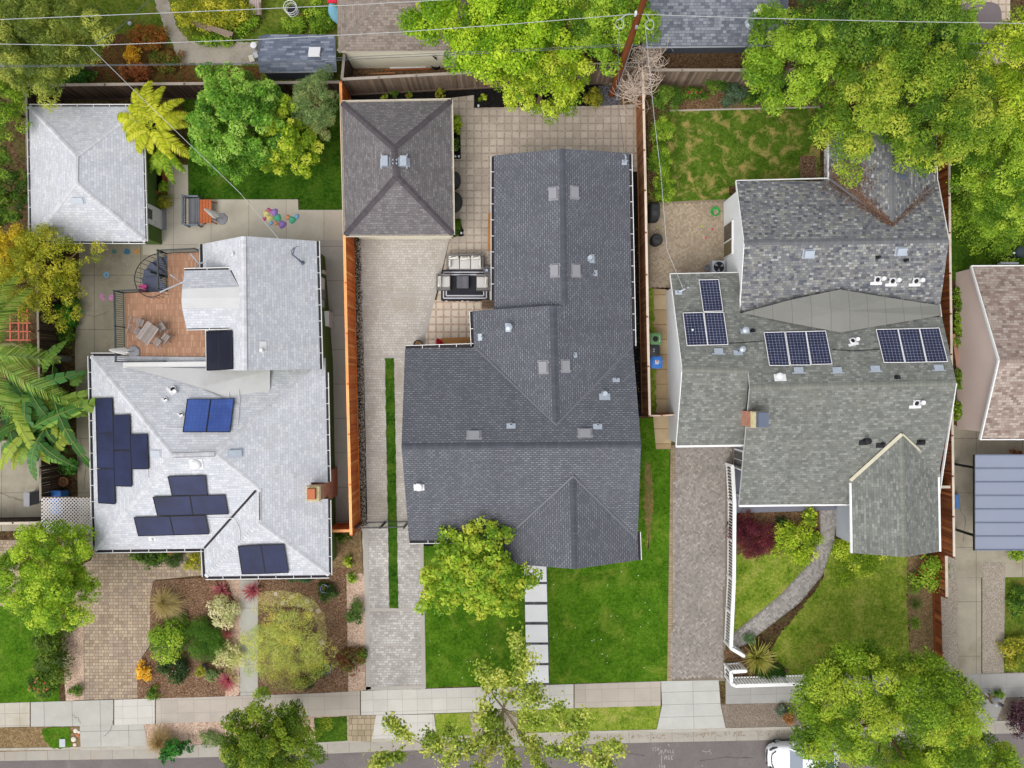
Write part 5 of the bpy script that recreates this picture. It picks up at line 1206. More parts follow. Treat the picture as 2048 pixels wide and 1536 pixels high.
pipevent(ro, r, 1729, 881, .11, .45, M['black'], M['galv'], .5, (-.05, -.12), hood=True); pipevent(ro, r, 1764, 887, .07, .34, M['black'], None, .5, (-.08, -.1)); pipevent(ro, r, 1838, 884, .08, .4, M['black'], M['galv'], .5, (.1, -.02), hood=True)
m = MB()
for pts in ([(1456, 687), (1528, 682)], [(1664, 699), (1704, 702), (1758, 699)]): m.tube([r.hit(*p)[0] + Vector((0, 0, .04)) for p in pts], .02, 5)
m.build('conduit', M['trough_black'], ro)
m = MB(); p0 = r.hit(1355, 585)[0]; m.box(p0 + Vector((.05, 0, .04)), (.4, .25, .03)); m.tube([p0, p0 + Vector((0, 0, .5)), p0 + Vector((.3, .12, .62))], .04, 7); m.lathe(p0 + Vector((.45, .2, .55)), [(.04, 0), (.06, .1)], 8); m.build('service_mast', M['galv'], hc); MAST_C = p0 + Vector((.2, .1, .6))
# brick chimney with a slate blue cap
p0 = r.hit(1490, 836)[0]; m = MB(); B = lambda z, d0, d1, e0, e1: [(p0.x + d0, p0.y + e0, z), (p0.x + d1, p0.y + e0, z), (p0.x + d1, p0.y + e1, z), (p0.x + d0, p0.y + e1, z)]
m.hull(B(2.8, -.2, .62, -.42, .42), B(5.55, -.2, .62, -.42, .42)); ch = m.build('chimney', M['brick'], hc)
m = MB(); m.hull(B(5.55, -.25, .66, -.46, .46), B(5.7, -.18, .6, -.4, .4)); m.build('mortar_cap', M['mortar'], ch)
m = MB(); m.hull(B(5.72, 0, .62, -.44, .44), B(6.0, 0.04, .58, -.4, .4)); m.build('chimney_cap', M['slate_cap'], ch)

# rosy neighbour at the right edge
he = thing('house', 'pink stucco house with rosy brown shingles at the right edge', 'house', P(2060, 720))
r = Roof(); r.add((1942, 533, 2.2), (1997, 720, 4.45), (2500, 716, 4.45), (2500, 531, 2.2)); r.add((1997, 720, 4.45), (1960, 879, 2.7), (2500, 879, 2.7), (2500, 716, 4.45))
ro = r.mesh('roof', M['sh_rose'], M['fascia_white'], he); caps(ro, [(1997, 720, 4.45), (2200, 718, 4.45)], M['cap_rose'], .3)
a, b = P(1917, 545), P(1920, 858); y0 = P(1997, 720, 4.45).y
wall_with_top(he, [a, b], [(0, 2.0), ((a.y - y0) / abs(a.y - b.y), 4.2), (1, 2.45)], M['wall_pink'])
m = MB(); m.prism([tuple(P(x, y))[:2] for x, y in ((1925, 548), (2400, 548), (2400, 856), (1925, 856))], 0, 2.0); m.build('back_wall', M['wall_pink'], he)
m = MB()
for p, q in (((1942, 533, 2.2), (1997, 720, 4.45)), ((1997, 720, 4.45), (1960, 879, 2.7)), ((1942, 532, 2.2), (2300, 530, 2.2)), ((1960, 879, 2.7), (2300, 879, 2.7))): m = MB(); m.beam(P(*p), P(*q), .06, .14); m.build('barge_board', M['white'], he)

# metal carport
cp = thing('carport', 'blue grey metal carport with ribbed roof on black posts', 'carport', P(2040, 1000))
m = MB(); zc = 2.55; V0 = []
xs = np.linspace(1948, 2200, 10)
for i in range(9):
    f = lambda k: P(xs[k], 910 + .0 * k, zc + .35 * math.sin(min(1, (xs[k] - 1948) / 170) * 1.5)); g = lambda k: P(xs[k] , 1100 + .0 * k, zc + .35 * math.sin(min(1, (xs[k] - 1948) / 170) * 1.5))
    m.poly([f(i), g(i), g(i + 1), f(i + 1)], .5); m.poly([p - Vector((0, 0, .05)) for p in (f(i + 1), g(i + 1), g(i), f(i))], .5)
M['carport'] = plain('carport_sheet', C(142, 150, 170), .03, .6, .02, 12, .5, .4); M['rib'] = plain('carport_rib', C(112, 122, 146), .03, .6, .02, 12, .5, .4)
ct = m.build('roof', M['carport'], cp, True)
for j in range(8):
    y = 910 + j * 190 / 7; m = MB()
    for i in range(9):
        h = lambda k: zc + .35 * math.sin(min(1, (xs[k] - 1948) / 170) * 1.5) + .02
        m.beam(P(xs[i], y, h(i)), P(xs[i + 1], y, h(i + 1)), .06, .05)
    m.build('rib', M['rib'], ct)
m = MB(); m.beam(P(1948, 909, zc), P(1948, 1101, zc), .06, .12); m.build('edge_beam', M['iron_dark'], cp)
for y in (928, 1058):
    b = P(1908, y); t = P(1949, y + (10 if y < 1000 else 14), zc - .05); t = Vector((b.x + .06, b.y, zc - .1)); m = MB(); m.beam(b, t, .13, .13); m.tube([b + Vector((0, 0, 1.7)), t + Vector((.2, -.5, .05))], .05, 6); m.tube([b + Vector((0, 0, 1.7)), t + Vector((.2, .5, .05))], .05, 6); m.build('post', M['iron_dark'], cp)

# ================================================================== buildings behind the back fences
hf = thing('house', 'brown shingled house with a cream wall at the top', 'house', P(790, 40))
r = Roof(); r.add((676, 103, 2.7), (945, 101, 2.7), (945, -60, 4.7), (800, -60, 4.7)); r.add((676, 103, 2.7), (800, -60, 4.7), (672, -150, 2.7))
ro = r.mesh('roof', M['sh_brown'], M['cream'], hf); caps(ro, [(676, 103, 2.7), (800, -60, 4.7)], M['cap_brown'], .26)
m = MB(); m.prism([tuple(P(x, y))[:2] for x, y in ((704, 137), (940, 135), (940, -20), (704, -20))], 0, 2.5); m.build('wall', M['wall_cream'], hf)
sh = thing('shed', 'blue grey garden shed with a white square roof hatch', 'shed', P(605, 140))
r = Roof(); s0, s1 = 2.15, 2.95; r.add((527, 69, s0), (516, 122, s1), (671, 121, s1), (670, 69, s0)); r.add((516, 122, s1), (519, 144, s0), (672, 142, s0), (671, 121, s1))
ro = r.mesh('roof', M['sh_blue'], M['lightgrey'], sh)
m = MB(); m.prism([tuple(P(x, y))[:2] for x, y in ((540, 160), (668, 158), (668, 102), (540, 104))], 0, 2.05); m.build('wall', M['wall_slate'], sh)
p, n = r.hit(630, 107); m = MB(); m.box(p + n * .12, (.66, .64, .12), M=frame(n)); m.build('roof_hatch', M['ventwhite'], ro)
for x in (541, 652):
    c = P(x, 151, 1.6); m = MB(); m.box((c.x, P(0, 159).y - .02, 1.6), (.42, .06, .22)); m.build('wall_vent', M['white'], sh)
hs_ = thing('house', 'slate grey roofed house at the top with a bent metal flue', 'house', P(1420, 30))
r = Roof(); r.add((1290, 94, 2.7), (1560, 91, 2.7), (1560, -160, 4.9), (1290, -160, 4.9))
ro = r.mesh('roof', M['sh_slate'], M['lightgrey'], hs_)
m = MB(); m.prism([tuple(P(x, y))[:2] for x, y in ((1300, 108), (1545, 105), (1545, -60), (1300, -60))], 0, 2.55); m.build('wall', M['wall_slate'], hs_)
p, n = r.hit(1501, 44); m = MB(); m.lathe(p - Vector((0, 0, .1)), [(.34, 0), (.3, .12), (.21, .2), (.21, 1.0), (.24, 1.02), (.24, 1.12), (.22, 1.2)], 14); m.build('flue', M['galv'], ro, True)
m = MB(); m.lathe(p + Vector((0, 0, 1.1)), [(.2, 0), (.2, .03)], 14); m.build('flue_mouth', M['ventwhite'], ro)
sp = thing('shed', 'corner of a dark blue shed roof at the top left', 'shed', P(-20, 140)); r = Roof(); r.add((-120, 92, 2.2), (8, 97, 2.2), (12, 143, 2.5), (-120, 140, 2.5)); r.mesh('roof', M['sh_blue'], M['lightgrey'], sp)
m = MB(); m.prism([tuple(P(x, y))[:2] for x, y in ((-110, 150), (6, 152), (4, 118), (-110, 116))], 0, 2.1); m.build('wall', M['wall_slate'], sp)
# ------------------------------------------------------------------ fences
WO = boards('new_cedar_boards', [C(176, 84, 34, 1.05), C(204, 104, 44, 1.05), C(216, 122, 56, 1.05), C(190, 94, 38, 1.05), C(228, 152, 84, 1.05)])
WOC = boards('new_cedar_rail', [C(226, 150, 92, 1.05), C(238, 168, 108, 1.05)], gain=.12)
WD = boards('dark_weathered_boards', [C(44, 34, 28, 1.05), C(62, 48, 40, 1.05), C(78, 62, 52, 1.05), C(70, 58, 52, 1.05)])
WG = boards('grey_weathered_boards', [C(88, 74, 62, 1.05), C(110, 94, 80, 1.05), C(128, 112, 98, 1.05), C(98, 80, 66, 1.05)])
WGC = boards('grey_rail', [C(128, 118, 108, 1.05), C(146, 136, 126, 1.05)], gain=.15)
WB = boards('brown_stained_boards', [C(112, 72, 44, 1.05), C(138, 92, 58, 1.05), C(158, 112, 74, 1.05), C(126, 82, 50, 1.05)])
WBC = boards('bleached_rail', [C(190, 172, 154, 1.05), C(206, 190, 174, 1.05)], gain=.12)
WR = boards('redwood_boards', [C(92, 48, 24, 1.05), C(118, 64, 32, 1.05), C(144, 82, 42, 1.05), C(106, 54, 26, 1.05), C(172, 104, 58, 1.05)])
WRC = boards('pale_rail', [C(176, 164, 148, 1.05), C(194, 182, 166, 1.05)], gain=.12)
def fence(label, pts, h, bm, cm, face=1, bw=0.14, post=2.4, cap=0.16, pm=None, name='fence', group=None, lat=0.0, cat='fence'):
    """plank fence along plan points; boards on the side 'face', rails and posts behind, capped"""
    w = [P(x, y) for x, y in pts]; mid = w[len(w) // 2]
    t = thing(name, label, cat, tuple(mid), group); B = MB(); Cp = MB(); Rl = MB(); posts = []
    for a, b in zip(w[:-1], w[1:]):
        d = (b - a).normalized(); s = d.cross(Vector((0, 0, 1))) * face; L = (b - a).length; n = max(1, int(L / bw))
        for i in range(n):
            p = a.lerp(b, (i + .5) / n) + s * .03; hh = h - lat + R.uniform(-.015, .0); lean = R.uniform(-.01, .01)
            q0, q1 = p - d * (L / n * .47), p + d * (L / n * .47); up = Vector((d.x * lean, d.y * lean, 0)); off = s * R.uniform(-.006, .006)
            B.hull([q0 + off + Vector((0, 0, .05)), q1 + off + Vector((0, 0, .05)), q1 + off + s * .022 + Vector((0, 0, .05)), q0 + off + s * .022 + Vector((0, 0, .05))],
                   [q0 + off + up + Vector((0, 0, hh)), q1 + off + up + Vector((0, 0, hh)), q1 + off + up + s * .022 + Vector((0, 0, hh)), q0 + off + up + s * .022 + Vector((0, 0, hh))])
        k = max(1, round(L / post)); seg = L / k
        for i in range(k): Cp.beam(a.lerp(b, i / k) + Vector((0, 0, h)), a.lerp(b, (i + .997) / k) + Vector((0, 0, h)), cap, .045)
        for z in (.12, h * .5, h - .12 - lat): Rl.beam(a - s * .03 + Vector((0, 0, z)), b - s * .03 + Vector((0, 0, z)), .045, .09)
        Rl.beam(a + s * .075 + Vector((0, 0, .09)), b + s * .075 + Vector((0, 0, .09)), .04, .16)
        for i in range(k + 1): posts.append((a.lerp(b, i / k), s))
        if lat:
            for i in range(int(L / .13)):
                p = a.lerp(b, (i + .5) * .13 / L); Cp.beam(p + Vector((0, 0, h - lat)), p + Vector((0, 0, h)), .035, .03)
    B.build('board_panel', bm, t); Cp.build('cap_rail', cm, t); Rl.build('rail', bm, t)
    done = []
    for p, s in posts:
        if any((p - q).length < .3 for q in done): continue
        done.append(p); m = MB(); m.beam(p + s * .02, p + s * .02 + Vector((0, 0, h + .03)), .1, .1, .15); m.build('post', pm or bm, t)
    return t
fence('new orange cedar fence between the pale and dark roofed houses', [(719, 1054), (712, 768), (706, 480), (699, 196)], 2.3, WO, WOC, 1, .14, 3.2)
fence('short orange cedar return fence beside the pale house', [(660, 1049), (716, 1048)], 2.0, WO, WOC, -1)
fence('dark weathered fence behind the fern tree', [(98, 199), (400, 196), (697, 193)], 2.1, WD, WGC, 1, .15)
fence('dark weathered fence left of the pale garage', [(98, 199), (104, 480)], 2.1, WD, WGC, -1, .15)
fence('grey weathered fence behind the taupe outbuilding', [(700, 189), (985, 174), (1150, 168)], 2.2, WG, WGC, 1, .16)
fence('short dark fence between the shed and the cream wall', [(700, 189), (708, 100)], 2.1, WD, WGC, 1)
fence('grey fence topped by thin pickets left of the power pole', [(1150, 168), (1205, 166), (1272, 165)], 2.75, WG, WGC, 1, .15, 2.2, .05, None, 'fence', None, .75)
fence('brown stained fence between the dark roofed and white walled houses', [(1273, 170), (1278, 400), (1282, 640), (1286, 829)], 2.15, WB, WBC, 1, .14, 2.4, .14)
fence('low reddish gate panel closing the sandstone path', [(1286, 829), (1312, 829), (1350, 826)], 1.7, WB, WBC, -1, .14, 1.4, .08)
fence('grey weathered fence behind the patchy back lawn', [(1282, 170), (1480, 170), (1720, 168)], 2.1, WG, WGC, 1, .15)
fence('tall redwood fence right of the white walled house', [(1856, 268), (1858, 480), (1866, 1098)], 2.1, WR, WRC, 1, .15, 2.4, .13)
fence('mid height redwood fence section below the tall one', [(1866, 1100), (1867, 1182)], 1.35, WR, WRC, 1, .14)
fence('low redwood fence section beside the bare dirt bed', [(1867, 1184), (1872, 1352)], .8, WR, WGC, 1, .14, 2.0, .05)
fence('redwood cross fence between gable and right fence', [(1842, 965), (1866, 965)], 1.9, WR, WRC, -1)
fence('dark plank fence behind the palm and banana clump', [(116, 470), (117, 600), (121, 800), (123, 992)], 1.95, WD, WGC, -1, .15, 2.4, .12)
fence('dark rail fence under the bright green tree', [(-200, 1042), (0, 1038), (120, 1036)], 1.5, WD, WRC, -1, .15)

# iron driveway gate
gt = thing('driveway_gate', 'black iron gate across the stamped driveway', 'gate', P(768, 1044))
railing(gt, [P(723, 1045), P(770, 1044), P(816, 1043)], 1.7, M['iron_dark'], .12, 1.6, .0, 'bar_panel')
m = MB()
for x in (723, 770, 816): m.beam(P(x, 1044.5), P(x, 1044.5) + Vector((0, 0, 1.75)), .1, .1)
m.build('gate_post', M['iron_dark'], gt)

# white picket fences
def picket(label, pts, h=1.3):
    w = [P(x, y) for x, y in pts]; t = thing('picket_fence', label, 'fence', tuple(w[0])); pk = MB(); ra = MB(); ca = MB()
    for a, b in zip(w[:-1], w[1:]):
        L = (b - a).length; n = max(1, int(L / .18)); up = Vector((0, 0, 1))
        for i in range(n): p = a.lerp(b, (i + .5) / n); pk.beam(p + up * .06, p + up * (h - .02), .075, .03)
        ra.beam(a + up * .1, b + up * .1, .08, .07); ra.beam(a + up * (h - .3), b + up * (h - .3), .06, .05); ca.beam(a + up * h, b + up * h, .2, .06)
        k = max(1, round(L / 2.2))
        for i in range(0 if a is w[0] else 1, k + 1): p = a.lerp(b, i / k); ra.beam(p, p + up * (h + .05), .13, .13)
    pk.build('picket_panel', M['white'], t); ra.build('rail', M['white'], t); ca.build('cap_rail', M['white'], t)
    return t
picket('long white picket fence along the herringbone drive', [(1452, 927), (1456, 1000), (1455, 1150), (1449, 1281), (1474, 1296)])
picket('short white picket fence wrapping the yellow flax', [(1478, 1325), (1449, 1327), (1450, 1350), (1458, 1354), (1560, 1351), (1690, 1347)])

# lattice cover over the bins by the pale house
lc = thing('lattice_cover', 'white lattice roof over blue bins beside the pale house', 'patio cover', P(140, 1020))
zl = 2.05; x0, x1 = P(83, 0, zl).x, P(186, 0, zl).x; y1, y0 = P(0, 995, zl).y, P(0, 1067, zl).y
m = MB(); sp_ = .15; wdt = x1 - x0; hgt = y1 - y0
for s in (1, -1):
    c = -wdt - hgt
    while c < wdt + hgt:
        pts = []
        for t_ in ((x0, None), (x1, None), (None, y0), (None, y1)):
            if t_[0] is not None: X = t_[0]; Y = (y0 + hgt / 2) + s * (X - (x0 + wdt / 2)) + c
            else: Y = t_[1]; X = (x0 + wdt / 2) + s * (Y - (y0 + hgt / 2) - c)
            if x0 - 1e-6 <= X <= x1 + 1e-6 and y0 - 1e-6 <= Y <= y1 + 1e-6: pts.append((X, Y))
        if len(pts) >= 2:
            a, b = min(pts), max(pts)
            if math.hypot(a[0] - b[0], a[1] - b[1]) > .05: m.beam((a[0], a[1], zl + s * .012), (b[0], b[1], zl + s * .012), .05, .018)
        c += sp_ * 1.414
m.build('lattice_panel', plain('weathered_white_lattice', C(206, 200, 198, 1.05), .08, 2, .1, 20), lc)
m = MB(); 
for y in (y0, y1, (y0 + y1) / 2): m.beam((x0, y, zl - .06), (x1, y, zl - .06), .07, .1)
for x in (x0, x1, x0 + wdt * .55): m.beam((x, y0, zl - .06), (x, y1, zl - .06), .07, .1)
m.beam((x0 + wdt * .3, y0 - .16, zl - .1), (x1, y0 - .16, zl - .1), .16, .12); m.build('frame', WG, lc)
for x in (x0 + .1, x1 - .1):
    m = MB(); m.beam((x, y0 + .1, 0), (x, y0 + .1, zl - .1), .1, .1); m.build('post', WR, lc)
m = MB(); m.beam((x0 + wdt * .35, y0 - .42, zl - .25), (x1, y0 - .42, zl - .25), .14, .08); m.build('front_beam', M['fascia_white'], lc)
# ------------------------------------------------------------------ trees
G = lambda *q: [C(*x) for x in q]
FRESH = G((66, 104, 20), (104, 146, 30), (140, 178, 44), (168, 196, 62)); DEEP = G((44, 78, 20), (72, 112, 26), (104, 142, 38), (132, 164, 54))
YEL = G((92, 112, 20), (138, 152, 32), (176, 182, 46), (202, 200, 66)); OLIVE = G((80, 108, 52), (112, 142, 74), (140, 168, 98), (150, 160, 90)); LIME = G((86, 120, 18), (132, 166, 30), (172, 200, 48), (200, 214, 76))
CITRUS = G((54, 100, 24), (88, 140, 36), (128, 178, 54), (164, 202, 86)); MAPLE = G((72, 116, 14), (112, 158, 22), (150, 190, 34), (180, 208, 52)); OLIVEY = G((96, 112, 24), (132, 142, 34), (164, 170, 48), (186, 184, 66))
FEATH = G((70, 92, 28), (106, 128, 44), (140, 160, 60), (170, 182, 78)); DARKG = G((26, 48, 14), (44, 74, 22), (66, 100, 32), (88, 122, 46))
tree('conifer', 'feathery yellow green conifer filling the top left corner', 85, 70, 118, 104, 4.5, 2.2, FEATH, 1, clump=.5, leaf=.30, asp=.22, dens=330, ragged=.3)
tree('citrus_tree', 'bright green citrus tree with large leaves on the back lawn', 478, 245, 92, 100, 2.9, 1.7, CITRUS, 2, clump=.42, leaf=.24, asp=.45, dens=330, ragged=.25)
tree('small_maple', 'yellow green young maple between the citrus and the olive tree', 577, 282, 55, 66, 2.3, 1.2, LIME, 3, clump=.32, leaf=.2, asp=.7, dens=300, ragged=.4)
tree('olive_tree', 'grey green fine leaved tree in a square wooden edging', 632, 208, 42, 56, 2.6, 1.3, OLIVE, 4, clump=.3, leaf=.2, asp=.2, dens=420, ragged=.4, base=(637, 250))
tree('maple_tree', 'large lobed maple spreading over the brown roof', 990, 52, 152, 88, 5.2, 2.0, MAPLE, 5, clump=.62, leaf=.2, asp=.75, dens=260, ragged=.28)
tree('hedge_maple', 'yellow tipped round tree hanging over the paver patio', 1082, 158, 92, 68, 3.6, 1.6, LIME, 6, clump=.42, leaf=.18, asp=.6, dens=340, ragged=.2)
tree('maple_tree', 'leafy green tree left of the power pole', 1212, 48, 88, 70, 5.0, 1.8, FRESH, 7, clump=.5, leaf=.22, asp=.6, dens=260, ragged=.3, base=(1180, 100))
tree('bay_tree', 'dense glossy tree left of the bare branch beside the slate roof', 1588, 122, 104, 88, 5.0, 2.2, FRESH, 8, clump=.5, leaf=.24, asp=.4, dens=300, ragged=.25)
tree('bay_tree', 'widest glossy tree hanging over the rear shingles', 1798, 220, 166, 124, 5.6, 2.6, G((62, 98, 20), (100, 138, 30), (140, 172, 46), (178, 190, 66)), 9, clump=.58, leaf=.24, asp=.4, dens=300, ragged=.22)
tree('bay_tree', 'glossy tree crossed by the bright overhead wire at the top', 1745, 62, 160, 84, 5.8, 2.2, DEEP, 10, clump=.55, leaf=.24, asp=.38, dens=280, ragged=.3)
tree('bay_tree', 'light green feathery tree beside the taupe cover at the top right', 1880, 72, 74, 78, 5.0, 1.8, FRESH, 11, clump=.42, leaf=.24, asp=.35, dens=280, ragged=.35)
tree('bay_tree', 'yellow green tree against the right edge near the top', 2030, 150, 72, 120, 5.0, 2.4, LIME, 12, clump=.5, leaf=.2, asp=.5, dens=280, ragged=.25)
tree('bay_tree', 'round bright tree right of the rear redwood fence', 1998, 338, 92, 112, 4.2, 2.2, FRESH, 13, clump=.48, leaf=.18, asp=.5, dens=320, ragged=.2)
tree('street_tree', 'big dense tree over the white car at the bottom right', 1762, 1442, 186, 142, 5.0, 3.0, G((72, 108, 18), (108, 148, 28), (144, 178, 42), (172, 192, 60)), 14, clump=.66, leaf=.21, asp=.45, dens=330, ragged=.13, low=-.3, r0=.24, nlimb=14)
t = [o for o in COL.objects if o.name.startswith('street_tree')][0]; c = P(1935, 1530, 4.2); crown(t, c.x, c.y, 4.2, S(98, 4), S(58, 4), 1.8, G((72, 108, 18), (108, 148, 28), (144, 178, 42), (172, 192, 60)), clump=.5, leaf=.21, asp=.45, dens=330, seed=41, ragged=.2)
tree('street_tree', 'round green tree over the kerb at the bottom left', 548, 1480, 102, 84, 4.0, 2.0, G((64, 96, 18), (96, 128, 26), (124, 156, 36), (158, 176, 50)), 15, clump=.42, leaf=.19, asp=.5, dens=420, ragged=.2, fill=.5)
tree('front_tree', 'golden green tree on the front lawn beside the walk', 955, 1140, 98, 92, 3.4, 1.5, G((92, 134, 30), (138, 176, 42), (166, 196, 56), (186, 196, 66)), 16, clump=.34, leaf=.15, asp=.7, dens=380, ragged=.4, base=(968, 1120))
tree('front_tree', 'bright green tree beside the beige paver driveway', 98, 1150, 92, 108, 3.8, 2.0, G((80, 122, 18), (122, 164, 30), (158, 196, 46), (186, 210, 66)), 17, clump=.42, leaf=.2, asp=.5, dens=320, ragged=.26)
tree('airy_tree', 'airy yellow green tree beside the chalk covered yard', 84, 545, 96, 88, 3.4, 1.7, YEL, 18, clump=.34, leaf=.17, asp=.45, dens=250, ragged=.4)
tree('shrub_tree', 'golden leaved tree at the left edge beside the pale garage', 18, 520, 50, 62, 3.4, 1.6, G((150, 140, 20), (196, 180, 30), (220, 204, 60)), 19, clump=.34, leaf=.17, asp=.45, dens=280, ragged=.3)
tree('shrub_tree', 'rounded green tree at the left edge above the pale garage', 12, 215, 38, 60, 3.6, 1.8, FRESH, 20, clump=.4, leaf=.16, asp=.5, dens=340)
tree('shrub_tree', 'dark broad leaved tree at the left edge beside the pale garage', 18, 385, 34, 70, 2.6, 1.4, DEEP, 21, clump=.36, leaf=.3, asp=.3, dens=280, ragged=.3)
# feathery palo verde: fine sprays, ground shows through
c = P(572, 1290, 1.6); t = thing('palo_verde', 'feathery yellow flowered tree over the mulch beside the walk', 'tree', P(572, 1290))
cc, o = crown(t, c.x, c.y, 1.5, S(90), S(86), 1.1, G((150, 176, 74), (180, 204, 96), (206, 222, 120), (222, 216, 84)), clump=.34, leaf=.2, asp=.10, dens=330, seed=22, up=.5, ragged=.3, low=.0, fill=.4)
limbs(t, (c.x, c.y, 0), (c.x, c.y, 1.3), cc, .07, 26, BARKG)
# young sparse street tree: real limbs with leafy ends
t = thing('young_tree', 'sparse young street tree with forked pale limbs', 'tree', P(1003, 1456)); b = P(1003, 1456)
m = MB(); fork = P(1007, 1417, 2.4); m.tube([b, b.lerp(fork, .5), fork], [.11, .085, .075], 9)
TIPS = []
def limb(pts, r0, r1=.012, nodes=6):
    w = [fork if p is None else P(*p) for p in pts]; k = len(w); m.tube(w, [r0 + (r1 - r0) * i / (k - 1) for i in range(k)], 6)
    for i in range(nodes):
        q = .25 + .75 * (i + R.random()) / nodes; q = min(q, .999) * (k - 1); j = int(q); TIPS.append((w[j].lerp(w[j + 1], q - j), .75 + .5 * R.random()))
limb([None, (990, 1396, 3.4), (978, 1372, 4.2), (965, 1350, 5), (952, 1338, 5.6)], .055, nodes=6)
limb([(984, 1380, 4), (975, 1352, 5), (968, 1328, 5.6)], .03, nodes=5); limb([None, (1005, 1385, 3.6), (1001, 1362, 4.6), (1004, 1344, 5.4)], .04, nodes=5)
limb([None, (1020, 1386, 3.3), (1031, 1360, 4.2), (1038, 1338, 5), (1038, 1308, 5.8), (1033, 1282, 6.4), (1026, 1270, 6.8)], .06, nodes=10); limb([(1033, 1355, 4.4), (1048, 1350, 5), (1052, 1332, 5.6), (1062, 1316, 6)], .025, nodes=5)
limb([None, (1016, 1398, 3), (1040, 1392, 3.8), (1062, 1380, 4.6), (1080, 1372, 5.2)], .04, nodes=7); limb([None, (1030, 1428, 3.2), (1056, 1420, 4), (1056, 1396, 4.8), (1072, 1398, 5.2), (1086, 1404, 5.4)], .045, nodes=7)
limb([None, (1040, 1440, 3.2), (1080, 1446, 4.2), (1110, 1424, 5), (1122, 1412, 5.4)], .045, nodes=8); limb([(1060, 1444, 3.6), (1110, 1452, 4.6), (1150, 1448, 5.2), (1172, 1428, 5.6)], .035, nodes=8)
limb([None, (1000, 1450, 3), (960, 1480, 4), (900, 1495, 5), (840, 1500, 5.6)], .06, nodes=12); limb([(900, 1495, 5), (870, 1480, 5.4), (850, 1470, 5.8)], .025, nodes=6); limb([(930, 1488, 4.4), (900, 1470, 5), (905, 1455, 5.4)], .025, nodes=5)
limb([(860, 1498, 5.4), (810, 1470, 6), (790, 1450, 6.2), (775, 1442, 6.4)], .025, nodes=9); limb([(860, 1498, 5.4), (800, 1512, 6), (768, 1520, 6.2), (748, 1530, 6.4)], .025, nodes=9)
limb([None, (1006, 1470, 3), (1020, 1510, 4.2), (1030, 1545, 5)], .06, nodes=10); limb([None, (1040, 1470, 3), (1090, 1500, 4.4), (1140, 1510, 5.2), (1180, 1520, 5.6)], .055, nodes=12); limb([(1110, 1504, 4.8), (1150, 1480, 5.4), (1170, 1470, 5.6)], .025, nodes=6)
limb([(1140, 1512, 5.2), (1200, 1500, 5.8), (1225, 1494, 6.2), (1240, 1500, 6.4)], .03, nodes=8); limb([(1160, 1518, 5.4), (1200, 1525, 6), (1222, 1535, 6.2)], .03, nodes=7); limb([None, (980, 1470, 3), (930, 1505, 4.2), (880, 1530, 5)], .05, nodes=12); limb([None, (990, 1490, 3.2), (960, 1530, 4.4), (950, 1560, 5)], .05, nodes=10); limb([None, (1060, 1490, 3.4), (1080, 1530, 4.6), (1100, 1560, 5.2)], .05, nodes=10)
limb([None, (985, 1425, 3.2), (972, 1418, 4), (965, 1405, 4.6)], .03, nodes=4); limb([(1000, 1455, 3.1), (990, 1440, 4), (970, 1445, 4.6), (955, 1432, 5)], .03, nodes=7)
m.build('trunk', BARKG, t, True)
n = 62; tp = np.array([tuple(p) for p, _ in TIPS]); sz = np.array([s for _, s in TIPS]); idx = np.repeat(np.arange(len(tp)), n)
d = NR.randn(len(idx), 3) * np.array([.22, .22, .14]) * sz[idx][:, None]
leaves('crown', tp[idx] + d, d * 1.2 + np.array([0, 0, .35]) + NR.randn(len(idx), 3) * .35, .19 * (.7 + .6 * NR.rand(len(idx))), .14, pick(G((96, 124, 34), (138, 166, 56), (172, 194, 80), (200, 208, 104)), len(idx), NR.rand(len(tp))[idx]), t)
# bare twiggy shrub by the pole
t = thing('dry_shrub', 'tangled leafless grey shrub beside the power pole', 'shrub', P(1285, 165)); m = MB()
for i in range(300):
    a = R.uniform(0, 6.283); e = R.uniform(.3, 1) ** .7; px, py = R.choice(((1294, 112), (1300, 95), (1290, 140), (1305, 128), (1276, 168), (1262, 180))) if i > 40 else (1270, 178); rr_ = R.uniform(24, 60)
    b = P(1282 + R.uniform(-8, 6), 172 + R.uniform(-8, 6), R.uniform(.2, 1)); k = P(px + R.gauss(0, 9), py + R.gauss(0, 9), R.uniform(1.0, 2.6)); j = lambda s: Vector((R.uniform(-s, s), R.uniform(-s, s), R.uniform(-s, s)))
    ra = R.uniform(.25, .8); da = R.choice((-1, 1)) * R.uniform(.35, .7); arc = [k + Vector((math.cos(a + da * t_) * ra - math.cos(a) * ra, math.sin(a + da * t_) * ra - math.sin(a) * ra, .08 * t_)) + j(.05) for t_ in range(5)]
    m.tube(([b, b.lerp(k, .55) + j(.25)] if i % 3 == 0 else []) + arc, ([.03, .026] if i % 3 == 0 else []) + [.024, .021, .018, .014, .008], 4)
m.build('twigs', plain('dry_twig', C(190, 172, 156, 1.2), .15, 4, .15, 20, .95), t)

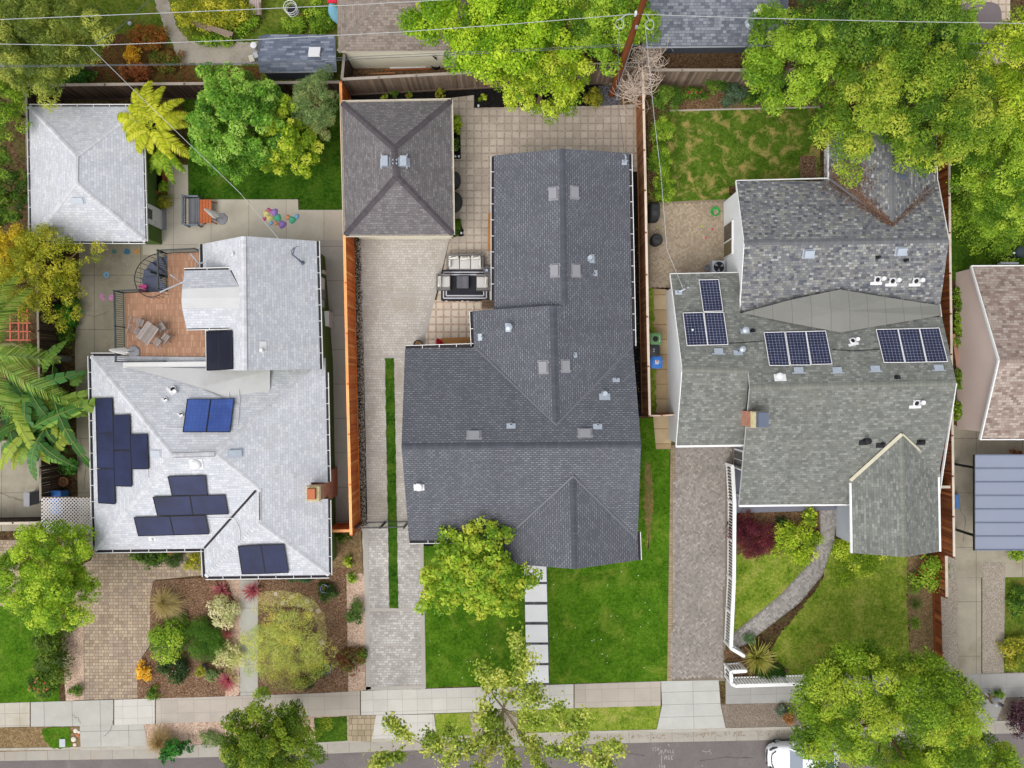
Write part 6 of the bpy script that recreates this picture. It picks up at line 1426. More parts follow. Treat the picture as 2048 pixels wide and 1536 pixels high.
# ------------------------------------------------------------------ fern tree, palm, banana
def frond(V, K, base, dirv, L, arch, wid, pal, nl=26, lw=.05, drop=.25, sag=.0, rs=None, stemw=.03, tipk=.25):
    """one feather frond: an arched midrib with paired leaflets"""
    rs = rs or NR; base = np.array(base); dirv = np.array(dirv) / np.linalg.norm(dirv); side = np.array([-dirv[1], dirv[0], 0]); up = np.array([0, 0, 1.0])
    f = lambda q: base + dirv * L * q * (1 - .12 * q) + up * (arch * (q - q * q * (1.0 + sag)) * 2)
    for s in range(12):
        a, b = f(s / 12), f((s + 1) / 12); w_ = stemw * (1 - s / 13); V.append([a - side * w_, a + side * w_, b + side * w_ * .9, b - side * w_ * .9]); K.append(np.array(pal[0]) * 1.0)
    for i in range(nl):
        q = .1 + .9 * (i + .5) / nl; p = f(q); tg = f(min(1, q + .02)) - f(q - .02); tg /= np.linalg.norm(tg)
        ll = wid * (math.sin(math.pi * (.12 + .80 * q)) ** .7 * (1 - tipk * q)) * (.92 + .16 * rs.rand())
        for sg in (-1, 1):
            d = side * sg * .86 + tg * .5; d /= np.linalg.norm(d); e = p + d * ll - up * ll * drop * (.7 + .6 * rs.rand()); mid = (p + e) / 2 + up * ll * .06; n_ = np.cross(d, up); n_ /= np.linalg.norm(n_) + 1e-9
            k = np.array(pal[rs.randint(len(pal))]) * (.85 + .3 * rs.rand()); ww = lw * (.85 + .3 * rs.rand())
            V.append([p - n_ * ww * .6, mid - n_ * ww, mid + n_ * ww, p + n_ * ww * .6]); K.append(k); V.append([mid - n_ * ww, e, e + n_ * .004, mid + n_ * ww]); K.append(k)
rs = np.random.RandomState(8)
t = thing('fern_tree', 'yellow green tree fern with long ribbed fronds beside the pale garage', 'tree', P(308, 258)); c = P(305, 256, 3.1); V = []; K = []
FP = G((192, 206, 36), (232, 240, 57), (250, 250, 84)); FP2 = G((124, 168, 31), (163, 201, 48), (192, 223, 64))
for px, py, wv in ((300, 160, .62), (268, 175, .5), (228, 235, .55), (228, 262, .45), (250, 288, .5), (282, 310, .5), (306, 312, .42), (330, 172, .5), (372, 200, .45), (382, 228, .55), (380, 252, .5), (382, 315, .62), (350, 322, .45), (262, 212, .45)):
    e = P(px, py, 2.5); d = np.array(e - c); L = math.hypot(d[0], d[1]); frond(V, K, c + Vector((0, 0, R.uniform(-.1, .2))), (d[0], d[1], 0), L * 1.1, L * .30, wv * 1.0, FP, 22, .052, .22, .35, rs, .03)
for px, py in ((322, 350), (350, 368), (305, 345), (342, 340), (372, 345), (330, 300)):
    c2 = P(328, 300, 2.2); e = P(px, py, 1.6); d = np.array(e - c2); L = math.hypot(d[0], d[1]) + .1; frond(V, K, c2, (d[0] + .01, d[1], 0), L * 1.1, L * .3, .4, FP2, 18, .05, .25, .35, rs)
quads('fronds', np.array(V), np.array(K), t); m = MB(); m.tube([P(310, 262), P(308, 260, 1.5), c], [.16, .13, .11], 10); m.build('trunk', BARK, t, True)
t = thing('palm_tree', 'feather palm leaning in from the left edge over the banana clump', 'tree', P(140, 718)); top = P(-26, 705, 7.0); V = []; K = []
PP = G((112, 152, 48), (149, 190, 70), (179, 217, 97), (198, 219, 107))
for px, py, z in ((165, 815, 5.4), (40, 565, 6.2), (15, 540, 6), (-120, 620, 6), (-150, 760, 6), (60, 860, 5), (-60, 880, 5), (110, 720, 6), (-20, 560, 6)):
    e = P(px, py, z); d = np.array(e - top); L = math.hypot(d[0], d[1]); frond(V, K, top, (d[0], d[1], 0), L * 1.08, .9, .95 if L > 2.2 else .6, PP, 62, .021, .55, .9, rs, .035, .45)
quads('fronds', np.array(V), np.array(K), t); m = MB(); b = P(138, 718); m.tube([b, b.lerp(top, .3), b.lerp(top, .7), top], [.2, .16, .15, .14], 12); m.build('trunk', plain('palm_bark', C(124, 124, 122), .12, 5, .2, 30, .95), t, True)
m = MB(); m.tube([top, P(-5, 690, 6.5), P(25, 688, 6.0), P(55, 700, 5.4)], [.06, .08, .07, .02], 8); m.build('dry_spathe', plain('dry_spathe', C(206, 186, 152), .1), t, True)
def paddle(V, K, base, tip, wid, pal, rs, z0, z1):
    """banana like blade, ragged along its edges"""
    b = np.array(P(*base, z0)); e = np.array(P(*tip, z1)); d = e - b; side = np.cross(d, [0, 0, 1]); side /= np.linalg.norm(side); n = 9; L = np.linalg.norm(d[:2]); kk = np.array(pal[rs.randint(len(pal))])
    f = lambda q: b + d * q + np.array([0, 0, L * .42 * (q - q * q) * 2])
    for s in range(n):
        q0, q1 = s / n, (s + 1) / n; wf = lambda q: wid * (max(0, math.sin(math.pi * min(1, .06 + q * .94))) ** .6)
        for sg in (-1, 1):
            rag = .72 + .4 * rs.rand(); a0, a1 = f(q0), f(q1); dn = np.array([0, 0, -.22 * wid]); g = .1 * (a1 - a0)
            V.append([a0, a0 + g + side * sg * wf(q0) * rag + dn + d / (n * 3), a1 - g + side * sg * wf(q1) * rag + dn + d / (n * 3), a1]); K.append(kk * (.85 + .3 * rs.rand()) * (1.0 if sg > 0 else .93))
    p0 = f(0); 
    for s in range(n): a, c2 = f(s / n), f((s + 1) / n); V.append([a - side * .02 + [0, 0, .012], a + side * .02 + [0, 0, .012], c2 + side * .015 + [0, 0, .012], c2 - side * .015 + [0, 0, .012]]); K.append(np.array(C(170, 180, 96)))
t = thing('banana_clump', 'clump of torn paddle leaves beside the left eave', 'plant', P(75, 850)); V = []; K = []
BP = G((68, 125, 51), (96, 156, 66), (136, 188, 80), (169, 208, 87), (108, 168, 92), (194, 216, 82))
for bx, by, tx, ty in ((50, 845, 58, 868), (58, 812, 92, 860), (88, 842, 70, 800), (90, 850, 135, 905), (100, 850, 150, 888), (88, 860, 72, 960), (62, 870, 28, 940), (58, 865, 5, 910), (105, 815, 182, 830), (100, 806, 160, 816), (85, 800, 118, 798), (45, 800, 5, 760), (40, 830, 0, 830), (52, 860, 105, 902), (70, 880, 40, 930), (112, 838, 108, 890), (130, 800, 178, 802), (140, 770, 168, 750), (30, 800, 62, 770), (84, 905, 140, 925), (60, 790, 100, 760), (20, 860, -20, 900), (120, 850, 145, 870), (85, 745, 132, 682), (20, 780, 40, 740), (70, 830, 30, 850), (66, 840, 96, 815), *[(75 + rs.randn() * 30, 835 + rs.randn() * 32, 75 + rs.randn() * 62, 838 + rs.randn() * 60) for _ in range(34)]):
    paddle(V, K, (bx, by), (tx, ty), .28 + .12 * rs.rand(), BP, rs, 2.2 + rs.rand() * .8, 1.9 + rs.rand() * .9)
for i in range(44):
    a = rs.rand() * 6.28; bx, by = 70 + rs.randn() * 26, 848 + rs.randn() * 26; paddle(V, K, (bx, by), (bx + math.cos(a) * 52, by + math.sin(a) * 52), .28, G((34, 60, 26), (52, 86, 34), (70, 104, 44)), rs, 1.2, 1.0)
quads('blades', np.array(V), np.array(K), t); m = MB()
for i in range(9): p = P(75 + R.uniform(-26, 26), 848 + R.uniform(-26, 26)); m.tube([p, p + Vector((R.uniform(-.2, .2), R.uniform(-.2, .2), 2.3))], [.09, .05], 7)
m.build('stem', plain('green_stem', C(96, 112, 52), .15), t)

# ------------------------------------------------------------------ shrubs and small plants
shrub('lime_hedge', 'lime green clipped shrub on the brown bed beside the curved path', 1593, 1082, 54, 38, 1.0, LIME, 31, leaf=.12, asp=.5)
shrub('barberry', 'dark red barberry shrub beside the white picket fence', 1505, 1072, 44, 42, .9, G((66, 26, 34), (96, 36, 46), (124, 50, 58), (104, 60, 44)), 32, leaf=.07, asp=.5, dens=1100)
shrub('shrub', 'bright green shrub under the right gable corner', 1714, 1122, 46, 44, 1.3, LIME, 33, leaf=.16, asp=.6, ragged=.3)
shrub('rose_bush', 'sparse shrub with red blossoms beside the redwood fence', 1862, 1143, 36, 36, 1.1, FRESH, 34, dens=260, ragged=.4)
shrub('rose_bush', 'green bush with a red and yellow bloom at the end of the grey fence', 968, 158, 12, 14, 1.0, G((190, 60, 70), (226, 120, 60), (226, 190, 70)), 35, dens=800)
shrub('shrub', 'large leaved yellowing plant on the brown bed by the porch', 1620, 1036, 14, 22, .8, LIME, 36, leaf=.24, asp=.8, dens=160)
shrub('shrub', 'small dark green shrub under the porch eave', 1562, 1044, 12, 9, .6, DARKG, 37, leaf=.16, asp=.6)
for i, (x, y, a, b, h, lab, pal) in enumerate(((1324, 262, 22, 30, 1.5, 'green fence shrub nearest the top of the patchy lawn', FRESH), (1322, 320, 26, 34, 1.6, 'green fence shrub in the middle of the patchy lawn edge', FRESH), (1330, 376, 22, 30, 1.5, 'green fence shrub nearest the herringbone patio', FRESH), (1334, 200, 34, 28, 1.5, 'dark green shrub under the dry twigs', DEEP), (1432, 165, 26, 20, 1.0, 'green bush against the grey back fence', DEEP), (1466, 188, 24, 22, .7, 'blue green mound in the brown mulch', G((60, 92, 60), (80, 112, 76), (100, 130, 90))), (1390, 188, 26, 14, .6, 'low green plant with pink blooms', DEEP), (1510, 200, 26, 14, .5, 'low green groundcover under the glossy tree', DEEP), (1560, 185, 50, 26, .8, 'dark green underplanting below the glossy trees', DARKG))):
    s = shrub('shrub', lab, x, y, a, b, h, pal, 40 + i, leaf=.16, asp=.4, dens=420, ragged=.3)
    if 'pink' in lab: flowers(s, x, y - 4, 22, 8, .6, 10, C(226, 60, 90), .14)
for i, (x, y, a, b, h, lab, pal, lf) in enumerate((
        (334, 1285, 40, 42, 1.0, 'green shrub above the white flowered mound', FRESH, .11), (408, 1276, 44, 42, .8, 'dark green mound with orange buds right of the green shrub', G((50, 90, 14), (72, 116, 22), (92, 136, 32)), .06), (352, 1336, 32, 28, .5, 'dark mound speckled with white flowers', DARKG, .1), (446, 1222, 30, 30, .8, 'cream variegated shrub below the upper pink cordyline', G((170, 184, 120), (206, 212, 152), (226, 228, 180)), .12), (456, 1306, 28, 26, .8, 'cream variegated shrub beside the front walk', G((160, 176, 100), (196, 204, 134), (216, 220, 160)), .12), (286, 1344, 15, 18, .5, 'small golden yellow shrub at the driveway edge', G((206, 160, 20), (230, 188, 40), (240, 206, 80)), .12),
        (307, 1388, 16, 14, .3, 'low green groundcover patch near the sidewalk', DEEP, .08), (360, 1240, 18, 14, .4, 'small blue green patch above the shrubs', DEEP, .1), (425, 1350, 22, 12, .25, 'low grey green patch beside the grey pot', OLIVE, .08), (600, 1150, 34, 14, .6, 'dark green shrub under the front wing eave', G((40, 80, 40), (58, 104, 56), (78, 124, 70)), .1),
        (654, 1185, 20, 18, .5, 'variegated dark mound below the upper blue pot', DARKG, .1), (638, 1340, 16, 18, .6, 'dark bush left of the lower blue pot', DARKG, .1), (605, 1368, 22, 14, .5, 'dark green bush at the bottom of the feathery tree', G((20, 56, 24), (34, 78, 34), (48, 94, 44)), .09), (710, 1224, 20, 24, .6, 'spiky green clump in the upper pink gravel', G((60, 92, 30), (86, 120, 44), (110, 140, 64)), .14), (704, 1318, 26, 26, .6, 'red tinged green clump in the lower pink gravel', G((74, 66, 34), (104, 100, 44), (130, 60, 40), (100, 130, 50)), .14), (724, 1310, 12, 18, .5, 'narrow green clump beside the stamped driveway', DEEP, .12),
        (705, 1156, 10, 10, .3, 'small green weed at the top of the pink gravel', FRESH, .1), (686, 1074, 14, 10, .5, 'green bush below the orange return fence', DEEP, .12), (698, 1124, 11, 10, .4, 'pale green clump on the bare dirt bed', LIME, .14), (152, 1380, 14, 12, .4, 'small round bush in the pale gravel', DEEP, .08), (102, 1300, 40, 60, 1.2, 'dark green bush below the bright front tree', G((44, 70, 14), (70, 98, 22), (102, 128, 34)), .12), (84, 1368, 30, 24, .8, 'rose bush with orange blooms beside the corner lawn', DEEP, .12),
        (300, 1112, 44, 16, .7, 'green shrubs at the left of the front eave bed', DEEP, .11), (306, 1118, 22, 18, .6, 'dark mound with white flowers under the eave', DARKG, .09), (352, 1118, 18, 16, .6, 'round grey green bush under the eave', G((60, 88, 34), (84, 110, 48)), .07), (392, 1122, 20, 18, .6, 'gold and green bush at the corner of the front wing', OLIVEY, .1), (350, 1100, 22, 10, .5, 'orange flowered plants under the eave', G((90, 110, 30), (150, 120, 40), (190, 110, 40)), .1),
        (136, 625, 26, 24, .9, 'bright green leafy plant beside the chalk yard', G((30, 92, 18), (48, 122, 28), (70, 150, 44)), .2), (134, 660, 20, 32, .6, 'ferny green plant below the bright leafy plant', DEEP, .2), (138, 932, 18, 18, .7, 'green bush above the terracotta pot', G((40, 92, 20), (66, 126, 34), (90, 150, 52)), .14), (62, 700, 22, 12, .6, 'low green plant under the palm fronds', DEEP, .14), (150, 152, 40, 22, .8, 'large leaved green plant behind the dark fence', G((34, 88, 18), (58, 122, 34), (92, 152, 52)), .3),
        (265, 112, 16, 26, 1.0, 'golden yellow conifer sprig in the rust bed', G((190, 150, 20), (220, 180, 40), (236, 200, 70)), .2), (272, 146, 34, 20, .9, 'rust brown shrub behind the fern tree', G((110, 66, 30), (150, 90, 44), (168, 116, 66)), .12), (300, 76, 40, 26, .8, 'orange tinted shrub above the rust bed', G((110, 92, 24), (150, 100, 34), (172, 92, 36), (120, 130, 40)), .12), (330, 120, 36, 22, .7, 'green and rust shrub beside the dusty path', G((70, 96, 24), (110, 120, 36), (140, 96, 44)), .12), (393, 30, 52, 32, 1.6, 'yellow leaved shrub beside the planks', YEL, .18), (452, 20, 46, 36, 1.5, 'yellow green shrub right of the planks', YEL, .18),
        (430, 80, 40, 14, .6, 'green groundcover above the dusty path', FRESH, .12), (480, 44, 34, 30, .6, 'green plants left of the old wooden chair', FRESH, .12), (590, 48, 26, 22, .5, 'green weeds below the wire basket', FRESH, .12), (640, 40, 28, 34, .6, 'green weeds beside the blue kayak', FRESH, .12), (1145, 196, 11, 10, .5, 'clipped round bush at the left in the black bed', G((50, 84, 24), (78, 116, 44)), .06), (1155, 196, 9, 9, .5, 'clipped round bush at the right in the black bed', G((50, 84, 24), (78, 116, 44)), .06), (1186, 194, 18, 20, .7, 'feathery olive bush left of the pole gravel', OLIVEY, .1),
        (911, 250, 13, 19, .8, 'bright green round shrub beside the taupe outbuilding', LIME, .09), (911, 290, 9, 14, .6, 'dark green shrub below the bright round one', DEEP, .12), (912, 454, 11, 16, .7, 'clipped green ball at the outbuilding corner', G((64, 100, 20), (96, 134, 36)), .05), (770, 194, 6, 5, .3, 'tiny lime plant in the black bed behind the outbuilding', LIME, .08), (790, 188, 8, 8, .4, 'small green plant in the black bed behind the outbuilding', DEEP, .08), (818, 192, 6, 6, .4, 'small plant with red buds in the black bed', FRESH, .08), (880, 186, 9, 10, .5, 'green plant against the grey fence in the black bed', OLIVEY, .1), (966, 196, 7, 7, .3, 'lime plant at the black bed corner by the pavers', LIME, .08),
        (1916, 600, 13, 30, .6, 'upper green hedge piece along the pink wall', FRESH, .12), (1918, 660, 11, 36, .6, 'middle green hedge piece along the pink wall', FRESH, .12), (1920, 760, 10, 24, .6, 'lower green hedge piece along the pink wall', FRESH, .12), (1914, 820, 10, 24, .6, 'lowest green hedge piece along the pink wall', FRESH, .12), (1995, 1388, 16, 8, .4, 'green tuft beside the walking person', DEEP, .12), (2036, 1428, 26, 44, 1.2, 'dark purple shrub at the right edge by the sidewalk', G((44, 26, 34), (70, 44, 52), (96, 66, 70)), .1), (2030, 1300, 26, 34, .7, 'green and tan shrub at the right edge above the sidewalk', OLIVEY, .12), (2034, 1200, 20, 30, .6, 'green plant at the right edge by the aggregate drive', DEEP, .12), (2030, 1110, 20, 12, .5, 'green plant below the carport roof', FRESH, .12),
        (1930, 430, 40, 60, .5, 'wild green weeds right of the tall redwood fence', FRESH, .12), (1990, 480, 50, 40, .5, 'wild green weeds above the rosy roof', FRESH, .12), (1930, 215, 34, 40, 1.6, 'dark blue green shrub between the right hand trees', G((40, 70, 44), (56, 92, 58)), .14), (1905, 300, 22, 26, 1.0, 'dark shrub at the top of the tall redwood fence', DARKG, .14), (420, 1478, 22, 16, .3, 'grey green groundcover in the pink gravel strip', OLIVE, .08), (355, 1495, 30, 16, 1.1, 'glossy green leaning shrub over the kerb', G((24, 84, 16), (44, 116, 30), (74, 148, 50)), .14), (335, 1510, 16, 14, .9, 'glossy green tip leaning over the gutter', G((24, 84, 16), (44, 116, 30), (74, 148, 50)), .14), (1565, 1422, 14, 12, .4, 'grey green plant beside the rusty pot on the parking strip', G((90, 112, 84), (112, 132, 100)), .1), (1540, 1346, 34, 18, .4, 'low green groundcover under the yellow flax', G((40, 84, 16), (66, 112, 28)), .07), (1500, 1278, 12, 12, .5, 'blue green spurge above the yellow flax', G((80, 120, 70), (110, 146, 90)), .1))):
    s = shrub('shrub', lab, x, y, a, b, h, pal, 60 + i, leaf=lf, asp=.5, ragged=.28)
    if 'white flower' in lab: flowers(s, x, y, a * .9, b * .9, h * .95, 46, (.75, .76, .74), .065)
    if 'orange blooms' in lab: flowers(s, x - 6, y + 6, a * .8, b * .9, h, 14, C(240, 150, 110), .16)
    if 'red buds' in lab: flowers(s, x, y, a, b, h, 5, C(220, 60, 60), .08)
shp = [o for o in COL.objects if o.get('label', '').startswith('sparse shrub with red')][0]; flowers(shp, 1858, 1140, 30, 34, 1.2, 16, C(206, 50, 50), .12)
# grasses and straps
TAN = G((136, 142, 62), (196, 178, 104), (232, 212, 150)); PINK = G((250, 90, 180), (240, 130, 170), (214, 146, 128)); FLAX = G((112, 124, 34), (190, 194, 80), (226, 220, 124))
tuft('fountain_grass', 'tan and green fountain grass at the bend of the paver driveway', 332, 1200, 40, .9, TAN, 900, .012, 'grass', lean=(.5, -.35), seed=1, stiff=.1)
tuft('fountain_grass', 'straw coloured fountain grass on the pink gravel strip', 326, 1478, 36, .8, G((136, 112, 56), (186, 154, 96), (216, 190, 140)), 900, .012, 'grass', seed=2, stiff=.2)
for i, (x, y, r_, lab) in enumerate(((446, 1180, 24, 'pink cordyline left of the front walk below the eave'), (508, 1180, 25, 'pink cordyline right of the front walk below the eave'), (456, 1262, 17, 'small pink cordyline between the cream shrubs'), (457, 1358, 24, 'pink cordyline nearest the sidewalk'))):
    tuft('cordyline', lab, x, y, r_ * 1.15, .5, PINK, 90, .036, 'plant', 'pink cordylines', .7, seed=4 + i)
tuft('flax', 'yellow striped flax inside the picket fence corner', 1512, 1311, 40, .9, FLAX, 240, .035, 'plant', stiff=.6, seed=12)
for i, (x, y, lab) in enumerate(((1826, 1174, 'lime lily clump at the top of the dirt bed'), (1828, 1206, 'dull green lily clump in the middle of the dirt bed'), (1828, 1244, 'lime lily clump lowest in the dirt bed'))):
    tuft('lily_clump', lab, x, y, 17, .4, G((120, 170, 50), (170, 200, 80)) if i != 1 else G((110, 136, 60), (140, 156, 80)), 120, .03, 'plant', 'lily clumps in the dirt bed', .3, seed=20 + i)
tuft('agave', 'orange yellow grassy clump in the upper weeds', 606, 40, 18, .5, G((170, 120, 40), (190, 150, 70)), 200, .012, 'plant', seed=30)
tuft('grass_clump', 'spiky green grass at the end of the patchy lawn', 1306, 395, 16, .5, FLAX, 140, .015, 'plant', seed=31)
shrub('potted_bush', 'round yellow green bush beside the white garage door', 330, 405, 17, 14, .7, OLIVEY, 150, leaf=.06, dens=1200)
# ------------------------------------------------------------------ pole and wires
def gauss(): return R.gauss(0, 1)
M['polewood'] = boards('creosote_pole', [C(120, 62, 24), C(130, 70, 30)], .9, (40, 40, 1), .3)
pl = thing('power_pole', 'tall brown wooden power pole leaning over the maple', 'utility pole', P(1223, 189)); b = P(1223, 189)
m = MB(); m.tube([b, b + Vector((.0, .02, 6)), b + Vector((.02, .05, 12.0))], [.21, .18, .145], 16); m.build('shaft', M['polewood'], pl, True)
pz = lambda z: b + Vector((0, 0, z))
m = MB(); m.box(pz(9.7) + Vector((-.2, -.05, 0)), (.1, .14, .28)); m.build('insulator', M['ventwhite'], pl)
m = MB(); m.box(pz(8.7) + Vector((.02, -.2, 0)), (.12, .1, .22)); m.build('number_tag', M['galv'], pl)
m = MB(); m.tube([pz(.1) + Vector((.24, 0, 0)), pz(3) + Vector((.22, 0, 0)), pz(6.5) + Vector((.2, 0, 0))], .03, 6); m.build('conduit', M['galv'], pl)
for dx, dz in ((-.95, 9.5), (.55, 9.4)):
    m = MB(); c = pz(dz) + Vector((dx, -.45, 0)); ring = [c + Vector((.2 * math.cos(a), .24 * math.sin(a), .05 * math.sin(2 * a))) for a in np.linspace(0, 2 * math.pi, 22)]; m.tube(ring, .022, 5); m.tube([c + Vector((0, .24, 0)), pz(9.7) + Vector((dx * .5, 0, 0))], .018, 5); m.build('cable_coil', M['galv'], pl)
M['wire'] = plain('bright_cable', C(186, 190, 190), .05, 1, .05, 10, .5, .4); M['wire_dark'] = plain('dark_cable', C(92, 98, 104), .1, 1, .05, 10, .6)
def wire(label, pts, r_, mat, n=6, sag=0.0):
    w = [P(*p) for p in pts]; q = []
    for a, c in zip(w[:-1], w[1:]):
        for i in range(n): t_ = i / n; q.append(a.lerp(c, t_) - Vector((0, 0, sag * 4 * t_ * (1 - t_))))
    q.append(w[-1]); m = MB(); m.tube(q, r_, 6); o = m.build('overhead_wire', mat); tag(o, label, 'wire'); return o
wire('bright upper wire crossing the top left corner', [(-400, 52, 9.9), (0, 39, 9.8), (350, 25, 9.7), (700, 10, 9.7), (1100, -12, 9.7)], .015, M['wire'])
wire('bright lower wire from the left edge to the power pole', [(-400, 84, 9.5), (0, 88, 9.2), (176, 91, 9.1), (512, 79, 9.1), (800, 64, 9.3), (1024, 48, 9.5), (1268, 28, 9.75)], .015, M['wire'])
wire('bright wire from the pole over the right hand trees', [(1268, 28, 9.75), (1500, 36, 9.5), (1800, 43, 9.3), (2200, 49, 9.3)], .015, M['wire'])
wire('paired dark cable running low behind the back fences', [(-300, 138, 6.3), (0, 134, 6.3), (250, 131, 6.2), (500, 128, 6.2), (700, 119, 6.3), (1024, 104, 6.6), (1252, 91, 6.75)], .015, M['wire_dark'])
wire('thin dark cable just above the paired cable', [(-300, 132, 6.4), (0, 131, 6.4), (250, 129, 6.3), (500, 126, 6.3), (700, 114, 6.4), (1024, 100, 6.7), (1252, 88, 6.85)], .012, M['wire_dark'])
wire('dark cable from the pole to the top right', [(1262, 91, 6.75), (1500, 92, 6.5), (1920, 87, 6.4), (2250, 88, 6.4)], .022, M['wire_dark'])
q = r2_hit = MAST_A
back = lambda v: (1024 + v.x * F / (H - v.z), 768 - v.y * F / (H - v.z), v.z)
wire('service drop from the lower wire to the pale roofed house', [(178, 92, 9.1), (300, 212, 7.6), (480, 386, 6.8), back(MAST_A)], .013, M['wire'])
wire('thin slack wire rising to the top edge at left', [(178, 92, 9.1), (240, 55, 8.6), (310, -10, 8.2)], .014, M['wire_dark'])
wire('service drop from the pole to the charcoal roof', [(1238, 46, 9.4), (1236, 120, 8.2), (1238, 215, 6.6), back(MAST_B)], .013, M['wire_dark'])
wire('service drop from the pole to the low left wing', [(1290, 46, 9.4), (1298, 130, 8.4), (1309, 240, 7.2), (1322, 350, 6.2), (1334, 500, 5.0), back(MAST_C)], .013, M['wire'])

# ------------------------------------------------------------------ patio furniture
def rbox(m, c, d, k=.06, c_=None, M_=None):
    """cushion: a box with softened top and sides"""
    x, y, z = d[0] / 2, d[1] / 2, d[2]; c = Vector(c); mm = Matrix.Translation(c) @ (M_ if M_ is not None else Matrix())
    lv = [(0, k), (z * .25, 0), (z * .7, 0), (z * .93, k * .6), (z, k * 1.6)]; pr = None; cc = R.random() if c_ is None else c_
    ring = lambda h, i: [mm @ Vector(p) for p in ((-x + i, -y + i * 2, h), (-x + i * 2, -y + i, h), (x - i * 2, -y + i, h), (x - i, -y + i * 2, h), (x - i, y - i * 2, h), (x - i * 2, y - i, h), (-x + i * 2, y - i, h), (-x + i, y - i * 2, h))]
    for h, i in lv:
        g = ring(h, max(i, .012))
        if pr:
            for a in range(8): m.poly([pr[a], pr[(a + 1) % 8], g[(a + 1) % 8], g[a]], cc)
        pr = g
    m.poly(pr, cc)
M['wicker'] = pavers('grey_wicker', [C(146, 142, 138), C(166, 162, 158)], C(110, 106, 104), .03, .03, .006, .5, 0, None, 0, .08); M['cushion'] = plain('pale_cushion', C(216, 212, 208), .03, 3, .05, 30, .95, .1); M['pillow'] = plain('cream_pillow', C(232, 228, 220), .03, 3, .05, 30, .95, .1)
M['rug'] = plain('charcoal_rug', C(58, 58, 64), .08, 2, .12, 30, 1, .05); M['rugw'] = plain('white_rug_stripe', C(214, 214, 220), .04, 2, .06, 30, 1, .05); M['greywood'] = boards('grey_table_slats', [C(98, 98, 106), C(116, 116, 124)], .7); M['charcoal'] = plain('charcoal_table', C(104, 102, 104), .06, 2, .06, 20, .7)
rg_ = thing('rug', 'charcoal outdoor rug with white border lines and scalloped edge', 'rug', P(930, 566)); z = .028
x0, y1 = P(882, 540).x, P(882, 540).y; x1, y0 = P(978, 601).x, P(978, 601).y
m = MB(); pts = [(x0, y1), (x0, y0)] + [(x0 + (x1 - x0) * (i + .5) / 9 + d, y0 - (.07 if d == 0 else .0)) for i in range(9) for d in (-.17, 0, .17)] + [(x1, y0), (x1, y1)]; m.prism(pts, .018, z); m.build('rug_field', M['rug'], rg_)
m = MB()
for ins in (.16, .33):
    a, b_, c_, d_ = x0 + ins, x1 - ins, y0 + ins * .9, y1 - ins * .9
    for p, q in (((a, c_), (b_, c_)), ((b_, c_), (b_, d_)), ((b_, d_), (a, d_)), ((a, d_), (a, c_))): m.beam((*p, z + .003), (*q, z + .003), .075, .008)
m.build('border_stripe', M['rugw'], rg_)
def seat(name, label, px, py, w_, d_, rz, n, sidep=True, lean_=True):
    t = thing(name, label, 'sofa' if n > 1 else 'armchair', (0, 0, 0)); m = MB(); arm = .12
    m.box((0, 0, .17), (w_, d_, .22)); m.box((0, d_ / 2 - .06, .4), (w_, .12, .44)); m.build('frame', M['wicker'], t)
    for s in (-1, 1): a = MB(); a.box((s * (w_ / 2 - arm / 2), -.06, .36), (arm, d_ - .12, .36)); a.build('armrest', M['wicker'], t)
    iw = (w_ - 2 * arm) / n
    for i in range(n):
        cx = -w_ / 2 + arm + iw * (i + .5); a = MB(); rbox(a, (cx, -.08, .29), (iw - .015, d_ - .2, .16), .03); a.build('seat_cushion', M['cushion'], t, True)
        a = MB(); rbox(a, (cx + (.02 if i == 1 else 0), d_ / 2 - .26 - (.04 if i == 1 else 0), .44), (iw - .03, .22, .32), .06, None, Matrix.Rotation(R.uniform(-.05, .05), 4, 'Z') @ Matrix.Rotation(-.18, 4, 'X')); a.build('back_pillow', M['pillow'], t, True)
    if sidep:
        for s in (-1, 1): a = MB(); rbox(a, (s * (w_ / 2 - arm - .1), -.12, .45), (.16, .5, .28), .05); a.build('side_pillow', M['pillow'], t, True)
    t.location = P(px, py); t.rotation_euler = (0, 0, rz); return t
seat('sofa', 'grey wicker sofa with three cream back pillows', 931, 526, 2.30, .92, 0, 3)
seat('armchair', 'grey wicker armchair on the left side of the rug', 888, 566, .98, .86, math.pi / 2, 1, False); seat('armchair', 'grey wicker armchair on the right side of the rug', 967, 567, .98, .86, -math.pi / 2, 1, False)
t = thing('coffee_table', 'square grey slatted table in the middle of the rug', 'table', P(926, 566)); c = P(926, 566); m = MB(); m.box(c + Vector((0, 0, .19)), (.72, .72, .3)); m.build('base', M['charcoal'], t); m = MB()
for i in range(8): m.box(c + Vector((-.37 + (i + .5) * .0925, 0, .37)), (.083, .74, .03))
m.build('tabletop', M['greywood'], t)
t = thing('side_table', 'round dark side table at the end of the sofa', 'table', P(975, 544)); c = P(975, 544); m = MB(); m.lathe(c, [(.2, 0), (.24, .05), (.1, .2), (.1, .42), (.27, .46), (.27, .5)], 20); m.build('tabletop', M['charcoal'], t, True)
m = MB(); m.lathe(P(973, 541, .5), [(.07, 0), (.1, .06), (.1, .09), (.07, .05)], 14); o = m.build('lantern_dish', M['galv'], None, True); tag(o, 'small grey dish with dark centre on the round side table', 'dish')
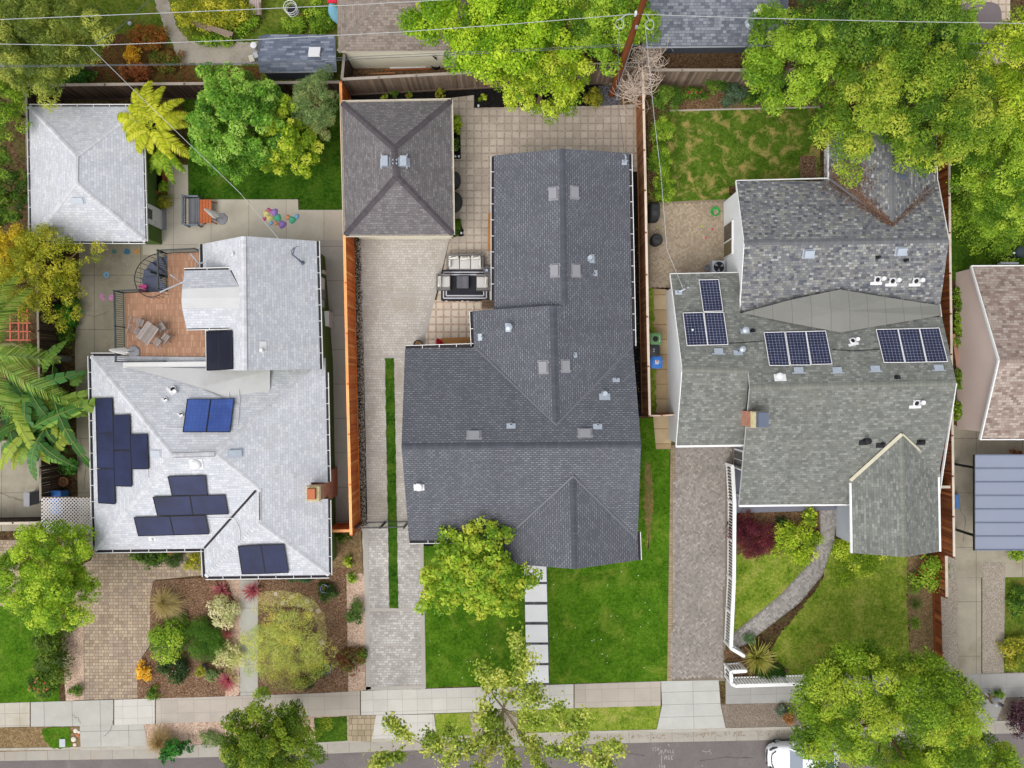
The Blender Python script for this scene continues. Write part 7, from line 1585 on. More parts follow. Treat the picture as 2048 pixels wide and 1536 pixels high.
for lab, q, wd in (('long honey wood bench under the left eave', ((976, 426), (992, 426), (992, 502), (975, 502)), M), ('honey wood bench against the front house corner', ((884, 676), (946, 674), (946, 693), (872, 693)), M)):
    t = thing('bench', lab, 'bench', P(*q[0])); w = [P(x, y, .45) for x, y in q]; m = MB(); vert = abs(q[1][0] - q[0][0]) < abs(q[2][1] - q[1][1]); n = 4
    for i in range(n):
        f = lambda a, b2, t_: a.lerp(b2, t_)
        if vert: m.prism([tuple(f(w[0], w[1], i / n))[:2], tuple(f(w[0], w[1], (i + .93) / n))[:2], tuple(f(w[3], w[2], (i + .93) / n))[:2], tuple(f(w[3], w[2], i / n))[:2]], .41, .45)
        else: m.prism([tuple(f(w[0], w[3], i / n))[:2], tuple(f(w[1], w[2], i / n))[:2], tuple(f(w[1], w[2], (i + .93) / n))[:2], tuple(f(w[0], w[3], (i + .93) / n))[:2]], .41, .45)
    m.build('seat', boards('honey_wood', [C(178, 124, 66), C(198, 142, 82), C(212, 160, 98)]) if 'long' in lab else bpy.data.materials['honey_wood'], t)
    for p in w: a = MB(); p = p.lerp(sum(w, Vector()) / 4, .12); a.beam(Vector((p.x, p.y, 0)), Vector((p.x, p.y, .41)), .08, .08); a.build('leg', bpy.data.materials['honey_wood'], t)
t = thing('wood_step', 'brown weathered step in the corner behind the rug', 'step', P(978, 608)); m = MB()
for i, (y0, y1) in enumerate(((600, 606), (606.5, 612), (612.5, 617))): m.prism([tuple(P(x, y))[:2] for x, y in ((964, y1), (992, y1), (992, y0), (964, y0))], 0, .2 + .02 * i)
m.build('tread', boards('brown_step', [C(112, 90, 72), C(132, 108, 88)]), t)
def pot(label, px, py, r_, h, mat, plant=None, seed=1, name='flower_pot', soil=True, n=900, leaf=.07):
    t = thing(name, label, 'pot', P(px, py)); c = P(px, py); m = MB(); m.lathe(c, [(r_ * .7, 0), (r_ * .95, h * .6), (r_, h), (r_ * .88, h), (r_ * .84, h * .82), (.01, h * .82)], 22); m.build('pot_body', mat, t, True)
    if soil: m = MB(); m.lathe(c + Vector((0, 0, h * .83)), [(r_ * .83, 0), (.02, .01)], 16); m.build('soil', M['mulch_brown'], t)
    if plant: crown(t, c.x, c.y, h + r_ * .25, r_ * .95, r_ * .95, r_ * .7, plant, n=n, clump=r_ * .4, leaf=leaf, seed=seed, name='foliage')
    return t
M['blueglaze'] = plain('blue_glaze', C(56, 98, 168), .2, 6, .1, 20, .25, .5); M['greyglaze'] = plain('grey_blue_glaze', C(140, 160, 168), .1, 6, .1, 20, .4, .4)
pot('cobalt blue ringed pot near the front wing eave', 652, 1174, .26, .4, M['blueglaze']); pot('silvery blue pot beside the dark bush', 656, 1334, .28, .4, plain('silver_blue_glaze', C(120, 146, 190), .35, 9, .2, 20, .25, .5)); pot('grey blue pot with yellow sedum in the left mulch bed', 408, 1335, .28, .4, M['greyglaze'], OLIVEY, 3)
pot('terracotta basket pot beside the left eave', 133, 962, .30, .35, M['terracotta']); pot('rusty round pot with dry plant on the parking strip', 1573, 1428, .36, .35, plain('rusty_pot', C(126, 84, 62), .2), G((130, 90, 50), (168, 130, 70)), 5)
pot('dark oval pot edge under the front house eave', 838, 690, .30, .5, M['black']); pot('red flowered pot beside the honey bench', 880, 686, .20, .35, M['cream'], G((150, 16, 30), (190, 24, 44), (214, 40, 60)), 7, n=500, leaf=.09)
for i, (x, y) in enumerate(((911, 314), (918, 314), (923, 467), (957, 213), (946, 617))):
    m = MB(); c = P(x, y); m.lathe(c, [(.05, 0), (.07, .1), (.07, .16), (.05, .17), (.03, .13)], 12); o = m.build('path_light', M['ventwhite'], None, True); tag(o, ('round white garden light left of its twin below the dark shrub', 'round white garden light right of its twin below the dark shrub', 'round white garden light at the outbuilding corner', 'round white garden light at the black bed edge', 'round white light beside the brown step')[i], 'garden light', 'small white garden lights')
# covered grills
M['cover'] = plain('black_grill_cover', C(54, 56, 56), .12, 3, .12, 18, .7, .3)
def cover(label, px, py, w_, d_, h, rz=0, rnd_=False, mk=False):
    t = thing('grill_cover', label, 'grill', P(px, py)); m = MB(); c = P(px, py)
    if rnd_: m.lathe(c, [(w_ * .44, 0), (w_ * .5, h * .4), (w_ * .52, h * .75), (w_ * .4, h * .93), (w_ * .1, h)], 20)
    else:
        Mz = Matrix.Rotation(rz, 4, 'Z'); lv = [(0, 1.0), (h * .55, 1.02), (h * .7, .98), (h * .95, .62), (h, .5)]; pr = None
        for z_, k in lv:
            g = [c + (Mz @ Vector((sx * w_ / 2 * (1 if k > .9 else k * 1.25), sy * d_ / 2 * k * (1 + .04 * math.sin(sx * 5 + z_ * 9)), z_))) for sx, sy in ((-1, -.6), (-.75, -1), (.75, -1), (1, -.6), (1, .6), (.75, 1), (-.75, 1), (-1, .6))]
            if pr:
                for a in range(8): m.poly([pr[a], pr[(a + 1) % 8], g[(a + 1) % 8], g[a]], .5)
            pr = g
        m.poly(pr, .5)
    m.build('cover', M['cover'], t, True); a = MB(); a.beam(c + Vector((-w_ * .2, 0, h + .02)), c + Vector((w_ * .2, 0, h + .02)), .05, .03); a.build('strap', M['black'], t)
    if mk: a = MB(); a.tube([c + Vector((.16 + .05 * math.cos(q_), .1 * math.sin(q_) + .05, h * .98)) for q_ in np.linspace(0, 6.28, 14)], .01, 4); a.build('emblem', M['ventgrey'], t)
cover('black covered grill with a pale oval emblem beside the taupe outbuilding', 906, 366, 1.05, 1.1, 1.1, 0, True, True); cover('wide black cover below the emblem one beside the taupe outbuilding', 907, 409, 1.2, 1.2, 1.0, 0, True); cover('tall black covered grill on the herringbone patio', 1304, 428, .66, 1.15, 1.1); cover('round black covered kettle grill on the herringbone patio', 1309, 484, .72, .72, .95, 0, True)
# right patio bits
t = thing('garden_hose', 'coiled bright green hose on the herringbone patio', 'hose', P(1431, 425)); m = MB()
for k in range(5): c = P(1431, 424) + Vector((gauss() * .03, gauss() * .03, .03 + k * .03)); m.tube([c + Vector(((.2 + .02 * k) * math.cos(a) * (1 + .06 * math.sin(3 * a + k)), (.2 + .02 * k) * math.sin(a), .01 * math.sin(4 * a))) for a in np.linspace(0, 6.283, 28)], .022, 6)
m.build('coil', plain('green_hose', C(40, 176, 70), .08, 4, .05, 20, .4, .4), t)
t = thing('air_conditioner', 'round topped air conditioner with dark fan grille', 'air conditioner', P(1432, 538)); c = P(1431, 538); m = MB(); m.box(c + Vector((0, 0, .36)), (.8, .8, .7)); m.lathe(c + Vector((0, 0, .71)), [(.40, 0), (.40, .04), (.34, .06), (.33, .02)], 24); m.build('cabinet', M['lightgrey'], t); m = MB(); m.lathe(c + Vector((0, 0, .735)), [(.33, 0), (.02, .005)], 20); m.build('fan_well', M['black'], t); m = MB()
for k in range(3): a = k * 2.1 + .4; m.poly([c + Vector((.06 * math.cos(a), .06 * math.sin(a), .77)), c + Vector((.3 * math.cos(a - .3), .3 * math.sin(a - .3), .76)), c + Vector((.3 * math.cos(a + .35), .3 * math.sin(a + .35), .78))])
m.build('fan_blade', M['ventgrey'], t)
m = MB(); c = P(1412, 537); m.lathe(c, [(.16, 0), (.18, .3), (.16, .3), (.14, .1)], 16); o = m.build('bucket', M['ventgrey'], None, True); tag(o, 'grey bucket left of the air conditioner', 'bucket')
for i, (x, y, rgb, lab) in enumerate(((1314, 455, (190, 226, 60), 'lime toy left on the patio beside the covered grill'), (1403, 453, (200, 220, 70), 'yellow ball near the centre of the patio'), (1424, 459, (240, 90, 120), 'pink toy right of the yellow ball'), (1411, 476, (236, 110, 130), 'pink ball below the other toys'))):
    m = MB(); r_ = .07 if i else .06; m.lathe(P(x, y), [(r_ * math.sin(a), r_ - r_ * math.cos(a)) for a in np.linspace(0, math.pi, 9)], 12); o = m.build('toy_ball', plain('toy_plastic_%s' % 'lime yellow pink rose'.split()[i], C(*rgb), .05), None, True); tag(o, lab, 'toy')
# wheelie bins
def bin_(label, px, py, rgb, rz=0, mark=None):
    nm = 'bin_plastic_' + '_'.join(label.split()[:1]); t = thing('wheelie_bin', label, 'bin', P(px, py)); c = P(px, py); mt = plain(nm, C(*rgb), .06, 2, .05, 20, .5, .35); Mz = Matrix.Rotation(rz, 4, 'Z'); f = lambda x, y, z: c + (Mz @ Vector((x, y, z)))
    m = MB(); m.hull([f(a * .24, b_ * .25, .06) for a, b_ in ((-1, -1), (1, -1), (1, 1), (-1, 1))], [f(a * .32, b_ * .33, .98) for a, b_ in ((-1, -1), (1, -1), (1, 1), (-1, 1))]); m.build('body', mt, t)
    m = MB(); lv = [(.98, 1, 0), (1.03, 1.02, 0), (1.07, .9, 0)]; pr = None
    for z_, k, _ in lv:
        g = [f(a * .36 * k, b_ * .36 * k, z_) for a, b_ in ((-1, -.75), (-.75, -1), (.75, -1), (1, -.75), (1, .75), (.75, 1), (-.75, 1), (-1, .75))]
        if pr:
            for a in range(8): m.poly([pr[a], pr[(a + 1) % 8], g[(a + 1) % 8], g[a]], .5)
        pr = g
    m.poly(pr, .5); ld = m.build('lid', mt, t, True)
    for s in (-1, 1): a = MB(); a.lathe(f(-.22, s * .27, .12), [(.11, -.03), (.12, 0), (.11, .03)], 12, M=Matrix.Rotation(math.pi / 2, 4, 'X')); a.build('wheel', M['black'], t)
    a = MB(); a.beam(f(-.38, -.2, .98), f(-.38, .2, .98), .04, .04); a.build('handle', mt, t)
    if mark == 'hole': a = MB(); a.lathe(f(0, 0, 1.072), [(.17, 0), (.15, .02), (.14, .005), (.01, .003)], 18); a.build('lid_ring', M['black'], t); a = MB(); a.tube([f(.24 + .03 * math.cos(q_), .22 * math.sin(q_), 1.075) for q_ in np.linspace(-1.2, 1.2, 8)], .012, 4); a.build('lid_mark', M['ventwhite'], t)
    if mark == 'label':
        a = MB(); a.box(f(.02, .02, 1.075), (.2, .24, .008)); a.build('lid_label', M['ventwhite'], t); a = MB(); a.box(f(.03, .09, 1.082), (.1, .08, .006)); a.build('label_red', plain('label_red', C(214, 60, 50)), t); a = MB(); a.box(f(.2, .08, 1.075), (.05, .05, .008)); a.box(f(.2, -.02, 1.075), (.05, .05, .008)); a.box(f(.02, -.02, 1.081), (.15, .06, .004)); a.build('label_mark', M['lightgrey'], t)
    if mark == 'grey': a = MB(); a.box(f(0, .06, 1.075), (.1, .1, .006)); a.box(f(0, -.07, 1.075), (.1, .08, .006)); a.build('lid_mark', M['ventgrey'], t)
bin_('green wheelie bin with a dark ring on its lid', 1304, 680, (104, 150, 96), 0, 'hole'); bin_('black wheelie bin between the green and blue bins', 1301, 702, (52, 54, 56), 0, 'grey'); bin_('bright blue wheelie bin with a white lid label', 1306, 726, (60, 132, 224), 0, 'label'); bin_('pale blue wheelie bin under the lattice roof', 134, 1012, (104, 150, 214), .2); bin_('azure wheelie bin peeping above the lattice roof', 131, 988, (70, 138, 230), 0)
m = MB(); c = P(74, 994); m.box(c + Vector((0, 0, .45)), (.3, .8, .9)); m.box(c + Vector((0, 0, .92)), (.36, .86, .06)); o = m.build('storage_box', M['ventgrey']); tag(o, 'grey storage box left of the lattice roof', 'box')

# ------------------------------------------------------------------ left patio and deck furniture
WOODG = boards('silvered_teak', [C(150, 138, 132), C(168, 156, 150), C(182, 172, 166)]); M['benchgrey'] = plain('grey_blue_bench', C(120, 130, 144), .06, 2, .06, 20, .7); M['benchslat'] = boards('grey_bench_slats', [C(116, 118, 124), C(134, 136, 142)])
t = thing('garden_bench', 'grey blue slatted garden bench on the cream patio', 'bench', P(388, 427)); c = P(391, 426)
m = MB()
for i in range(6): m.box(c + Vector((-.18 + i * .115, 0, .44)), (.1, 1.62, .03))
m.build('seat', M['benchslat'], t); m = MB(); m.box(c + Vector((-.4, 0, .92)), (.1, 1.86, .09)); m.box(c + Vector((-.36, 0, .55)), (.05, 1.7, .08))
for i in range(12): m.box(c + Vector((-.38, -.75 + i * .137, .73)), (.03, .05, .34))
m.build('backrest', M['benchgrey'], t)
for s in (-1, 1):
    m = MB(); m.box(c + Vector((.02, s * .88, .66)), (.86, .1, .06)); m.build('armrest', M['benchgrey'], t)
    for dx in (-.36, .4): m = MB(); m.beam(c + Vector((dx, s * .88, 0)), c + Vector((dx, s * .88, .64)), .08, .08); m.build('leg', M['benchgrey'], t)
t = thing('patio_table', 'orange slatted wooden table beside the grey bench', 'table', P(420, 427)); c = P(419, 427); WT = boards('orange_teak', [C(188, 96, 54), C(206, 116, 70)])
m = MB()
for i in range(4): m.box(c + Vector((-.28 + i * .185, 0, .55)), (.165, 1.45, .03))
m.build('tabletop', WT, t)
for dx in (-.25, .28):
    for s in (-1, 1): m = MB(); m.beam(c + Vector((dx, s * .6, .53)), c + Vector((dx + (.2 if dx > 0 else 0), s * .66, 0)), .06, .06); m.build('leg', WT, t)
def umbrella(label, px, py, z0, hgt=2.5):
    t = thing('closed_umbrella', label, 'umbrella', P(px, py, z0)); c = P(px, py, z0); m = MB(); m.lathe(c, [(.38, 0), (.38, .05), (.34, .08), (.05, .1)], 8, phase=.39); m.build('base', M['ventgrey'], t); m = MB(); m.tube([c, c + Vector((0, 0, hgt))], .03, 8); m.build('pole', M['galv'], t)
    m = MB(); n = 18; pr = None
    for k, (z_, rr) in enumerate(((.95, .20), (1.15, .17), (1.5, .15), (1.9, .11), (2.2, .08), (2.45, .05), (2.56, .015))):
        g = [c + Vector((rr * (1 + .35 * (i % 2) - .2 + .1 * math.sin(i * 2.3 + k)) * math.cos(i * 2 * math.pi / n), rr * (1 + .35 * (i % 2) - .2 + .1 * math.sin(i * 1.7 + k)) * math.sin(i * 2 * math.pi / n), z_ * hgt / 2.5)) for i in range(n)]
        if pr:
            for a in range(n): m.poly([pr[a], pr[(a + 1) % n], g[(a + 1) % n], g[a]], .5)
        pr = g
    m.build('canopy', plain('white_umbrella_cloth', C(236, 234, 230, 1.05), .04, 3, .04, 20, .9, .1) if 'white_umbrella_cloth' not in bpy.data.materials else bpy.data.materials['white_umbrella_cloth'], t)
umbrella('closed white umbrella on the cream patio beside the orange table', 444, 438, 0); umbrella('closed white umbrella at the corner of the roof deck', 268, 704, zD)
# dining set on the deck
rz = -.55; c = P(308, 668, zD); t = thing('dining_table', 'silvered slatted dining table set askew on the roof deck', 'table', (0, 0, 0)); m = MB()
for i in range(9): m.box((0, -.36 + i * .09, .73), (1.15, .078, .03))
m.build('tabletop', WOODG, t)
for sx in (-1, 1):
    for sy in (-1, 1): m = MB(); m.beam((sx * .45, sy * .32, 0), (sx * .45, sy * .32, .72), .06, .06); m.build('leg', WOODG, t)
t.location = c; t.rotation_euler = (0, 0, .95)
def chair(label):
    t = thing('folding_chair', label, 'chair', (0, 0, 0), 'silvered folding chairs on the deck'); m = MB()
    for i in range(6): m.box((0, -.17 + i * .068, .45), (.40, .055, .022))
    m.build('seat', WOODG, t); m = MB(); m.box((0, .34, .88), (.42, .03, .09)); m.box((0, .31, .74), (.42, .025, .06))
    for s in (-1, 1): m.beam((s * .2, .2, .42), (s * .2, .36, .92), .03, .03)
    m.build('backrest', WOODG, t)
    for s in (-1, 1):
        for y in (-.2, .24): m = MB(); m.beam((s * .2, y, 0), (s * .2, -y * .7, .44), .03, .03); m.build('leg', WOODG, t)
    return t
ch0 = chair('folding chair at the upper left of the deck table'); ch0.location = P(288, 646, zD); ch0.rotation_euler = (0, 0, 1.25)
for x, y, a, l in ((284, 664, 1.2, 'folding chair at the lower left of the deck table'), (323, 685, -2.2, 'folding chair lowest on the deck, right of the table end'), (339, 676, -2.2, 'folding chair farthest right of the deck table'), (330, 655, -1.05, 'folding chair tucked at the upper right of the deck table')): dup(ch0, P(x, y, zD), a, l)
# wooden planter, door mat, toys
t = thing('planter_box', 'redwood planter box with leafy greens under the fern tree', 'planter', P(330, 372)); m = MB(); w = [P(x, y) for x, y in ((316, 390), (336, 390), (335, 342), (314, 342))]
m.hull(w, [p + Vector((0, 0, .6)) for p in w], caps=False); wi = [p.lerp(sum(w, Vector()) / 4, .12) for p in w]; m.hull(wi, [p + Vector((0, 0, .6)) for p in wi], caps=False)
for i in range(4): m.poly([w[i] + Vector((0, 0, .6)), w[(i + 1) % 4] + Vector((0, 0, .6)), wi[(i + 1) % 4] + Vector((0, 0, .6)), wi[i] + Vector((0, 0, .6))])
m.build('box_side', boards('redwood_planter', [C(150, 84, 42), C(176, 104, 56)]), t); m = MB(); m.prism([tuple(p)[:2] for p in wi], .3, .48); m.build('soil', M['mulch_black'], t); c = P(328, 376, .6); crown(t, c.x, c.y, .62, .26, .4, .22, FRESH, n=500, clump=.12, leaf=.11, seed=90, name='foliage')
PAST = dict(yellow=(236, 226, 150), purple=(172, 138, 214), green=(96, 200, 160), pink=(226, 100, 150), blue=(150, 196, 240), orange=(244, 172, 128))
for x, y, s, k, a, l in ((533, 427, 7, 'yellow', .2, 'pale yellow stone at the upper left of the cluster'), (549, 425, 8, 'purple', .9, 'purple stone at the top of the cluster'), (538, 421, 5, 'pink', 2, 'pink stone at the top of the cluster'), (529, 438, 4, 'pink', .6, 'pink stone at the left end of the cluster'), (540, 437, 7.5, 'yellow', .4, 'pale yellow stone in the cluster middle'), (556, 436, 7.5, 'green', 1.2, 'mint stone right of the cluster middle'), (543, 446, 5, 'blue', .3, 'pale blue stone at the cluster bottom'), (552, 447, 5, 'orange', 1.7, 'peach stone at the cluster bottom'), (565, 449, 8, 'purple', .1, 'purple stone at the lower right of the cluster'), (576, 435, 5, 'orange', 1.5, 'peach stone apart on the right'), (585, 440, 7.5, 'green', .2, 'mint stone apart on the right'), (594, 433, 5, 'blue', .8, 'pale blue stone farthest right')):
    m = MB(); c = P(x, y); r_ = S(s); n = 18; f = lambda q_, h: [c + Vector((q_ * r_ * (1 + .14 * math.cos(3 * (th - a))) * math.cos(th), q_ * r_ * (1 + .14 * math.cos(3 * (th - a))) * math.sin(th), h)) for th in np.linspace(0, 6.283, n, endpoint=False)]
    rgs = [f(1, .022), f(.97, .04), f(.45, .085 + s * .008), f(.3, .09 + s * .008)]
    for g0, g1 in zip(rgs[:-1], rgs[1:]):
        for i in range(n): m.poly([g0[i], g0[(i + 1) % n], g1[(i + 1) % n], g1[i]], .5)
    m.poly(rgs[-1], .5); nm = 'pastel_%s' % k; mt = bpy.data.materials.get(nm) or plain(nm, C(*PAST[k]), .05, 3, .05, 20, .6, .3); o = m.build('stepping_toy', mt, None, True); tag(o, l, 'stepping stone toy', 'pastel stepping stone toys')
# chalk drawings, drawn as thin worn strokes
def scribble(label, strokes, rgb, w_=.035, base=.019, name='chalk_drawing'):
    m = MB(); k = 0
    for s in strokes:
        for a, b_ in zip(s[:-1], s[1:]):
            p, q = P(*a), P(*b_); p.z = q.z = base + .0004 * k; k += 1; d = (q - p); L = d.length
            if L < 1e-4: continue
            sd_ = Vector((-d.y, d.x, 0)) / L * w_ / 2; m.poly([p - sd_, q - sd_, q + sd_, p + sd_])
    nm = 'chalk_%d_%d_%d' % rgb; o = m.build(name, bpy.data.materials.get(nm) or plain(nm, C(*rgb), .25, 5, .5, 28, 1, .02)); o['label'] = label; o['category'] = 'chalk drawing'; return o
def blob(label, x, y, r_, rgb, k=0):
    m = MB(); c = P(x, y); c.z = .022 + k * .002; m.poly([c + Vector((S(r_) * (1 + .12 * math.sin(3 * a + x)) * math.cos(a), S(r_) * (1 + .1 * math.cos(2 * a + y)) * math.sin(a), 0)) for a in np.linspace(0, 6.283, 20, endpoint=False)])
    nm = 'chalk_%d_%d_%d' % rgb; o = m.build('chalk_drawing', bpy.data.materials.get(nm) or plain(nm, C(*rgb), .2, 5, .35, 28, 1, .02)); tag(o, label, 'chalk drawing', 'chalk drawings on the yard')
blob('teal chalk disc left of the blue one', 229, 503, 5, (104, 140, 140)); blob('blue chalk disc in the yard', 254, 503, 6.5, (84, 128, 160)); blob('orange chalk disc in the yard', 275, 503, 6.5, (206, 160, 104)); blob('light blue chalk disc alone below the others', 213, 550, 6, (140, 186, 216)); blob('dark eye of the lone light blue disc', 213, 550, 2, (96, 132, 180), 1)
blob('pink chalk heart half under the deck rail', 223, 595, 6, (226, 156, 206)); blob('pink chalk heart left of the deck rail', 203, 592, 5, (226, 156, 206)); blob('pink chalk tail of the left heart', 207, 599, 3.4, (226, 156, 206), 1)
scribble('long pale zigzag chalk loops in the yard', [[(246 + i * 3, 512 + 18 * (i % 2)) for i in range(8)], [(206, 520), (212, 514), (216, 522), (210, 530), (216, 526)], [(224, 520), (232, 514), (238, 522), (230, 530), (224, 524)], [(206, 506), (212, 502), (216, 505)], [(222, 560), (230, 553), (234, 556)]], (184, 176, 162))

# ------------------------------------------------------------------ backyard things at the top
t = thing('plank_pile', 'pile of grey weathered planks among yellow shrubs', 'planks', P(400, 30)); m = MB()
for i in range(7): a = P(362 + i * 9, 36 + i * 3, .9); m.beam(a, a + Vector((1.6 + R.uniform(-.3, .2), -.55, R.uniform(-.05, .05))), .26, .04)
m.build('plank', WG, t)
t = thing('old_chair', 'weathered reclining wooden chair in the overgrown yard', 'chair', P(517, 22)); c = P(517, 26); m = MB()
for i in range(5): m.beam(c + Vector((-.28 + i * .14, -.35, .45)), c + Vector((-.2 + i * .14, .9, .75)), .12, .03)
m.build('seat', boards('pinkish_grey_wood', [C(170, 150, 146), C(196, 178, 172)]), t)
for s in (-1, 1): m = MB(); m.beam(c + Vector((s * .36, -.4, .55)), c + Vector((s * .3, .6, .62)), .1, .05); m.build('armrest', WG, t); m = MB(); m.beam(c + Vector((s * .34, -.38, 0)), c + Vector((s * .34, -.38, .54)), .08, .06); m.build('leg', WG, t)
t = thing('wire_basket', 'tall white wire basket in the overgrown yard', 'basket', P(591, 32)); c = P(591, 32); m = MB()
for z_ in (.1, .35, .6, .85, 1.1): rr = .28 + .1 * z_; m.tube([c + Vector((rr * math.cos(a), rr * math.sin(a), z_)) for a in np.linspace(0, 6.283, 20)], .02, 5)
for a in np.linspace(0, 6.283, 12, endpoint=False): m.tube([c + Vector((.29 * math.cos(a), .29 * math.sin(a), .1)), c + Vector((.39 * math.cos(a), .39 * math.sin(a), 1.1))], .012, 4)
m.build('wire_frame', M['ventwhite'], t); m = MB(); m.lathe(c, [(.24, .05), (.3, .7), (.05, .75)], 14); m.build('liner', M['black'], t)
t = thing('kayak', 'pale blue kayak standing beside the brown roof', 'kayak', P(672, 45)); a, b_ = P(662, 8, .9), P(677, 48, .3); m = MB(); pr = None; ax = (b_ - a); sd_ = Vector((1, .35, 0)).normalized()
for k in range(9):
    q_ = k / 8; wd = .34 * math.sin(math.pi * (.12 + .86 * q_)) ** .8; cpt = a + ax * q_; g = [cpt + sd_ * wd * math.cos(th) + Vector((0, 0, .16 * math.sin(th) * (wd / .34 + .1))) for th in np.linspace(0, 6.283, 12, endpoint=False)]
    if pr:
        for i in range(12): m.poly([pr[i], pr[(i + 1) % 12], g[(i + 1) % 12], g[i]], .5)
    pr = g
m.poly(pr, .5); m.build('hull', plain('pale_blue_plastic', C(122, 178, 200), .06), t, True); m = MB(); q = P(665, 2, 1.0); rbox(m, q, (.6, .35, .18), .05); m.build('red_cloth', plain('red_cloth', C(222, 40, 70), .1), t, True)
for i, (x, y, lab, r_) in enumerate(((512, 97, 'round white lid beside the blue shed', .2),)): m = MB(); m.lathe(P(x, y), [(r_ * .8, 0), (r_, .4), (r_, .46), (.02, .5)], 16); o = m.build('bucket', M['ventwhite'], None, True); tag(o, lab, 'bucket')
m = MB(); m.box(P(504, 118, .1), (.3, .42, .2), .3); o = m.build('block', M['cream']); tag(o, 'tan block on the path beside the shed', 'block'); m = MB(); m.box(P(513, 112, .15), (.26, .36, .3), .4); o = m.build('crate', M['lightgrey']); tag(o, 'pale crate tucked against the shed', 'crate')
m = MB(); q = P(262, 49); m.lathe(q, [(.13 * math.sin(a), .13 - .13 * math.cos(a)) for a in np.linspace(0, math.pi, 9)], 12); o = m.build('garden_ball', M['lightgrey'], None, True); tag(o, 'pale ball on the grass at the top left', 'ball')
# behind the cream wall
for i, (x0, x1, y, c_) in enumerate(((780, 852, 135, M['ventwhite']), (770, 860, 139, WR), (740, 790, 147, WB))): m = MB(); m.beam(P(x0, y + 1, .1), P(x1, y - 1, .14), .09, .07); o = m.build('stored_pole', c_); tag(o, ('white pole lying behind the grey fence', 'red brown pole lying behind the grey fence', 'short brown board behind the grey fence')[i], 'pole')
m = MB(); m.lathe(P(872, 132), [(.28, 0), (.3, .3), (.26, .3), (.2, .12)], 16); o = m.build('tyre', M['black'], None, True); tag(o, 'black round tub against the cream wall', 'tub')
for x in (866, 890): m = MB(); a = P(x, 112, 2.0); m.beam(P(x + 14, 126, .1), a, .09, .05); o = m.build('leaning_post', M['black']); tag(o, 'dark post leaning on the cream wall ' + ('nearer the tub' if x == 866 else 'nearer the maple'), 'post')
# top right taupe cover
m = MB(); c = P(1960, 47, .95); pr = None
for z_, k in ((.0, .96), (.06, 1.0), (.14, .98), (.17, .9)):
    g = []
    for a in np.linspace(0, 6.283, 40, endpoint=False): cs, sn = math.cos(a), math.sin(a); g.append(Vector((c.x + 1.33 * k * abs(cs) ** .5 * (1 if cs >= 0 else -1), c.y + 1.33 * k * abs(sn) ** .5 * (1 if sn >= 0 else -1), .85 + z_)))
    if pr:
        for i in range(40): m.poly([pr[i], pr[(i + 1) % 40], g[(i + 1) % 40], g[i]], .5)
    pr = g
m.poly(pr, .5); t = thing('hot_tub', 'taupe square hot tub cover with rounded corners at the top right', 'hot tub', P(1960, 47)); m.build('cover', plain('taupe_vinyl', C(132, 120, 122), .04, 1, .04, 14, .6), t); m = MB(); m.box((c.x, c.y, .42), (2.45, 2.45, .84)); m.build('tub_side', M['charcoal'], t)
# right edge bits
t = thing('compost_bin', 'dark round compost bin above the rosy roof', 'bin', P(2026, 508)); m = MB(); m.lathe(P(2026, 508), [(.36, 0), (.34, .6), (.36, .7), (.3, .8), (.05, .88)], 18); m.build('body', plain('dark_green_plastic', C(60, 72, 76), .1), t, True); m = MB(); m.box(P(2028, 506, .9), (.1, .1, .06)); m.build('knob', M['ventwhite'], t)
m = MB(); m.beam(P(1907, 668, .25), P(1917, 738, .12), .22, .05); o = m.build('plank', boards('salmon_plank', [C(196, 148, 120), C(206, 160, 134)])); tag(o, 'salmon plank lying along the pink wall', 'plank')
m = MB(); m.box(P(2016, 527, 1.0), (1.1, .12, .3)); o = m.build('board', M['lightgrey']); tag(o, 'pale board behind the rosy roof', 'board')
m = MB(); m.beam(P(1909, 988, .2), P(1910, 1016, .2), .25, .5); o = m.build('tote', plain('blue_tote', C(100, 150, 214), .05)); tag(o, 'blue plastic tote against the tall redwood fence', 'tote')
for i, (x, y) in enumerate(((2022, 903), (2034, 905))): pot('small terracotta pot above the carport, ' + ('left one' if i == 0 else 'right one'), x, y, .16, .25, M['terracotta'])
m = MB(); m.box(P(125, 1486, .05), (.36, .5, .05)); m.lathe(P(127, 1488, .075), [(.04, 0), (.03, .01)], 8); o = m.build('meter_box', M['lightgrey']); tag(o, 'grey meter box lid in the turf at the bottom left', 'meter box')
for i, (x, y, r_) in enumerate(((152, 1461, .16), (156, 1470, .12), (148, 1478, .18), (150, 1489, .12), (158, 1464, .1))): m = MB(); m.lathe(P(x, y), [(r_, 0), (r_ * .9, r_ * .35), (r_ * .4, r_ * .55)], 7, phase=i); o = m.build('rock', M['cream'] if i != 1 else M['terracotta'], None, True); tag(o, ('flat pale rock at the top of the parking strip', 'rusty rock at the parking strip edge', 'largest pale rock beside the turf', 'low pale rock near the kerb', 'smallest pale rock beside the apron')[i], 'rock', 'rocks at the strip edge')
# square edging of the olive tree
t = thing('tree_edging', 'square red brick edging at the foot of the grey green tree', 'edging', P(637, 252)); m = MB(); e = [P(x, y, .08) for x, y in ((626, 240), (652, 239), (653, 265), (627, 266))]
for i in range(4): m.beam(e[i], e[(i + 1) % 4], .07, .16)
m.build('border', WR, t); m = MB(); m.prism([tuple(p)[:2] for p in e], 0, .07); m.build('soil', M['mulch_brown'], t)
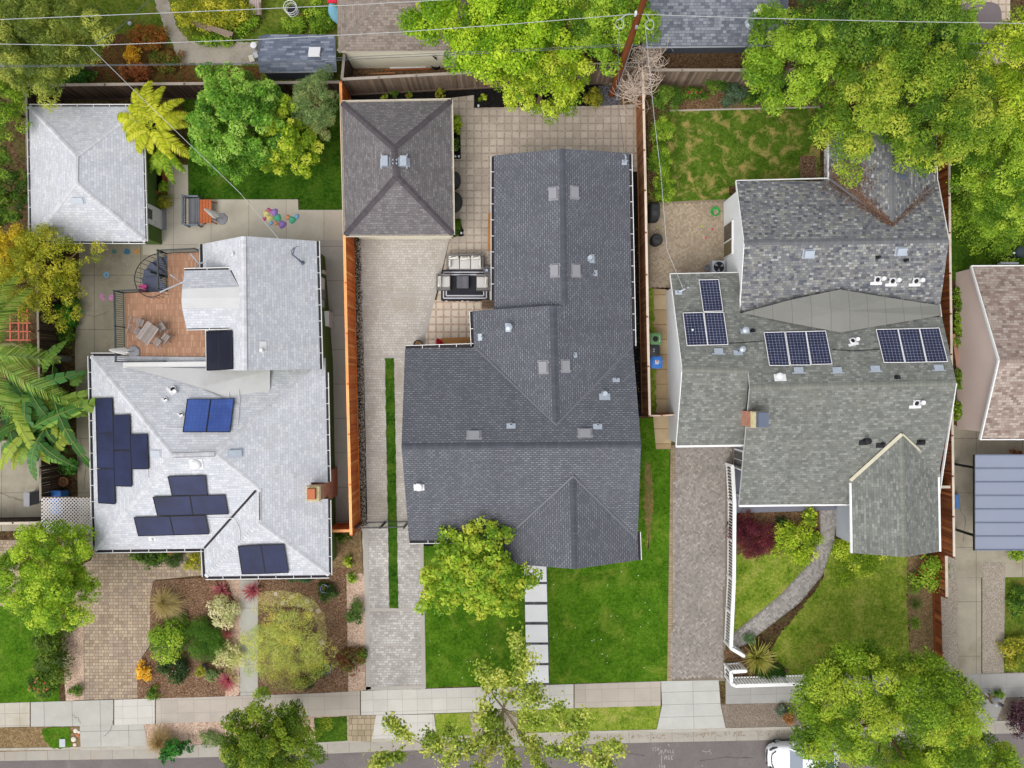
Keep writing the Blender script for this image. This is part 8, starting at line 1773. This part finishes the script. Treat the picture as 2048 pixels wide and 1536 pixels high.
# red trellis at the left edge
t = thing('trellis', 'coral red wooden trellis at the left edge', 'trellis', P(46, 645)); m = MB()
for x in (20, 37, 54): m.beam(P(x, 600, 1.9), P(x + 1, 682, 1.9), .09, .05)
for y in (612, 629, 646, 663, 680): m.beam(P(12, y, 1.95), P(62, y, 1.95), .06, .05)
m.beam(P(46, 602, 1.2), P(47, 680, 1.2), .07, .05); m.build('lath', plain('coral_paint', C(206, 112, 92), .08), t)
for x, y in ((20, 604), (54, 680)): a = MB(); p = P(x, y, 1.9); a.beam(Vector((p.x, p.y, 0)), p, .08, .08); a.build('post', bpy.data.materials['coral_paint'], t)

# ------------------------------------------------------------------ street writing, car, walker
def glyph(s, x, y, h):
    """strokes for hand written capitals, in plan points"""
    A = {'1': [[(.3, .2), (.5, 0), (.5, 1)]], '5': [[(.8, 0), (.2, 0), (.2, .45), (.7, .45), (.8, .75), (.5, 1), (.15, .9)]], '0': [[(.5, 0), (.15, .5), (.5, 1), (.85, .5), (.5, 0)]], "'": [[(.4, 0), (.4, .3)]], 'P': [[(.15, 1), (.15, 0), (.75, .1), (.7, .5), (.15, .55)]], 'O': [[(.5, .2), (.15, .6), (.5, 1), (.85, .6), (.5, .2)]], 'L': [[(.2, .1), (.2, 1), (.75, 1)]], 'E': [[(.8, 0), (.2, 0), (.2, 1), (.8, 1)], [(.2, .5), (.7, .5)]], 'M': [[(.05, 1), (.2, 0), (.5, .6), (.8, 0), (.95, 1)]], 'G': [[(.85, .15), (.4, 0), (.1, .5), (.4, 1), (.85, .9), (.85, .55), (.55, .55)]]}
    out = []; cx = x
    for ch in s:
        for st_ in A[ch]: out.append([(cx + p * h * .62, y + q_ * h) for p, q_ in st_])
        cx += h * (.8 if ch != "'" else .5)
    return out
def road_text(label, strokes): 
    o = scribble(label, [[(a, b_) for a, b_ in s] for s in strokes], (182, 178, 178), .03, 0, 'road_marking'); o.location.z = -.127; o['category'] = 'road marking'
kz = (H + .13) / H
road_text('white painted arrow pointing at the kerb with numbers beside it', [[(1324, 1531), (1324, 1502)], [(1318, 1511), (1324, 1502), (1329, 1510)]] + glyph("150'", 1305, 1497, 6.4) + glyph('150', 1318, 1532, 6))
road_text('white hand painted letters POLE MGE on the asphalt', glyph('POLE', 1330, 1501, 6.6) + glyph('MGE', 1330, 1513, 8)); road_text('faint white squiggles and a dash on the asphalt', [[(1337, 1490), (1340, 1494)], [(1405, 1503), (1412, 1506), (1420, 1505), (1422, 1500)], [(1405, 1531), (1406, 1536)], [(1422, 1506), (1423, 1510)]])
cr = thing('parked_car', 'white car parked at the kerb under the big street tree', 'car', P(1610, 1522, -.13)); zg = -.13
c0 = P(1535, 1512, .5); Lc, Wc = 4.35, 1.78; cy = c0.y - .1; X0 = c0.x
MW = plain('white_car_paint', C(238, 240, 244, 1.3), .02, 1, .01, 10, .18, .5); MG = plain('car_glass', C(92, 110, 132), .05, 1, .02, 10, .08, .6)
st_ = [(0, .40, .30, .55), (.06, .56, .28, .66), (.22, .72, .24, .76), (.5, .83, .22, .86), (1.05, .885, .2, .96), (1.4, .89, .2, 1.02), (2.4, .89, .2, 1.02), (3.6, .88, .22, 1.0), (4.1, .84, .28, .95), (4.3, .74, .34, .85), (4.35, .6, .4, .7)]
m = MB(); pr = None
for x, hw, zb, zt in st_:
    g = [Vector((X0 + x, cy + yy * hw, zg + zz)) for yy, zz in ((-.9, zb), (-1, zb + .15), (-1, (zb + zt) / 2), (-.97, zt - .1), (-.86, zt), (-.4, zt + .035), (0, zt + .045), (.4, zt + .035), (.86, zt), (.97, zt - .1), (1, (zb + zt) / 2), (1, zb + .15), (.9, zb))]
    if pr:
        for i in range(12): m.poly([pr[i], pr[i + 1], g[i + 1], g[i]], .5)
    else: m.poly(g, .5)
    pr = g
m.poly(pr, .5); bd = m.build('body', MW, cr, True)
cab = lambda x, k, z_: [Vector((X0 + x, cy + yy * k, zg + z_)) for yy in (-1, 1)]
a, b_, c_, d_ = cab(1.22, .76, 1.05), cab(1.85, .62, 1.44), cab(3.3, .62, 1.46), cab(3.95, .74, 1.02)
m = MB(); m.poly([b_[0], b_[1], c_[1], c_[0]], .5); m.poly([p - Vector((0, 0, .04)) for p in (b_[0], c_[0], c_[1], b_[1])], .5); 
for s in (0, 1):
    m.beam(a[s], b_[s], .07, .05); m.beam(b_[s], c_[s], .06, .06); m.beam(c_[s], d_[s], .08, .06); m.beam(b_[s].lerp(c_[s], .45), a[s].lerp(d_[s], .5), .06, .06)
m.build('roof', MW, cr)
m = MB(); m.poly([a[0], a[1], b_[1], b_[0]], .5); m.build('windscreen', MG, cr); m = MB(); m.poly([c_[0], c_[1], d_[1], d_[0]], .5); m.build('rear_window', MG, cr)
for s in (0, 1): m = MB(); m.poly([a[s], b_[s], c_[s], d_[s]], .5); m.build('side_window', MG, cr)
for s in (-1, 1):
    for x in (.78, 3.5):
        w_ = MB(); w_.lathe((X0 + x, cy + s * .74, zg + .31), [(.31, -.1), (.31, .1), (.2, .11)], 18, M=Matrix.Rotation(math.pi / 2, 4, 'X')); ty = w_.build('wheel', M['black'], cr, True)
        w_ = MB(); w_.lathe((X0 + x, cy + s * .84, zg + .31), [(.19, -.02), (.19, .02), (.05, .03)], 12, M=Matrix.Rotation(math.pi / 2, 4, 'X')); w_.build('rim', M['galv'], ty)
    w_ = MB(); w_.tube([(X0 + .10, cy + s * .50, zg + .72), (X0 + .28, cy + s * .66, zg + .80), (X0 + .52, cy + s * .76, zg + .88)], [.05, .075, .04], 8); w_.build('headlight', M['cover'], cr, True)
    w_ = MB(); w_.box((X0 + 1.5, cy + s * .98, zg + 1.0), (.12, .2, .13)); w_.build('mirror', MW, cr)
m = MB(); m.tube([(X0 + .30, cy - .60, zg + .865), (X0 + .20, cy - .3, zg + .84), (X0 + .17, cy, zg + .835), (X0 + .20, cy + .3, zg + .84), (X0 + .42, cy + .52, zg + .91)], .035, 6); m.build('hood_seam', M['cover'], cr); m = MB(); m.box((X0 - .01, cy, zg + .45), (.04, .36, .1)); m.build('number_plate', M['galv'], cr)
m = MB(); m.tube([(X0 + .0, cy - .45, zg + .56), (X0 - .015, cy, zg + .56), (X0 + .0, cy + .45, zg + .56)], .05, 6); m.build('grille', M['black'], cr)

# person walking, seen from far above: one skinned body under separate clothes and hair
def skin(name, verts, edges, rad, mat, parent, sub=1):
    me = bpy.data.meshes.new(name); me.from_pydata(verts, edges, []); o = bpy.data.objects.new(name, me); COL.objects.link(o); o.parent = parent; ORG[o.name] = ORG[parent.name]
    md = o.modifiers.new('skin', 'SKIN'); md.use_smooth_shade = True; sv = me.skin_vertices[0].data
    for i, r_ in enumerate(rad): sv[i].radius = (r_, r_) if not isinstance(r_, tuple) else r_
    sv[0].use_root = True; s2 = o.modifiers.new('sub', 'SUBSURF'); s2.levels = s2.render_levels = sub; me.materials.append(mat); return o
pp = thing('person', 'person in a pale grey shirt and khaki trousers walking on the sidewalk', 'person', P(1965, 1385)); SK = plain('skin_tone', C(196, 148, 120), .05, 3, .03, 20, .6)
Vb = [(0, 0, .92), (0, .0, 1.12), (0, .01, 1.34), (0, .02, 1.46), (0, .03, 1.56), (0, .05, 1.66), (.1, 0, .88), (.11, .12, .5), (.11, -.06, .1), (.11, .1, .05), (-.1, 0, .88), (-.1, .18, .52), (-.1, .26, .12), (-.1, .42, .06), (.19, .01, 1.38), (.25, -.10, 1.12), (.24, .04, .9), (-.19, .01, 1.38), (-.25, .12, 1.12), (-.22, .3, .95)]
Eb = [(0, 1), (1, 2), (2, 3), (3, 4), (4, 5), (0, 6), (6, 7), (7, 8), (8, 9), (0, 10), (10, 11), (11, 12), (12, 13), (2, 14), (14, 15), (15, 16), (2, 17), (17, 18), (18, 19)]
Rb = [.12, .11, .13, .05, .075, .095, .085, .058, .042, .04, .085, .058, .042, .04, .06, .042, .032, .06, .042, .032]
for h_ in (16, 19):
    hx, hy, hz = Vb[h_]; s = 1 if h_ == 16 else -1
    for k in range(5):
        i = len(Vb); spread = (k - 2) * .017; ln = (.075, .09, .095, .09, .06)[k]
        if k == 4: Vb += [(hx - s * .02, hy + .04, hz - .03), (hx - s * .03, hy + .07, hz - .06)]
        else: Vb += [(hx + .004, hy + spread, hz - .06), (hx - s * .015, hy + spread * 1.2 + .012, hz - .06 - ln)]
        Eb += [(h_, i), (i, i + 1)]; Rb += [.012, .008]
skin('body', Vb, Eb, Rb, SK, pp)
skin('shirt', [(0, 0, .86), (0, 0, 1.1), (0, .01, 1.32), (0, .02, 1.43), (.2, .01, 1.39), (.25, -.08, 1.16), (-.2, .01, 1.39), (-.25, .1, 1.16)], [(0, 1), (1, 2), (2, 3), (2, 4), (4, 5), (2, 6), (6, 7)], [.165, .15, .165, .09, .085, .075, .085, .075], plain('pale_grey_shirt', C(204, 208, 212), .05, 3, .05, 20, .9), pp)
skin('trousers', [(0, 0, .93), (.1, 0, .86), (.11, .11, .5), (.11, -.05, .12), (-.1, 0, .86), (-.1, .17, .52), (-.1, .25, .14)], [(0, 1), (1, 2), (2, 3), (0, 4), (4, 5), (5, 6)], [.15, .11, .082, .07, .11, .082, .07], plain('khaki_cloth', C(150, 136, 96), .06, 3, .05, 20, .9), pp)
skin('hair', [(0, .0, 1.70), (0, .05, 1.74), (0, -.02, 1.62)], [(0, 1), (0, 2)], [.095, .07, .075], plain('grey_dark_hair', C(92, 94, 104), .1), pp)
m = MB(); o_ = ORG[pp.name]
for x in (-.035, .035): m.lathe(o_ + Vector((x, .145, 1.67)), [(.004, -.01), (.013, 0), (.004, .01)], 8)
m.tube([o_ + Vector((0, .14, 1.66)), o_ + Vector((0, .165, 1.63)), o_ + Vector((0, .145, 1.62))], [.008, .014, .008], 6); m.tube([o_ + Vector((-.025, .14, 1.59)), o_ + Vector((.025, .14, 1.59))], .006, 5); m.build('face', plain('face_dark', C(120, 74, 62)), pp)
for s in (-1, 1): m = MB(); m.tube([o_ + Vector((s * .1, .03, 1.63)), o_ + Vector((s * .105, .02, 1.68))], [.015, .02], 6); m.build('ear', SK, pp)
for x, y in ((.11, .03), (-.1, .36)): m = MB(); rbox(m, o_ + Vector((x, y, .012)), (.1, .27, .1), .02); m.build('shoe', plain('white_shoe', C(214, 210, 208)) if x > 0 else bpy.data.materials['white_shoe'], pp, True)
pp.rotation_euler = (0, 0, math.radians(-120))

# ------------------------------------------------------------------ leaf litter
def litter(name, label, pts, cols, size, roof=None, z=.03):
    c = []; nn = []
    for x, y in pts:
        if roof: h, n_ = roof.hit(x, y); c.append(tuple(h + n_ * .03)); nn.append(tuple(n_))
        else: c.append(tuple(P(x, y, z))); nn.append((0, 0, 1))
    c = np.array(c); nn = np.array(nn) + NR.randn(len(c), 3) * .25; s = size * (.6 + .8 * NR.rand(len(c)))
    t = leaves(name, c, nn, s, s * .55, pick(cols, len(c)), ROOTLIT); t.parent = None; t.location = ORG['_lit']; tag(t, label, 'fallen leaves', kind='stuff'); return t
class _R: pass
ROOTLIT = thing('litter_root', 'temporary', 'temporary'); ORG['_lit'] = Vector((0, 0, 0))
BRN = G((76, 60, 48), (104, 82, 62), (128, 102, 78), (142, 118, 92)); pts = []
for i in range(2400):
    q_ = NR.rand() ** .8; x = 1784 + (1662 - 1784) * q_; y = 452 + (360 - 452) * q_; s = 4 + 20 * q_; pts.append((x + abs(NR.randn()) * s * .8 - s * .15 + NR.randn() * 2, y + NR.randn() * s * .55))
for i in range(500):
    q_ = NR.rand(); x = 1788 + (1868 - 1788) * q_; y = 448 + (372 - 448) * q_; pts.append((x + NR.randn() * (2 + 4 * q_), y + NR.randn() * (2 + 5 * q_)))
for i in range(1500): pts.append((1690 + NR.randn() * 30, 352 + NR.randn() * 20))
pts = [p for p in pts if 1480 < p[0] < 1870 and 268 < p[1] < 470]
litter('leaf_litter', 'brown leaf litter banked in the roof valleys under the tree', pts, BRN, .085, RREAR)
YL = G((150, 128, 50), (166, 146, 70), (140, 104, 50))
litter('leaf_litter', 'scattered yellow leaves on the olive lawn beside the big tree', [(1660 + NR.randn() * 60, 1285 + abs(NR.randn()) * 30) for i in range(240)], YL, .10)
litter('leaf_litter', 'yellow leaves along the concrete gutter', [(x := 1180 + NR.rand() * 420, 1472 - (x - 1180) * .028 + NR.rand() * 9) for i in range(200)], G((116, 94, 50), (136, 112, 62)), .07, None, -.10)
litter('leaf_litter', 'tiny pale petals scattered on the front lawn', [(1100 + NR.rand() * 230, 1130 + NR.rand() * 220) for i in range(26)] + [(860 + NR.rand() * 180, 1240 + NR.rand() * 120) for i in range(18)], [(.7, .68, .55), (.75, .72, .6)], .07)
litter('leaf_litter', 'specks of pale leaf on the long black mulch bed', [(1264 + NR.rand() * 16, 430 + NR.rand() * 390) for i in range(110)], YL, .06, None, .045)
bpy.data.objects.remove(ROOTLIT)
